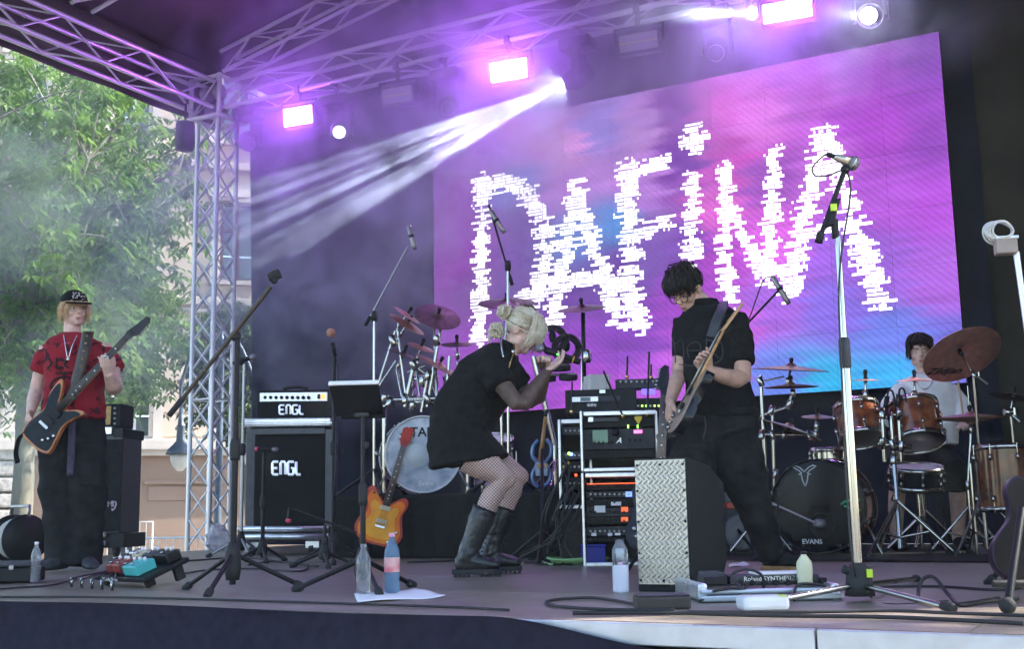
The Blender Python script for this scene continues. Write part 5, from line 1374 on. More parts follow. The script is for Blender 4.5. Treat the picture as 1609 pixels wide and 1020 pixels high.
def mic_stand(name, label, base, hub, reach, ang, polem, height, cat='microphone stand', legm=None, hubm=None, pole_r=0.012):
    t = thing(name, label, cat, base)
    tripod(t, base, hub, reach, ang, legm or polem)
    MB().lathe([(0.03, 0.05), (0.038, hub*0.6), (0.034, hub), (0.02, hub+0.05)], base, ZU, 14).build('hub', hubm or M['rubber'], t)
    top = base+ZU*height
    rod('pole', base+ZU*0.03, base+ZU*height*0.55, pole_r*1.25, polem, t, 12); rod('pole', base+ZU*height*0.55, top, pole_r, polem, t, 12)
    MB().lathe([(pole_r*1.7, -0.05), (pole_r*2.0, -0.03), (pole_r*2.0, 0.03), (pole_r*1.4, 0.05)], base+ZU*height*0.55, ZU, 12).build('clutch', M['rubber'], t)
    return t, top

# ================================================================ front microphone stands
# left boom stand with an empty clip
b = gp(365, 930); D = dist(b); top = dp(371, 530, D).z
t, tp = mic_stand('boom_stand', 'tall black boom stand with an empty microphone clip, front left', b, 0.17, 0.31, rad(-95), M['black'], top)
MB().ball(dp(370, 528, D), 0.026, n=12).build('swivel', M['rubber'], t)
bm = mat('boomtube', (0.06, 0.042, 0.028), 0.4, 0.2, 0.2, 20)
A_, B_ = dp(266, 653, D+0.05), dp(426, 450, D-0.06)
rod('boom', A_, B_, 0.0105, bm, t, 10)
MB().tube([A_, A_.lerp(B_, 0.13)], 0.014, 10).build('counterweight', M['rubber'], t)
cp = dp(431, 437, D-0.06); MB().ball(cp-ZU*0.01, 0.018, n=10).build('clip_joint', M['rubber'], t)
MB().lathe([(0.021, -0.028), (0.025, 0), (0.023, 0.03), (0.017, 0.03), (0.017, -0.028)], cp+ZU*0.012, norm(R0*0.9+ZU*0.35), 14, cap=False).build('clip', M['rubber'], t)

# music stand with tablet
b = gp(570, 930); D = dist(b)
t, tp = mic_stand('music_stand', 'black music stand carrying a tablet, left of the singer', b, 0.14, 0.30, rad(-70), M['black'], dp(569, 655, D).z, 'music stand', pole_r=0.010)
U_ = (dp(593, 600, D-0.1)-dp(518, 602, D-0.1)); c0 = dp(518, 603, D-0.12); c1 = dp(530, 655, D+0.03)
dn = c1-c0; nn = norm(U_.cross(dn))
MB().box((c0+U_*0.5+dn*0.5)+nn*0.004, (U_.length*1.02, dn.length, 0.01), (norm(U_), norm(dn), nn)).build('tray', M['black'], t, bevel=0.004)
MB().box(c0+U_*0.5-norm(dn)*0.004-nn*0.004, (U_.length*1.04, 0.010, 0.022), (norm(U_), norm(dn), nn)).build('tablet_edge', M['white'], t, bevel=0.003)
MB().box(c0+U_*0.5+dn*0.45-nn*0.010, (U_.length*1.02, dn.length*0.9, 0.010), (norm(U_), norm(dn), nn)).build('tablet', M['blackgloss'], t, bevel=0.003)
MB().box(c1+U_*0.55+nn*0.02, (U_.length*0.95, 0.03, 0.05), (norm(U_), norm(dn), nn)).build('ledge', M['black'], t, bevel=0.004)
MB().box(dp(569, 640, D+0.02), (0.07, 0.05, 0.09), (R0, FH, ZU)).build('bracket', M['charcoal'], t, bevel=0.01)
MB().ball(dp(575, 700, D), 0.018, n=10).build('knob', M['rubber'], t)

# centre stand, chrome pole
b = gp(1352, 946); D = dist(b)
t = thing('microphone_stand', 'tall chrome microphone stand with silver microphone in front of the guitarist\'s pedals', 'microphone stand', b)
z_ = lambda py, px=1330: dp(px, py, D).z
rod('pole', b+ZU*0.06, Vector((b.x, b.y, z_(570))), 0.0165, M['chrome'], t, 16); rod('pole', Vector((b.x, b.y, z_(570))), Vector((b.x, b.y, z_(372))), 0.0115, M['chrome'], t, 16)
MB().lathe([(0.016, 0), (0.021, 0.01), (0.021, z_(535)-z_(580)), (0.015, z_(535)-z_(580)+0.01)], Vector((b.x, b.y, z_(580))), ZU, 16).build('clutch', M['charcoal'], t)
MB().loft([(b+ZU*0.02, R0*0.05, FH*0.05), (b+ZU*0.06, R0*0.045, FH*0.045), (b+ZU*0.11, R0*0.04, FH*0.04), (b+ZU*0.135, R0*0.02, FH*0.02)], 16, pw=3).build('hub', M['rubber'], t)
MB().tube([b+ZU*0.10-R0*0.02, b+ZU*0.115-R0*0.055], 0.016, 10).build('hub_knob', M['rubber'], t)
MB().box(b+ZU*0.1-FH*0.045+R0*0.025, (0.02, 0.01, 0.028), (R0, FH, ZU)).build('hub_mark', mat('lime', (0.5, 0.7, 0.02), 0.5), t)
for e in (gp(1187, 957), gp(1492, 963), gp(1440, 915)):
    d = norm(e-b); s = b+d*0.04+ZU*0.055; rod('leg', s, e+ZU*0.014, 0.0105, M['chrome'], t, 12)
    MB().lathe([(0.013, -0.035), (0.0155, -0.03), (0.0155, 0.02), (0.012, 0.025)], e+ZU*0.0155, norm(e-s), 12).build('rubber_foot', M['rubber'], t)
j = dp(1309, 350, D)
MB().box(dp(1308, 335, D), (0.035, 0.03, 0.11), (norm(R0*0.95+ZU*0.3), FH, norm(ZU*0.95+R0*0.3))).build('swivel', M['black'], t, bevel=0.006)
rod('collar', dp(1313, 374, D), dp(1311, 345, D), 0.014, M['black'], t)
rod('boom', dp(1287, 377, D), dp(1327, 268, D), 0.0095, M['black'], t, 12)
MB().tube([dp(1286, 381, D), dp(1290, 366, D)], 0.015, 12).build('counterweight', M['rubber'], t)
MB().box(dp(1310, 326, D-0.03), (0.022, 0.012, 0.026), (R0, FH, ZU)).build('lime_tag', mat('lime2', (0.45, 0.65, 0.03), 0.5), t)
MB().tube(bez([dp(1337, 300, D-.01), dp(1333, 330, D-.015), dp(1322, 400, D-0.02), dp(1318, 470, D-0.024), dp(1323, 600, D-0.025), dp(1330, 760, D-0.03), dp(1343, 900, D-0.05), gp(1370, 940), gp(1400, 950), gp(1490, 945)], 8), 0.0036, 6).build('cable', M['cable'], t)
mc = thing('microphone', 'silver vocal microphone clipped on the tall chrome stand', 'microphone', dp(1327, 262, D))
a_, b_ = dp(1311, 246, D), dp(1345, 258, D)
dm = norm(b_-a_); L_ = (b_-a_).length
MB().lathe([(0.011, 0.0), (0.013, 0.01), (0.016, 0.03), (0.021, L_*0.7)], a_, dm, 16).build('handle', mat('champagne', (0.55, 0.5, 0.4), 0.3, 0.9), mc)
MB().lathe([(0.021, L_*0.7), (0.0275, L_*0.78), (0.0275, L_*0.95), (0.022, L_*1.06), (0.01, L_*1.12)], a_, dm, 16).build('mesh_head', M['micgrille'], mc)
MB().lathe([(0.0285, 0), (0.0285, 0.006)], a_+dm*L_*0.84, dm, 16).build('ring', M['chrome'], mc)
MB().tube([a_-dm*0.03, a_], 0.009, 10).build('plug', M['black'], mc); MB().lathe([(0.0115, 0), (0.0115, 0.012)], a_+dm*0.006, dm, 12).build('red_ring', mat('redring', (0.5, 0.03, 0.04), 0.4), mc)
MB().tube(bez([a_-dm*0.03, dp(1290, 248, D), dp(1277, 263, D+.02), dp(1281, 276, D+.03), dp(1300, 276, D+.02), dp(1322, 268, D+.01), dp(1333, 275, D), dp(1337, 300, D-.01)], 8), 0.0034, 6).build('cable', M['cable'], mc)
MB().ball(dp(1328, 266, D), 0.018, n=12).build('clip', M['black'], mc)

# ================================================================ guitars
STRAT = [(-.12,0),(-.116,.07),(-.09,.135),(-.03,.163),(.03,.15),(.09,.126),(.14,.132),(.19,.152),(.235,.142),(.25,.115),(.225,.08),(.18,.04),(.17,.03),(.17,-.03),(.185,-.05),(.215,-.085),(.222,-.115),(.2,-.138),(.16,-.138),(.11,-.124),(.05,-.138),(-.02,-.16),(-.08,-.142),(-.112,-.085)]
def smooth_poly(p, n=4):
    q = bez([Vector((a, b, 0)) for a, b in p+[p[0]]], n)[:-1]; return [(v.x, v.y) for v in q]
def guitar(t, P, Q, n, body, top, board, headm, k=1.0, thick=0.045, strings=6, flip=1, pick=None, head='inline', hardware=None, inlay=True, outline=None, topk=0.965, centre=None):
    """electric guitar: P bridge, Q nut, n outward normal of the top"""
    hardware = hardware or M['chrome']
    u = norm(Q-P); n = norm(Vector(n)-u*Vector(n).dot(u)); v = n.cross(u)*flip; L = (Q-P).length
    pl = smooth_poly([(a*k, b*k) for a, b in (outline or STRAT)])
    bd = MB().prism(pl, P-n*(thick+0.012), u, v, n*thick, True).build('body', body, t, bevel=0.008)
    MB().prism([(a*topk, b*topk) for a, b in pl], P-n*0.0125, u, v, n*0.004, True).build('top', top, bd, bevel=0.002)
    if centre: MB().prism([(a*0.66, b*0.66) for a, b in pl], P-n*0.0118, u, v, n*0.0045, True).build('top_centre', centre, bd, bevel=0.002)
    x0 = 0.15*k
    MB().loft([(P+u*x0-n*0.012, v*0.028, n*0.014), (P+u*(x0+0.1)-n*0.010, v*0.027, n*0.013), (Q-n*0.008, v*0.021, n*0.010)], 12, pw=2.6).build('neck', mat('maple', (0.5, 0.28, 0.12), 0.4, 0, 0.15, 12) if 'maple' not in M else M['maple'], t)
    fb = MB().loft([(P+u*(x0-0.03)+n*0.001, v*0.0285, n*0.0035), (Q+n*0.001, v*0.0215, n*0.0035)], 8, pw=6).build('fretboard', board, t)
    fr = MB(); ln = L
    for f in range(1, 23):
        d = L*(1-2**(-f/12)); p = Q-u*d+n*0.0045; w = 0.0215+0.007*d/L
        fr.tube([p-v*w, p+v*w], 0.0011, 4)
    fr.build('frets', hardware, fb)
    if inlay:
        dm_ = MB()
        for f in (3, 5, 7, 9, 12, 15, 17, 19):
            d = L*(1-(2**(-f/12)+2**(-(f-1)/12))/2); dm_.box(Q-u*d+n*0.005, (0.010, 0.007, 0.0012), (v, u, n))
        dm_.build('inlays', M['white'], fb)
    if head == 'inline': hp = [(0, -.021), (.03, -.024), (.06, -.045), (.17, -.032), (.195, -.012), (.185, .012), (.10, .018), (.03, .03), (0, .021)]
    else: hp = [(0, -.021), (.04, -.038), (.15, -.042), (.17, -.02), (.155, 0), (.17, .02), (.15, .042), (.04, .038), (0, .021)]
    hu = norm(u-n*0.16)
    hd = MB().prism(hp, Q-n*0.012, hu, v, n*0.014, True).build('headstock', headm, t, bevel=0.003)
    for i in range(strings):
        if head == 'inline': q = Q+hu*(0.045+0.024*i)-v*(0.05-0.003*i)
        else: q = Q+hu*(0.05+0.04*(i % 3))+v*(0.048 if i < 3 else -0.048)
        MB().ball(q-n*0.006, (0.008, 0.012, 0.007), (hu, v, n), 8).tube([q-n*0.006, Q+hu*(0.045+0.024*(i if head == 'inline' else i % 3*1.6))+v*(-0.01+0.004*i)], 0.0028, 5).build('tuner', hardware, hd)
    st = MB()
    for i in range(strings):
        w = (i/(strings-1)-0.5); st.tube([P+v*(w*0.052)+n*0.010, Q+v*(w*0.034)+n*0.006, Q+hu*0.06+v*(w*0.03)+n*0.004], 0.0009, 4)
    st.build('strings', hardware, t)
    MB().box(P+n*0.004, (0.02, 0.075, 0.012), (u, v, n)).build('bridge', hardware, bd, bevel=0.002)
    for x in ((0.035, 0.125) if strings == 6 else (0.05, 0.12)):
        MB().box(P+u*x*k+n*0.002, (0.034, 0.078, 0.012), (u, v, n)).build('pickup', pick or M['black'], bd, bevel=0.002)
    for (x, y) in ((-0.05, -0.1), (-0.085, -0.075), (-0.01, -0.115)):
        MB().lathe([(0.011, 0), (0.010, 0.016), (0.006, 0.018)], P+u*x*k+v*y*k-n*0.008, n, 12).build('knob', hardware, bd)
    return bd
M['maple'] = mat('maple', (0.50, 0.27, 0.11), 0.4, 0, 0.15, 12, stretch=(1, 1, 4))
M['rosewood'] = mat('rosewood', (0.085, 0.038, 0.024), 0.5, 0, 0.3, 30)
M['ebony'] = mat('ebony', (0.018, 0.014, 0.013), 0.45, 0, 0.3, 30)
# the guitarist's guitar, its top turned away from the camera
D = 5.90
t = thing('electric_guitar', 'black electric guitar with maple neck played by the guitarist in glasses', 'guitar', dp(1047, 680, D))
guitar(t, dp(1066, 648, D-0.02), dp(1132, 521, D+0.0), -R0*0.88-FH*0.05+ZU*0.46, M['blackgloss'], mat('creamtop', (0.30, 0.23, 0.16), 0.4, spec=0.2), M['ebony'], M['maple'], 0.95, pick=M['black'], flip=-1)
MB().tube(bez([dp(1136, 474, 6.2), dp(1134, 487, 6.04), dp(1126, 505, 5.98), dp(1118, 530, 5.97)], 8), 0.03, 8, sq=0.12).build('strap', M['charcoal'], t)
# bass guitar
D = 7.45
t = thing('bass_guitar', 'dark bass guitar with orange wooden edge played by the man in the cap', 'bass guitar', dp(62, 715, D))
BASSO = [(-.17,.0),(-.165,.06),(-.14,.10),(-.05,.115),(.03,.1),(.10,.1),(.2,.15),(.3,.165),(.33,.15),(.28,.1),(.2,.05),(.19,.03),(.19,-.03),(.2,-.06),(.24,-.1),(.26,-.15),(.24,-.165),(.18,-.135),(.08,-.115),(-.02,-.145),(-.10,-.17),(-.14,-.165),(-.165,-.1)]
guitar(t, dp(69, 668, D), dp(199, 530, D+0.03), -FH*0.9+R0*0.1+ZU*0.2, mat('amberwood', (0.42, 0.13, 0.02), 0.3, 0, 0.3, 12, coat=0.6), mat('bluetop', (0.010, 0.014, 0.019), 0.4, 0, 0.3, 14, spec=0.2), M['ebony'], M['ebony'], 0.86, thick=0.05, strings=5, head='inline', outline=BASSO, topk=0.9)
def stp(u, v):
    c = bez([dp(139, 522, 7.62), dp(134, 545, 7.55), dp(126, 580, 7.52), dp(117, 612, 7.5), dp(112, 628, 7.46)], 6); i = min(len(c)-1, int(v*(len(c)-1))); return c[i]+R0*(u-0.5)*0.075-FH*0.02*math.sin(u*3.14)
ob = MB().grid(stp, 4, 24).build('strap', mat('strapleather', (0.045, 0.032, 0.02), 0.5, 0, 0.3, 20), t); ob.modifiers.new('s', 'SOLIDIFY').thickness = 0.004
sm_ = MB()
for i in range(8): sm_.ball(dp(137-i*2.6, 528+i*12, 7.50), 0.006, n=8)
sm_.build('strap_studs', M['gold'], t)
MB().tube(bez([dp(40, 680, D+.02), dp(30, 690, D+.04), dp(25, 712, D+.06), dp(28, 728, D+.08)], 6), 0.02, 8, sq=0.2).build('strap_tail', M['black'], t)

# orange sunburst guitar on a stand
b = gp(594, 878); D = dist(b)
sb = mat('sunburst', (0.75, 0.11, 0.006), 0.3, 0, 0.2, 5, spec=0.2, col2=(0.9, 0.27, 0.012)); se = mat('burstedge', (0.42, 0.03, 0.010), 0.25, 0, 0.2, 6, spec=0.3)
t = thing('electric_guitar', 'orange sunburst electric guitar standing in front of the drum riser', 'guitar', b)
D -= 0.2
guitar(t, dp(597, 828, D), dp(634, 702, D+0.08), -FH*0.93+ZU*0.2+R0*0.15, se, sb, M['rosewood'], se, 1.12, pick=mat('cream', (0.6, 0.5, 0.3), 0.4), head='three', topk=0.88, centre=mat('amberglow', (0.95, 0.36, 0.02), 0.3, 0, 0.2, 5, spec=0.2))
D += 0.2
stn = thing('guitar_stand', 'black guitar stand under the orange sunburst guitar', 'guitar stand', b+FH*0.1)
for a in (-0.16, 0.16): rod('leg', dp(608, 790, D+0.12), b+R0*a+ZU*0.012-FH*0.06, 0.01, M['black'], stn); rod('rest', b+R0*a*0.5+ZU*0.07+FH*0.02, b+R0*a*0.5+ZU*0.05-FH*0.1, 0.012, M['rubber'], stn)
rod('leg', dp(608, 790, D+0.12), b+FH*0.3+ZU*0.012, 0.01, M['black'], stn)
cs = mat('redstrap', (0.22, 0.03, 0.02), 0.6, 0, 0.5, 25)
def st2(u, v): return dp(590-26*math.sin(v*2.2)+u*11, 776+v*95, D+0.08+0.06*v)
ob = MB().grid(st2, 4, 16).build('strap', cs, t); ob.modifiers.new('s', 'SOLIDIFY').thickness = 0.004
# dark guitar with rosewood neck behind the wedge
D = 6.15; b = dp(1037, 800, D)
t = thing('electric_guitar', 'black headstock guitar with rosewood neck standing behind the chequer plate monitor', 'guitar', Vector((b.x, b.y, 0)))
guitar(t, dp(1032, 830, D-0.08), dp(1044, 622, D+0.1), -FH*0.96+ZU*0.1-R0*0.2, M['blackgloss'], M['blackgloss'], M['rosewood'], M['blackgloss'], 1.0, head='inline', flip=-1)
stn = thing('guitar_stand', 'black guitar stand hidden behind the chequer plate monitor', 'guitar stand', Vector((b.x, b.y, 0)))
rod('post', Vector((b.x, b.y, 0))+FH*0.15+ZU*0.02, dp(1044, 690, D+0.16), 0.012, M['black'], stn); MB().box(dp(1046, 686, D+0.1), (0.09, 0.1, 0.03), (R0, FH, ZU)).build('neck_fork', M['rubber'], stn, bevel=0.006)
for a in (-1, 1): rod('leg', Vector((b.x, b.y, 0.25))+FH*0.15, Vector((b.x, b.y, 0.012))+R0*a*0.2-FH*0.1, 0.01, M['black'], stn)
rod('leg', Vector((b.x, b.y, 0.25))+FH*0.15, Vector((b.x, b.y, 0.012))+FH*0.4, 0.01, M['black'], stn)
# dark guitar at the right edge
b = gp(1590, 958); D = dist(b)+0.12
t = thing('electric_guitar', 'dark guitar with shiny rim cut off by the right edge of the picture', 'guitar', b)
guitar(t, dp(1640, 872, D), dp(1682, 620, D+0.1), -FH*0.95-R0*0.1+ZU*-0.05, mat('violetrim', (0.016, 0.006, 0.018), 0.3, 0, 0.3, 8, spec=0.3), mat('burstdark', (0.014, 0.009, 0.007), 0.4, 0, 0.5, 8, spec=0.12), M['ebony'], M['blackgloss'], 0.98, head='three')
stn = thing('guitar_stand', 'black guitar stand with ball foot at the right edge', 'guitar stand', b)
rod('leg', dp(1606, 800, D-0.1), gp(1584, 966)+ZU*0.02, 0.013, M['black'], stn); MB().ball(gp(1584, 966)+ZU*0.026, 0.026, n=14).build('ball_foot', M['rubber'], stn)
rod('leg', dp(1640, 800, D-0.1), gp(1680, 966)+ZU*0.02, 0.013, M['black'], stn); rod('leg', dp(1622, 800, D+0.05), gp(1640, 925)+ZU*0.02, 0.013, M['black'], stn)
rod('rest', dp(1560, 918, D-0.08), dp(1660, 918, D-0.08), 0.012, M['rubber'], stn)
# ================================================================ amplifiers
b = gp(448, 873); D = dist(b); AX = axes(4); pm_ = ppm(D)
Z = lambda py: dp(448, py, D).z
def fbox(name, x0, x1, y0, y1, d0, d1, mt, t, bevel=0.006, ax=AX, DD=None, z0=None):
    """box whose front face fills the pixel rectangle at distance DD"""
    DD = DD if DD is not None else D
    a = dp(x0, y1, DD); c = dp(x1, y0, DD); mid = dp((x0+x1)/2, (y0+y1)/2, DD)
    w = (dp(x1, (y0+y1)/2, DD)-dp(x0, (y0+y1)/2, DD)).length; h = dp((x0+x1)/2, y0, DD).z-dp((x0+x1)/2, y1, DD).z
    m = MB().box(mid+ax[1]*((d0+d1)/2), (w, d1-d0, h), ax)
    return m.build(name, mt, t, bevel=bevel)
case = thing('speaker_cabinet', 'black speaker cabinet with chrome logo in a silver railed flight case', 'speaker cabinet', b)
M['case'] = mat('case', (0.05, 0.05, 0.055), 0.5, 0, 0.15, 12, bump=0.2, bscale=200)
M['casegrey'] = mat('casegrey', (0.09, 0.09, 0.10), 0.5, 0.2, 0.15, 12)
fbox('cabinet', 392, 520, 676, 826, 0.03, 0.55, M['tolex'], case)
fbox('frame', 386, 400, 674, 828, 0.0, 0.5, M['casegrey'], case); fbox('frame', 511, 523, 674, 828, 0.0, 0.5, M['casegrey'], case)
fbox('frame', 400.5, 510.5, 673, 683, 0.0, 0.4, M['casegrey'], case); fbox('grille', 401, 510, 684, 826, 0.02, 0.05, M['grille'], case)
fbox('rail', 383, 520, 657, 671, -0.02, 0.58, M['gig'], case, 0.012); fbox('rail', 381, 522, 664, 668, -0.03, 0.3, M['gig'], case)
for (y0, y1) in ((827, 836), (839, 849)): 
    a, c = dp(374, (y0+y1)/2, D-0.06), dp(516, (y0+y1)/2, D-0.06); MB().tube([a, c], (y1-y0)/2/pm_, 12).build('rail', M['gig'], case)
fbox('base', 378, 516, 829, 852, 0.0, 0.6, M['case'], case)
for px in (397, 490):
    MB().lathe([(0.02, -0.02), (0.055, -0.02), (0.055, 0.02), (0.02, 0.02)], Vector((dp(px, 862, D+0.05).x, dp(px, 862, D+0.05).y, 0.056)), R0, 18).build('caster', M['charcoal'], case)
    fbox('caster_fork', px-10, px+12, 850, 862, 0.0, 0.08, M['gig'], case)
for dx in (0.5,):
    for px in (397, 490): MB().lathe([(0.02, -0.02), (0.055, -0.02), (0.055, 0.02), (0.02, 0.02)], Vector((dp(px, 862, D+0.5).x, dp(px, 862, D+0.5).y, 0.056)), R0, 18).build('caster', M['charcoal'], case)
M['logosheen'] = mat('logosheen', (0.75, 0.78, 0.85), 0.25, 0.6, 0.05, 20, emit=(0.6, 0.75, 1.0), estr=0.16)  # slight emission stands in for light reflected by the chrome
def letters(name, rects, t, mt, DD, x, y, s, ys=1.0, th=1.05):
    """logo strokes: polylines in a small grid drawn as square bars"""
    m = MB()
    for pl in rects:
        pts = [dp(x+a*s, y-bb*s*ys, DD) for a, bb in pl]; m.tube(pts, s*th/ppm(DD), 6)
    return m.build(name, mt, t)
ENG = [[(6, 8), (1, 8), (0, 7), (0, 1), (1, 0), (6, 0)], [(0.5, 4), (5, 4)], [(8.5, 0), (8.5, 7), (9.5, 8), (12.5, 8), (13.5, 7), (13.5, 0)], [(22, 8), (17, 8), (16, 7), (16, 1), (17, 0), (21, 0), (22, 1), (22, 4), (19.5, 4)], [(24.5, 8), (24.5, 1), (25.5, 0), (29, 0)]]
letters('logo', ENG, case, M['logosheen'], D-0.012, 428, 746, 1.52, 1.65, 1.5)
head_ = thing('amplifier_head', 'black amplifier head with silver panel and chrome logo on top of the cabinet', 'amplifier', dp(463, 655, D))
fbox('chassis', 405, 522, 613, 656, 0.0, 0.28, M['tolex'], head_); fbox('panel', 409, 514, 617, 631, -0.006, 0.02, M['gig'], head_, 0.002)
fbox('grille', 409, 510, 634, 654, -0.004, 0.02, M['grille'], head_, 0.002)
for i in range(9): MB().lathe([(0.016, 0), (0.014, 0.02), (0.004, 0.022)], dp(417+i*8.5, 625, D-0.01), -AX[1], 12).build('knob', M['black'], head_)
fbox('switch', 499, 503, 620, 627, -0.02, 0, M['black'], head_, 0.001); fbox('lamp', 505, 510, 620, 627, -0.02, 0, mat('amberlamp', (0.7, 0.2, 0.02), 0.4, emit=(1, 0.3, 0.03), estr=0.8), head_, 0.001)
letters('logo', ENG, head_, M['logosheen'], D-0.014, 439, 651, 1.3, 1.35, 1.3)
MB().tube(bez([dp(445, 612, D+.1), dp(455, 609, D+.1), dp(470, 608, D+.1), dp(484, 611, D+.1)], 5), 0.016, 8).build('handle', M['rubber'], head_)
# bass rig behind the bass player
b = gp(150, 876); D2 = dist(b); AX2 = axes(-4)
rig = thing('bass_cabinet', 'black bass cabinet in a silver railed case behind the bass player', 'speaker cabinet', b)
fbox('cabinet', 104, 191, 684, 838, 0.0, 0.45, M['case'], rig, ax=AX2, DD=D2); fbox('side_cover', 158, 192, 690, 836, -0.012, 0.0, M['blackmatte'], rig, ax=AX2, DD=D2)
fbox('rail', 100, 178, 672, 684, -0.02, 0.3, M['gig'], rig, ax=AX2, DD=D2); fbox('rail', 178.5, 195, 673, 688, -0.02, 0.47, M['black'], rig, ax=AX2, DD=D2)
fbox('rail', 152, 158, 684, 838, -0.02, 0.1, M['gig'], rig, ax=AX2, DD=D2)
for (y0, y1) in ((837, 845), (850, 858)): MB().tube([dp(26, (y0+y1)/2, D2-0.05), dp(166, (y0+y1)/2, D2-0.05)], 0.022, 12).build('rail', M['gig'], rig)
fbox('base', 90, 196, 839, 862, 0.0, 0.5, M['black'], rig, ax=AX2, DD=D2)
for px in (110, 183): MB().lathe([(0.02, -0.02), (0.05, -0.02), (0.05, 0.02), (0.02, 0.02)], Vector((dp(px, 862, D2+0.1).x, dp(px, 862, D2+0.1).y, 0.051)), R0, 16).build('caster', M['charcoal'], rig)
letters('logo', [[(0, 0), (0, 8), (2.5, 4), (5, 8), (5, 0)], [(7, 0), (7, 8), (10, 7), (11, 4), (9, -2), (5.5, -5), (5, -2)]], rig, mat('pinklogo', (0.5, 0.38, 0.45), 0.5), D2-0.016, 170, 797, 1.15)
amp2 = thing('bass_amplifier', 'small black amplifier with golden grille on top of the bass cabinet', 'amplifier', dp(165, 672, D2))
fbox('chassis', 140, 190, 635, 671, 0.0, 0.3, M['tolex'], amp2, ax=AX2, DD=D2); fbox('grille', 144, 175, 639, 668, -0.008, 0.0, mat('goldgrille', (0.32, 0.22, 0.08), 0.5, 0.4, 0.4, 120), amp2, 0.002, AX2, D2)
for i in range(4): MB().lathe([(0.012, 0), (0.010, 0.016), (0.004, 0.018)], dp(181, 642+i*8, D2-0.002), -AX2[1], 10).build('knob', M['dullsteel'], amp2)
# cable drum
b = gp(28, 888); D3 = dist(b); cd_ = thing('cable_drum', 'black cable drum wound with white cable at the left edge', 'cable drum', b)
c = dp(30, 847, D3); r = c.z-0.012; axd = norm(R0*0.75-FH*0.66)
for h in (-0.1, 0.1): MB().lathe([(0.02, h-0.008), (r, h-0.008), (r, h+0.008), (0.02, h+0.008)], c, axd, 32).build('flange', M['black'], cd_)
MB().lathe([(r*0.35, -0.09), (r*0.35, 0.09)], c, axd, 24).build('core', M['black'], cd_)
wc = mat('whitecable', (0.55, 0.53, 0.48), 0.5, 0, 0.1, 20); u_, w_ = frame(axd)
for i in range(9): MB().tube([c+axd*(-0.08+i*0.02)+(u_*math.cos(a)+w_*math.sin(a))*(r*0.74+0.008*(i % 2)) for a in np.linspace(0, 2*math.pi, 33)], 0.0105, 6).build('cable_turn', wc, cd_)
MB().tube([c-axd*0.14+ZU*(r*0.9), c-axd*0.14+ZU*(r+0.06), c+axd*0.14+ZU*(r+0.06), c+axd*0.14+ZU*(r*0.9)], 0.012, 8).build('handle', M['dullsteel'], cd_)
# black tool case and bottle at the left
b = gp(22, 918); D4 = dist(b); tc_ = thing('equipment_case', 'low black equipment case on the floor at the left edge', 'case', b)
fbox('shell', -30, 47, 893, 917, 0, 0.25, M['black'], tc_, 0.012, DD=D4); fbox('lid', -30, 47, 884, 892, 0, 0.25, M['charcoal'], tc_, 0.01, DD=D4); fbox('latch', 15, 22, 889, 896, -0.01, 0, M['dullsteel'], tc_, 0.002, DD=D4)
M['pet'] = mat('pet', (0.75, 0.8, 0.84), 0.08, 0, 0.05, 20, trans=0.9)
M['petblue'] = mat('petblue', (0.30, 0.50, 0.72), 0.1, 0, 0.1, 30, trans=0.75, bump=0.4, bscale=160)
def bottle(label, px, y0, y1, D, wpx, body, cap, lab=None, name='water_bottle', capm=None):
    b = dp(px, y1, D); 
    b.z = 0.0; h = dp(px, y0, D).z; r = wpx/2/ppm(D)
    t = thing(name, label, 'bottle', b)
    MB().lathe([(r*0.6, 0.004), (r*0.95, 0.01), (r, h*0.08), (r*0.93, h*0.22), (r, h*0.34), (r, h*0.62), (r*0.92, h*0.72), (r*0.55, h*0.84), (r*0.36, h*0.9), (r*0.36, h*0.94)], b, ZU, 20).build('bottle_body', body, t)
    MB().lathe([(r*0.42, h*0.93), (r*0.42, h*0.995), (r*0.36, h)], b, ZU, 16).build('cap', cap, t)
    if lab: MB().lathe([(r*1.012, h*0.36), (r*1.012, h*0.60)], b, ZU, 20, cap=False).build('paper_label', lab, t)
    return t
pink = mat('pinkcap', (0.75, 0.35, 0.5), 0.4); redlab = mat('redlabel', (0.6, 0.12, 0.16), 0.5, 0, 0.3, 14, col2=(0.7, 0.55, 0.5))
bottle('clear water bottle standing beside the black case at the left', 55, 852, 917, dist(gp(55, 917)), 15, M['pet'], M['white'])
bottle('blue dimpled water bottle with red label and pink cap by the music stand', 616, 838, 934, dist(gp(616, 934)), 24, M['petblue'], pink, redlab)
bottle('clear water bottle behind the music stand pole', 571, 855, 936, dist(gp(571, 936)), 22, M['pet'], M['pet'])
# paper sheets
def sheet(label, pts, D=None):
    P = [gp(*p)+ZU*0.003 for p in pts]
    m = MB(); m.grid(lambda u, v: (P[0]*(1-u)+P[1]*u)*(1-v)+(P[3]*(1-u)+P[2]*u)*v+ZU*(0.006*math.sin(u*5)*v+0.002*math.sin(v*9+u*4)+0.012*(u**6)), 14, 8)
    ob = m.build('paper_sheet', M['paper'], label=label, cat='paper', group='loose paper on the floor'); ob.modifiers.new('s', 'SOLIDIFY').thickness = 0.0015
sheet('white set list sheet lying by the foot of the music stand', [(556, 935), (652, 930), (700, 940), (562, 949)])
sheet('small white paper scrap behind the chequer plate monitor', [(1145, 888), (1168, 886), (1178, 890), (1146, 893)])
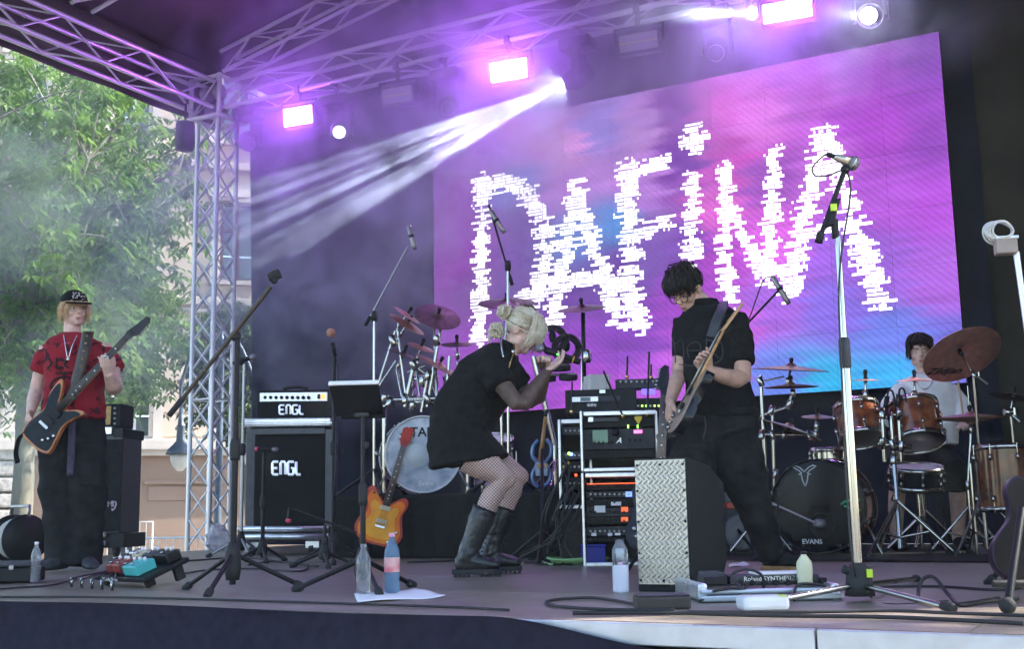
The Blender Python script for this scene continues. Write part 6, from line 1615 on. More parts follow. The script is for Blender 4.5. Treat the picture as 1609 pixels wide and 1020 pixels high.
# crumpled clear plastic bag by the tower
b = gp(343, 866); Db = dist(b); m = MB(); m.ball(dp(342, 846, Db), (0.12, 0.09, 0.125), n=16); me = remesh(m, 0.012, 2)
wrinkle(me, 0.045, (16, 16, 16)); A = get_v(me); A[:, 2] = np.maximum(A[:, 2], 0.004); set_v(me, A)
ob = link(shift(me, b), 'plastic_bag', mat('polybag', (0.6, 0.62, 0.7), 0.25, 0, 0.1, 14, trans=0.35, alpha=0.75), None, b, label='crumpled clear plastic bag on the floor at the foot of the tower', cat='bag')
# ================================================================ pedalboards
b = gp(205, 928); D5 = dist(b); pb = thing('pedalboard', 'bass pedalboard with red and turquoise effect pedals, front left', 'pedalboard', b)
u5 = norm(gp(288, 925)-gp(122, 915)); v5 = Vector((-u5.y, u5.x, 0)); o5 = gp(205, 922); n5 = norm(ZU*0.93-v5*0.36); w5 = n5.cross(u5)
def pbox(name, x, y, w, d, h, mt, t=pb, o=o5, u=u5, v=w5, n=n5, lift=0.055, bevel=0.006):
    return MB().box(o+u*x+v*y+n*(lift+h/2), (w, d, h), (u, v, n)).build(name, mt, t, bevel=bevel)
pbox('board', 0, 0.08, 0.50, 0.26, 0.025, M['black'], lift=0.045)
for x in (-0.2, 0.2): pbox('foot', x, 0.0, 0.03, 0.05, 0.04, M['rubber'], lift=0.006); pbox('foot', x, 0.16, 0.03, 0.05, 0.07, M['rubber'], lift=-0.03)
teal = mat('teal', (0.06, 0.42, 0.40), 0.45); brick_ = mat('brickred', (0.22, 0.03, 0.025), 0.45); creamp = mat('creampedal', (0.5, 0.42, 0.28), 0.5)
for (x, y, w, d, h, mt) in ((-0.12, 0.03, 0.06, 0.1, 0.05, brick_), (-0.05, 0.03, 0.07, 0.1, 0.05, brick_), (0.11, 0.02, 0.13, 0.11, 0.05, teal), (0.02, 0.03, 0.05, 0.1, 0.045, M['charcoal']), (-0.06, 0.14, 0.08, 0.08, 0.05, creamp), (0.04, 0.15, 0.1, 0.08, 0.05, M['charcoal']), (0.16, 0.15, 0.13, 0.08, 0.05, M['black']), (-0.17, 0.09, 0.06, 0.14, 0.05, M['charcoal'])):
    p_ = pbox('pedal', x, y, w, d, h, mt, lift=0.0715)
    for s_ in ((-0.3, 0.3) if w > 0.06 else (0,)): 
        q = o5+u5*(x+s_*w*0.6)+w5*(y+d*0.25)+n5*(0.0715+h); MB().lathe([(0.009, 0), (0.008, 0.014), (0.003, 0.016)], q, n5, 10).build('knob', M['white'], p_)
    q = o5+u5*x+w5*(y-d*0.28)+n5*(0.0715+h); MB().lathe([(0.008, 0), (0.008, 0.01)], q, n5, 10).build('footswitch', M['chrome'], p_)
pbox('silver_box', -0.11, 0.14, 0.05, 0.06, 0.06, M['alu'], lift=0.0715)
text('print', 'Nerdy Show', 0.028, o5-u5*0.07-w5*0.053+n5*0.058-v5*0.002, u5, n5, M['white'], pb, depth=0.001)
for i in range(5):
    p0 = gp(112+i*16, 926+i*1.5); MB().tube(bez([p0+ZU*0.012, p0+ZU*0.05+u5*0.01, o5+u5*(-0.22+0.02*i)+ZU*0.07], 5), 0.004, 6).build('patch_cable', M['cable'], pb)
    MB().tube([p0+ZU*0.008, p0+ZU*0.055], 0.008, 8).build('jack', M['chrome'], pb)
# right pedalboard
b = gp(1210, 945); D6 = dist(b); pr_ = thing('pedalboard', 'silver pedalboard crowded with cables behind the chrome stand\'s legs', 'pedalboard', b)
M['bluealu'] = mat('bluealu', (0.50, 0.56, 0.60), 0.35, 0.8, 0.12, 10)
fbox('rail', 1098, 1322, 925, 932, -0.02, 0.02, M['bluealu'], pr_, DD=D6); fbox('rail', 1096, 1324, 934, 944, -0.03, 0.03, M['bluealu'], pr_, DD=D6); fbox('rail', 1100, 1322, 919, 924, 0.12, 0.16, M['bluealu'], pr_, DD=D6+0.1)
for px in (1104, 1312): fbox('end_cap', px-7, px+8, 917, 946, -0.01, 0.42, M['gig'], pr_, 0.012, DD=D6)
for (x0, x1, y0, y1, mt, dd) in ((1118, 1150, 902, 921, M['charcoal'], 0.1), (1112, 1150, 908, 922, M['black'], 0.06), (1155, 1300, 906, 921, M['charcoal'], 0.08), (1200, 1288, 902, 906, M['white'], 0.1), (1300, 1312, 910, 924, M['black'], 0.08)):
    fbox('pedal', x0, x1, y0, y1, dd, dd+0.12, mt, pr_, 0.004, DD=D6)
text('print', 'Roland SYNTHESIZER', 0.024, dp(1215, 910, D6+0.078), AX[0], ZU, M['gig'], pr_, depth=0.0006)
for i in range(7): MB().lathe([(0.012, 0), (0.010, 0.014)], dp(1162+i*19, 916, D6+0.08), -AX[1], 10).build('knob', M['black'], pr_)
for pts in ([(1165, 925), (1150, 905), (1172, 895), (1197, 905), (1200, 932)], [(1098, 945), (1120, 940), (1150, 945), (1175, 920)], [(1248, 945), (1250, 925), (1262, 918), (1295, 922), (1298, 935)], [(1120, 930), (1150, 925), (1190, 930), (1220, 926)]):
    MB().tube(bez([dp(x, y, D6-0.05+0.02*i) for i, (x, y) in enumerate(pts)], 7), 0.0055, 6).build('patch_cable', M['cable'], pr_)
bt = bottle('cream plastic bottle with black cap on the right pedalboard', 1266, 887, 930, D6+0.03, 24, mat('creambottle', (0.62, 0.62, 0.42), 0.4, sss=0.2), M['black'], name='drink_bottle')
bt.location.z = 0.045
wb = thing('power_box', 'white plastic box on the floor in front of the right pedalboard', 'box', gp(1205, 962))
fbox('shell', 1168, 1243, 938, 961, 0.0, 0.11, mat('whitebox', (0.72, 0.74, 0.76), 0.45), wb, 0.014, DD=dist(gp(1205, 962))); fbox('mark', 1228, 1238, 936.5, 938.4, 0.01, 0.06, mat('lime3', (0.5, 0.7, 0.05), 0.5), wb, 0.001, DD=dist(gp(1205, 962)))
db = thing('stage_box', 'small brown box on the floor in front of the chequer plate monitor', 'box', gp(1045, 959))
fbox('shell', 1003, 1087, 938, 959, 0.0, 0.12, mat('brownbox', (0.035, 0.026, 0.022), 0.6, 0, 0.3, 14), db, 0.008, DD=dist(gp(1045, 959))); fbox('lid', 1004, 1086, 936, 938, 0.004, 0.115, M['charcoal'], db, 0.002, DD=dist(gp(1045, 959)))

# ================================================================ chequer plate monitor
b = gp(1043, 932); D7 = dist(b); AX7 = axes(-24)
wg = thing('monitor_wedge', 'dark stage monitor with chequer plate front standing in the centre right', 'monitor speaker', b)
wd = (dp(1087, 800, D7)-dp(999, 800, D7)).length; hh_ = dp(1043, 719, D7).z
o7 = gp(1043, 931)
prof = [(0.0, 0.0), (0.42, 0.035), (0.55, 0.06), (0.55, hh_*0.80), (0.30, hh_*0.96), (0.07, hh_)]
prof = [(0.02, 0.0), (0.50, 0.0), (0.62, 0.10), (0.62, hh_*0.82), (0.38, hh_*0.955), (0.02, hh_)]
MB().prism([(a, z) for a, z in prof], o7-AX7[0]*(wd/2), AX7[1], ZU, AX7[0]*wd).build('cabinet', mat('wedgepaint', (0.022, 0.024, 0.026), 0.65, 0, 0.2, 60, bump=0.5, bscale=300, spec=0.2), wg, bevel=0.006)
M['chequer'] = mat('chequer', (0.40, 0.39, 0.36), 0.32, 1.0, 0.12, 5)
pl = MB().box(o7+ZU*(hh_*0.52)+AX7[1]*0.012, (wd*0.94, 0.008, hh_*0.93), AX7).build('plate', M['chequer'], wg)
tr_ = MB(); nx, nz = 9, 26
for i in range(nx):
    for j in range(nz):
        x = (i+0.5)/nx-0.5; z = (j+0.5)/nz-0.5; a = rad(45) if j % 2 else rad(-45); x += (0.25 if j % 2 else -0.25)/nx
        c = o7+ZU*(hh_*0.52+z*hh_*0.91)+AX7[0]*(x*wd*0.91)+AX7[1]*0.0075; d = AX7[0]*math.cos(a)+ZU*math.sin(a); e = AX7[0]*-math.sin(a)+ZU*math.cos(a)
        tr_.ball(c, (0.0140, 0.0040, 0.0042), (d, e, AX7[1]), 8)
ob = tr_.build('tread', M['chequer'], pl); ob['kind'] = 'stuff'
for (x, z) in ((-.42, .03), (0, .03), (.42, .03), (-.43, .5), (.43, .5), (-.42, .96), (0, .96), (.42, .96), (-.43, .25), (.43, .25), (-.43, .75), (.43, .75)):
    MB().lathe([(0.006, 0), (0.005, 0.004), (0.001, 0.005)], o7+ZU*(hh_*(0.055+z*0.93))+AX7[0]*(x*wd*1.02)+AX7[1]*0.0078, -AX7[1], 10).build('screw', M['black'], wg)
# wireless bottle etc. beside it
b = gp(976, 932); D8 = dist(b); fl = thing('sports_bottle', 'clear and white drinking bottle standing left of the chequer plate monitor', 'bottle', b)
h = dp(976, 848, D8).z; r = 12.5/ppm(D8)
MB().lathe([(r*0.9, 0), (r, 0.01), (r, h*0.5), (r*0.98, h*0.52)], b, ZU, 20).build('lower_body', mat('milkplastic', (0.62, 0.64, 0.74), 0.4, sss=0.2), fl)
MB().lathe([(r*0.98, h*0.52), (r*0.98, h*0.8), (r*0.6, h*0.92), (r*0.5, h)], b, ZU, 20).build('upper_body', M['pet'], fl); MB().lathe([(0.012, h*0.62), (0.014, h*0.82)], b, ZU, 12).build('tube', M['white'], fl)

# ================================================================ effects racks
b = gp(955, 889); D9 = dist(b); AXr = axes(-5)
rk = thing('rack_case', 'tall silver framed rack case full of audio units, right of the singer', 'rack', b)
def frame_case(t, x0, x1, y0, y1, D, depth, bar=4, mt=M['gig']):
    fbox('case_edge', x0, x0+bar, y0, y1, -0.01, depth, mt, t, 0.004, AXr, D); fbox('case_edge', x1-bar, x1, y0, y1, -0.01, depth, mt, t, 0.004, AXr, D)
    fbox('case_edge', x0+bar+.3, x1-bar-.3, y0, y0+bar+3, -0.01, depth, mt, t, 0.004, AXr, D); fbox('case_edge', x0+bar+.3, x1-bar-.3, y1-bar-2, y1, -0.01, depth, mt, t, 0.004, AXr, D)
    fbox('case_back', x0+2, x1-2, y0+2, y1-2, depth-0.02, depth, M['black'], t, 0.002, AXr, D)
frame_case(rk, 915, 1032, 743, 890, D9, 0.5)
orange = mat('orangelabel', (0.75, 0.13, 0.04), 0.5, emit=(0.9, 0.16, 0.05), estr=0.25); ledr = mat('redleds', (0.5, 0.05, 0.02), 0.5, emit=(1, 0.12, 0.03), estr=0.5)
for i, (y0, y1) in enumerate(((761, 770), (772, 782), (784, 796), (798, 812), (813, 824), (828, 842), (845, 852))):
    un = fbox('rack_unit', 921, 1026, y0, y1, 0.03, 0.35, M['charcoal'] if i % 2 else M['black'], rk, 0.002, AXr, D9)
    for k in range(9): MB().lathe([(0.008, 0), (0.006, 0.012)], dp(928+k*7.5, (y0+y1)/2, D9+0.03), -AXr[1], 8).build('knob', M['dullsteel'] if i in (1, 5) else M['black'], un)
fbox('red_strip', 922, 1000, 759.4, 760.8, 0.02, 0.04, ledr, rk, 0, AXr, D9)
for (x0, x1, y0, y1) in ((976, 987, 797, 805), (976, 987, 813, 820)): fbox('orange_label', x0, x1, y0, y1, 0.02, 0.03, orange, rk, 0.001, AXr, D9)
for (x0, x1, y0, y1) in ((934, 951, 795, 806), (960, 976, 789, 795), (929, 937, 838, 843), (955, 962, 838, 843), (966, 975, 838, 842)): fbox('paper_label', x0, x1, y0, y1, 0.018, 0.03, M['paper'], rk, 0.0005, AXr, D9)
fbox('display', 983, 995, 773, 781, 0.02, 0.03, mat('bluedisplay', (0.1, 0.2, 0.6), 0.3, emit=(0.15, 0.25, 0.9), estr=0.6), rk, 0.0005, AXr, D9)
rk2 = thing('rack_case', 'silver framed rack case with guitar processor on top of the tall rack', 'rack', dp(972, 742, D9))
frame_case(rk2, 912, 1034, 646, 741, D9-0.01, 0.48)
pu = fbox('rack_unit', 916, 1029, 674, 706, 0.02, 0.4, M['charcoal'], rk2, 0.003, AXr, D9)
fbox('screen', 931, 955, 676, 696, 0.008, 0.02, mat('lcd', (0.02, 0.05, 0.06), 0.2, emit=(0.1, 0.25, 0.2), estr=0.15), pu, 0.001, AXr, D9)
MB().lathe([(0.026, 0), (0.022, 0.02), (0.004, 0.022)], dp(967, 680, D9+0.02), -AXr[1], 16).build('dial', M['black'], pu)
for k in range(5): MB().lathe([(0.009, 0), (0.007, 0.014)], dp(934+k*7, 695, D9+0.02), -AXr[1], 10).build('knob', M['black'], pu); MB().lathe([(0.011, 0), (0.009, 0.014)], dp(990+k*8, 692, D9+0.02), -AXr[1], 10).build('knob', M['black'], pu)
fbox('display', 996, 1009, 676, 681, 0.008, 0.02, mat('pinkdisplay', (0.5, 0.05, 0.3), 0.3, emit=(1, 0.1, 0.55), estr=1.2), pu, 0.0005, AXr, D9)
grn = mat('greenmeter', (0.2, 0.6, 0.1), 0.4, emit=(0.35, 1, 0.1), estr=1.0)
for px in (987, 1002): fbox('meter', px-1.2, px+1.2, 667.5, 673, 0.008, 0.02, grn, pu, 0.0004, AXr, D9)
text('logo', 'A', 0.05, dp(972, 693, D9+0.014), AXr[0], ZU, M['gig'], pu, depth=0.001, shear=0.4)
fbox('rack_unit', 917, 1028, 655, 671, 0.03, 0.4, M['black'], rk2, 0.002, AXr, D9); fbox('faceplate', 923, 972, 656, 662, 0.018, 0.03, M['casegrey'], rk2, 0.001, AXr, D9); fbox('faceplate', 924, 932, 655.5, 663, 0.012, 0.02, M['gig'], rk2, 0.001, AXr, D9)
fbox('vent_panel', 917, 1028, 707, 719, 0.03, 0.3, M['black'], rk2, 0.002, AXr, D9)
for k in range(10): fbox('vent_slot', 930+k*7, 933+k*7, 709, 717, 0.024, 0.03, M['rubber'], rk2, 0, AXr, D9)
yel = mat('yellowpick', (0.75, 0.5, 0.02), 0.4)
MB().prism([(-.02, .022), (.02, .022), (.024, .01), (.004, -.024), (-.004, -.024), (-.024, .01)], dp(1003, 660, D9-0.03), AXr[0], ZU, -AXr[1]*0.003).build('plectrum_sticker', yel, rk2)
sr = thing('rack_case', 'small silver framed rack with loose cables, left of the tall rack', 'rack', dp(898, 790, D9+0.3))
sr.location.z = 0
D10 = D9+0.3
frame_case(sr, 878, 930, 659, 800, D10, 0.4, 4)
fbox('stand', 882, 930, 800, 880, 0.02, 0.35, M['black'], sr, 0.004, AXr, D10)
for (y0, y1, mt) in ((671, 683, M['charcoal']), (710, 722, M['charcoal']), (726, 742, M['black']), (750, 770, M['black'])):
    un = fbox('rack_unit', 883, 925, y0, y1, 0.02, 0.3, mt, sr, 0.002, AXr, D10)
    for k in range(5): MB().lathe([(0.008, 0), (0.006, 0.012)], dp(889+k*7, (y0+y1)/2, D10+0.02), -AXr[1], 8).build('knob', M['dullsteel'], un)
for px, py, mt in ((886, 734, yel), (893, 728, yel), (905, 747, ledr), (894, 713, grn), (898, 714, mat('blueled', (0.05, 0.1, 0.6), 0.4, emit=(0.1, 0.25, 1), estr=2.0))): MB().ball(dp(px, py, D10-0.01), 0.011, n=8).build('plug', mt, sr)
# cables spilling from the racks
cbu = thing('cable_bundle', 'black cables spilling from the racks down to the floor', 'cables', gp(860, 884))
rg = random.Random(31)
for i in range(13):
    x = rg.uniform(885, 925); y = rg.uniform(715, 790); e = gp(rg.uniform(815, 905), rg.uniform(880, 889))+ZU*0.008
    s = dp(x, y, D10-0.04); mid = dp((x+840)/2+rg.uniform(-12, 12), rg.uniform(800, 860), D10-0.15)
    MB().tube(bez([s, s-FH*0.06-ZU*0.06, mid, e+ZU*0.03, e, e-R0*rg.uniform(0.05, .3)+FH*rg.uniform(-.05, .1)], 6), 0.006, 6).build('cable', M['cable'], cbu)
# units on top of the rack
up = thing('rack_units', 'black rack units with wireless receivers stacked behind the processor rack', 'audio units', dp(950, 650, D9+0.45))
up.location.z = dp(950, 650, D9+0.45).z
Du = D9+0.5
fbox('unit', 888, 1000, 612, 648, 0.0, 0.35, M['black'], up, 0.004, AXr, Du); rcv = fbox('receiver', 899, 940, 624, 632, -0.015, 0.0, M['gig'], up, 0.002, AXr, Du); fbox('receiver', 941, 975, 623, 631, -0.012, 0.0, M['charcoal'], up, 0.002, AXr, Du)
fbox('display', 912, 928, 625, 631, -0.02, -0.015, mat('greydisplay', (0.12, 0.16, 0.18), 0.2), rcv, 0.0005, AXr, Du)
fbox('display', 942, 951, 613, 618, -0.01, 0, mat('paledisplay', (0.3, 0.4, 0.4), 0.3, emit=(0.5, 0.7, 0.7), estr=0.3), up, 0.0005, AXr, Du)
for k in range(3): MB().lathe([(0.012, 0), (0.01, 0.014)], dp(925+k*5, 637, Du), -AXr[1], 10).build('knob', M['dullsteel'], up)
kb = thing('control_surface', 'black mixing surface with violet screens behind the racks', 'mixer', dp(1006, 645, Du+0.1))
fbox('body', 975, 1052, 626, 648, 0.0, 0.3, M['black'], kb, 0.004, AXr, Du+0.05); fbox('screen', 977, 1000, 618, 625, 0.0, 0.02, mat('violetscreen', (0.05, 0.04, 0.2), 0.3, emit=(0.16, 0.1, 0.75), estr=0.6), kb, 0.001, AXr, Du+0.05); fbox('screen', 1008, 1030, 611, 620, 0.0, 0.02, bpy.data.materials['violetscreen'], kb, 0.001, AXr, Du+0.05)
fbox('bridge', 967, 1052, 594, 609, 0.05, 0.2, M['charcoal'], kb, 0.004, AXr, Du+0.05); fbox('bridge_post', 970, 976, 609, 640, 0.06, 0.18, M['black'], kb, 0.002, AXr, Du+0.05); fbox('bridge_post', 1040, 1046, 609, 640, 0.06, 0.18, M['black'], kb, 0.002, AXr, Du+0.05)
for k in range(10): MB().ball(dp(983+k*6.5, 638, Du+0.045), 0.008, n=8).build('button_lamp', grn if k % 3 else M['white'], kb)
for k in range(9): MB().lathe([(0.009, 0), (0.007, 0.014)], dp(975+k*8.5, 600, Du+0.1), -AXr[1], 8).build('knob', M['dullsteel'], kb)
for (px0, py0, px1, py1, dd) in ((980, 657, 948, 583, D9-0.02), (1017, 655, 1020, 553, D9-0.02), (985, 595, 986, 560, Du), (1023, 596, 1023, 573, Du), (898, 650, 899, 600, Du)):
    an = thing('antenna', {948: 'thin black antenna leaning left from the processor rack', 1020: 'tall straight black antenna on the processor rack', 986: 'short black antenna behind the mixing surface', 1023: 'second short antenna behind the mixing surface, near the rosewood neck', 899: 'thin dark antenna at the left end of the stacked rack units'}[px1], 'antenna', dp(px0, py0, dd), 'rack antennas')
    MB().lathe([(0.013, 0), (0.013, 0.02), (0.007, 0.025)], dp(px0, py0, dd), norm(dp(px1, py1, dd)-dp(px0, py0, dd)), 10).build('socket', M['gold'], an); rod('whip', dp(px0, py0, dd), dp(px1, py1, dd), 0.0065, M['black'], an)
wbx = thing('white_box', 'pale box lying on top of the stacked rack units', 'box', dp(947, 611, Du+0.1)); fbox('carton', 931, 957, 587, 611, 0.05, 0.2, mat('carton', (0.5, 0.48, 0.46), 0.7), wbx, 0.004, axes(15), Du); fbox('flap', 957.5, 963, 587, 610, 0.05, 0.2, mat('cartonside', (0.42, 0.40, 0.38), 0.7), wbx, 0.003, axes(15), Du)
bx = thing('blue_box', 'deep blue box on the floor at the foot of the tall rack', 'box', gp(934, 889)); Dx = dist(gp(934, 889)); fbox('shell', 917, 952, 860, 888, 0, 0.12, mat('deepblue', (0.012, 0.02, 0.30), 0.5), bx, 0.004, axes(6), Dx); fbox('lid', 916, 953, 856, 859.5, 0, 0.12, mat('deepblue2', (0.014, 0.025, 0.34), 0.5), bx, 0.003, axes(6), Dx)
# coiled green cable
gc = thing('cable_coil', 'coiled pale green cable on the floor near the tall rack', 'cable', gp(905, 889)); gm = mat('greencable', (0.22, 0.42, 0.17), 0.5); c = gp(908, 887)
for i in range(6): MB().tube([c+R0*(0.13+0.012*i)*math.cos(a)+FH*(0.15+0.01*i)*math.sin(a)+ZU*(0.009+0.006*i+0.004*math.sin(a*3+i)) for a in np.linspace(0, 6.2, 30)], 0.007, 6).build('turn', gm, gc)
MB().tube(bez([c-R0*0.16+ZU*0.009, gp(868, 890)+ZU*0.009, gp(858, 888)+ZU*0.009, gp(850, 884)+ZU*0.009], 6), 0.007, 6).build('tail', gm, gc)
# blue electric violin on a stand
b = gp(852, 884); Dv = 8.6; vi = thing('electric_violin', 'blue skeleton electric violin hanging on a stand left of the racks', 'violin', dp(850, 770, Dv)); bl = mat('violinblue', (0.07, 0.16, 0.34), 0.25, 0, 0.2, 8, coat=0.8)
Pv = lambda x, y, o=0: dp(x, y, Dv+o)
MB().tube(bez([Pv(846, 692), Pv(838, 702), Pv(837, 718), Pv(844, 728), Pv(837, 745), Pv(838, 758), Pv(846, 766)], 6), 0.015, 8).build('frame', bl, vi); MB().tube(bez([Pv(858, 690), Pv(866, 702), Pv(865, 716), Pv(858, 728), Pv(865, 745), Pv(862, 758), Pv(852, 766)], 6), 0.015, 8).build('frame', bl, vi)
MB().prism([(-.045, -.05), (.045, -.05), (.05, .04), (.0, .07), (-.05, .04)], Pv(851, 738, -0.01), R0, ZU, -FH*0.02).build('body', bl, vi, bevel=0.005); MB().loft([(Pv(849, 725, -.03), R0*0.018, FH*0.008), (Pv(857, 655, -.01), R0*0.012, FH*0.008)], 8).build('neck', mat('violinneck', (0.35, 0.17, 0.06), 0.4), vi)
MB().tube(bez([Pv(857, 655), Pv(859, 646), Pv(862, 648)], 4), 0.014, 8).build('scroll', M['black'], vi); MB().box(Pv(851, 732, -.035), (0.06, 0.01, 0.03), (R0, FH, ZU)).build('bridge', M['maple'], vi)
vs_ = thing('instrument_stand', 'black stand carrying the blue violin', 'stand', b); rod('post', b+ZU*0.02, Pv(852, 690, 0.06), 0.012, M['black'], vs_); tripod(vs_, b, 0.2, 0.28, 0.4, M['black'])
rod('hook', Pv(852, 690, 0.06), Pv(850, 700, 0.0), 0.008, M['black'], vs_)
# stand with headphones and pads right of the singer
b = dp(846, 780, 8.9); b.z = 0.47; hp = thing('percussion_stand', 'chrome percussion stand with black pads and coiled cables behind the singer\'s hands', 'stand', b); Ph = lambda x, y, o=0: dp(x, y, 8.9+o)
rod('post', Ph(872, 700), Ph(838, 560), 0.022, M['chrome'], hp, 12); rod('post', Ph(874, 775), Ph(872, 700), 0.02, M['chrome'], hp, 12); tripod(hp, Vector((Ph(874, 775).x, Ph(874, 775).y, 0.47)), 0.25, 0.25, 0.3, M['chrome'])
rod('bar', Ph(846, 590), Ph(905, 588), 0.012, M['dullsteel'], hp)
for (x, y, r_) in ((876, 577, 0.1), (858, 594, 0.075), (893, 592, 0.07)): pd = MB().lathe([(r_*0.6, -0.03), (r_, -0.025), (r_*1.03, 0.0), (r_, 0.015), (r_*0.9, 0.02)], Ph(x, y), norm(ZU+FH*-0.25), 24).build('pad', M['rubber'], hp)
for (x, y) in ((868, 534), (890, 548)):
    for q in range(4): MB().tube([Ph(x, y, -0.02*q)+(R0*math.cos(a)+ZU*math.sin(a))*(0.075+0.012*q)+FH*0.02*math.sin(a*2+q) for a in np.linspace(0, 2*math.pi, 21)], 0.0075, 6).build('cable_loop', M['cable'], hp)
    MB().ball(Ph(x, y-5), (0.03, 0.03, 0.05), n=10).build('clamp', M['black'], hp)
# ================================================================ drum riser and the left kit
RZ = 0.47
rx0, rx1, ry0, ry1 = gp(538, 876).x, gp(1000, 878).x, 7.42, 9.9
riser = thing('drum_riser', 'low black draped riser under the left drum kit', 'riser', ((rx0+rx1)/2, ry0, 0))
MB().box(((rx0+rx1)/2, (ry0+ry1)/2, RZ-0.02), (rx1-rx0, ry1-ry0, 0.04)).build('platform', M['blackmatte'], riser, bevel=0.005)
def rsk(u, v): 
    x = rx0+(rx1-rx0)*u; return (x, ry0-0.012-0.012*abs(math.sin(x*17))*(0.3+v), (RZ-0.03)*(1-v)+0.004)
MB().grid(rsk, 160, 8).build('drape', M['blackcloth'], riser)
def rsk2(u, v):
    y = ry0+(ry1-ry0)*u; return (rx0-0.012-0.012*abs(math.sin(y*17))*(0.3+v), y, (RZ-0.03)*(1-v)+0.004)
MB().grid(rsk2, 100, 8).build('drape', M['blackcloth'], riser)
def rp(px, py): return gp(px, py, RZ)
def stand_pole(t, a, b, r=0.012, m=None, name='tube'): return rod(name, a, b, r, m or M['chrome'], t, 12)
def cymbal_stand(label, C, nrm, r, m, base, joint=None, group=None, reach=0.26, ang=0.3, pole=None, mirror=0, bz=0.0, name='cymbal_stand', hub=0.32):
    t = thing(name, label, 'cymbal', base, group)
    C = Vector(C); j = joint if joint is not None else C-norm(nrm)*0.12
    stand_pole(t, base+ZU*0.06, Vector((base.x, base.y, base.z+(j.z-base.z)*0.55)), 0.0135); 
    top = Vector((base.x, base.y, base.z+(j.z-base.z)*0.55)); stand_pole(t, top, j, 0.010); clampjoint(t, top, ZU, 0.019)
    stand_pole(t, j, C-norm(nrm)*0.015, 0.0085); clampjoint(t, j, norm(nrm), 0.016)
    tripod(t, base, hub, reach, ang, M['chrome'], 0.009); 
    for k in range(3):
        a = ang+k*2*math.pi/3; e = base+(R0*math.cos(a)+FH*math.sin(a))*reach*0.55+ZU*hub*0.45; rod('strut', base+ZU*0.1, e, 0.006, M['chrome'], t, 8)
    return t, cymbal(t, C, nrm, r, m)
# bass drum with pale marbled head
Dk = 8.9; C = dp(665, 713, Dk); rk_ = 0.285
C.z = RZ+rk_*1.05+0.004
marble = mat('marblehead', (0.22, 0.27, 0.36), 0.35, 0, 0.3, 7, col2=(0.66, 0.68, 0.72), detail=9)
t, u_, w_ = drum('bass_drum', 'bass drum with pale marbled front head on the riser', C, FH*0.97-R0*0.22, rk_, 0.4, M['acrylic'], marble, M['drumhead'], 10, cat='drum', hoop=M['drumwhite'], loc=Vector((C.x, C.y, RZ)))
nf = norm(-FH*0.97+R0*0.22); uf = norm(R0*0.97+FH*0.22)
MB().lathe([(0.001, 0.004), (0.085, 0.004), (0.09, 0.0)], C-uf*0.05-ZU*0.01+nf*0.001, nf, 28, cap=False).build('port_patch', mat('portpatch', (0.5, 0.55, 0.56), 0.4), t)
text('brand_print', 'TAMA', 0.10, C+uf*0.035+ZU*0.165+nf*0.003, uf, ZU, M['black'], t, depth=0.0008, bold=0.002)
text('small_print', 'Evans', 0.05, C+uf*0.02-ZU*0.22+nf*0.003, uf, ZU, M['white'], t, depth=0.0008)
for s_ in (-1, 1): rod('spur', C+uf*s_*0.27-ZU*0.12+FH*0.1, Vector((C.x, C.y, RZ+0.012))+uf*s_*0.37-FH*0.04, 0.010, M['chrome'], t)
MB().tube([C-uf*0.33+FH*0.02, C-uf*0.36+FH*0.02, C-uf*0.36+ZU*0.03+FH*0.02], 0.014, 8).build('claw', M['chrome'], t)
# kick microphone on a short stand
b = gp(655, 874); t = thing('short_mic_stand', 'short black stand with boom reaching to the left bass drum', 'microphone stand', b)
rod('pole', b+ZU*0.02, dp(655, 795, dist(b)), 0.012, M['black'], t); tripod(t, b, 0.12, 0.2, 0.5, M['black']); rod('boom', dp(640, 810, dist(b)), dp(678, 735, dist(b)), 0.011, M['black'], t); MB().ball(dp(656, 790, dist(b)), 0.028, n=10).build('swivel', M['rubber'], t)
microphone(t, dp(674, 742, dist(b)), dp(660, 718, dist(b)), 0.02)
# chrome rack
Dr = 9.0; Q = lambda x, y, o=0.0: dp(x, y, Dr+o)
rack = thing('drum_rack', 'chrome tube rack holding cymbals and toms of the left kit', 'drum rack', Vector((Q(590, 770).x, Q(590, 770).y, RZ)))
for a, c, r_ in (((596, 629), (735, 625), 0.019), ((636, 640), (650, 573), 0.017), ((671, 640), (692, 515), 0.014), ((662, 648), (672, 590), 0.014), ((700, 640), (706, 560), 0.014), ((592, 612), (621, 520), 0.011), ((592, 612), (622, 567), 0.010), ((604, 630), (604, 775), 0.019), ((735, 625), (735, 778), 0.019), ((650, 575), (672, 590), 0.012), ((640, 585), (668, 575), 0.010)):
    rod('tube', Q(*a), Q(*c), r_, M['chrome'], rack, 14)
for (x, y) in ((636, 627), (671, 627), (700, 626), (604, 628), (650, 575), (663, 600), (672, 590), (612, 632), (648, 640), (686, 535), (617, 535)): clampjoint(rack, Q(x, y, -0.01), norm((random.uniform(-.4, .4), random.uniform(-.4, .4), 1)), 0.026)
text('brand_print', 'Gibraltar', 0.05, Q(650, 627, -0.023), R0, ZU, M['white'], rack, depth=0.0008)
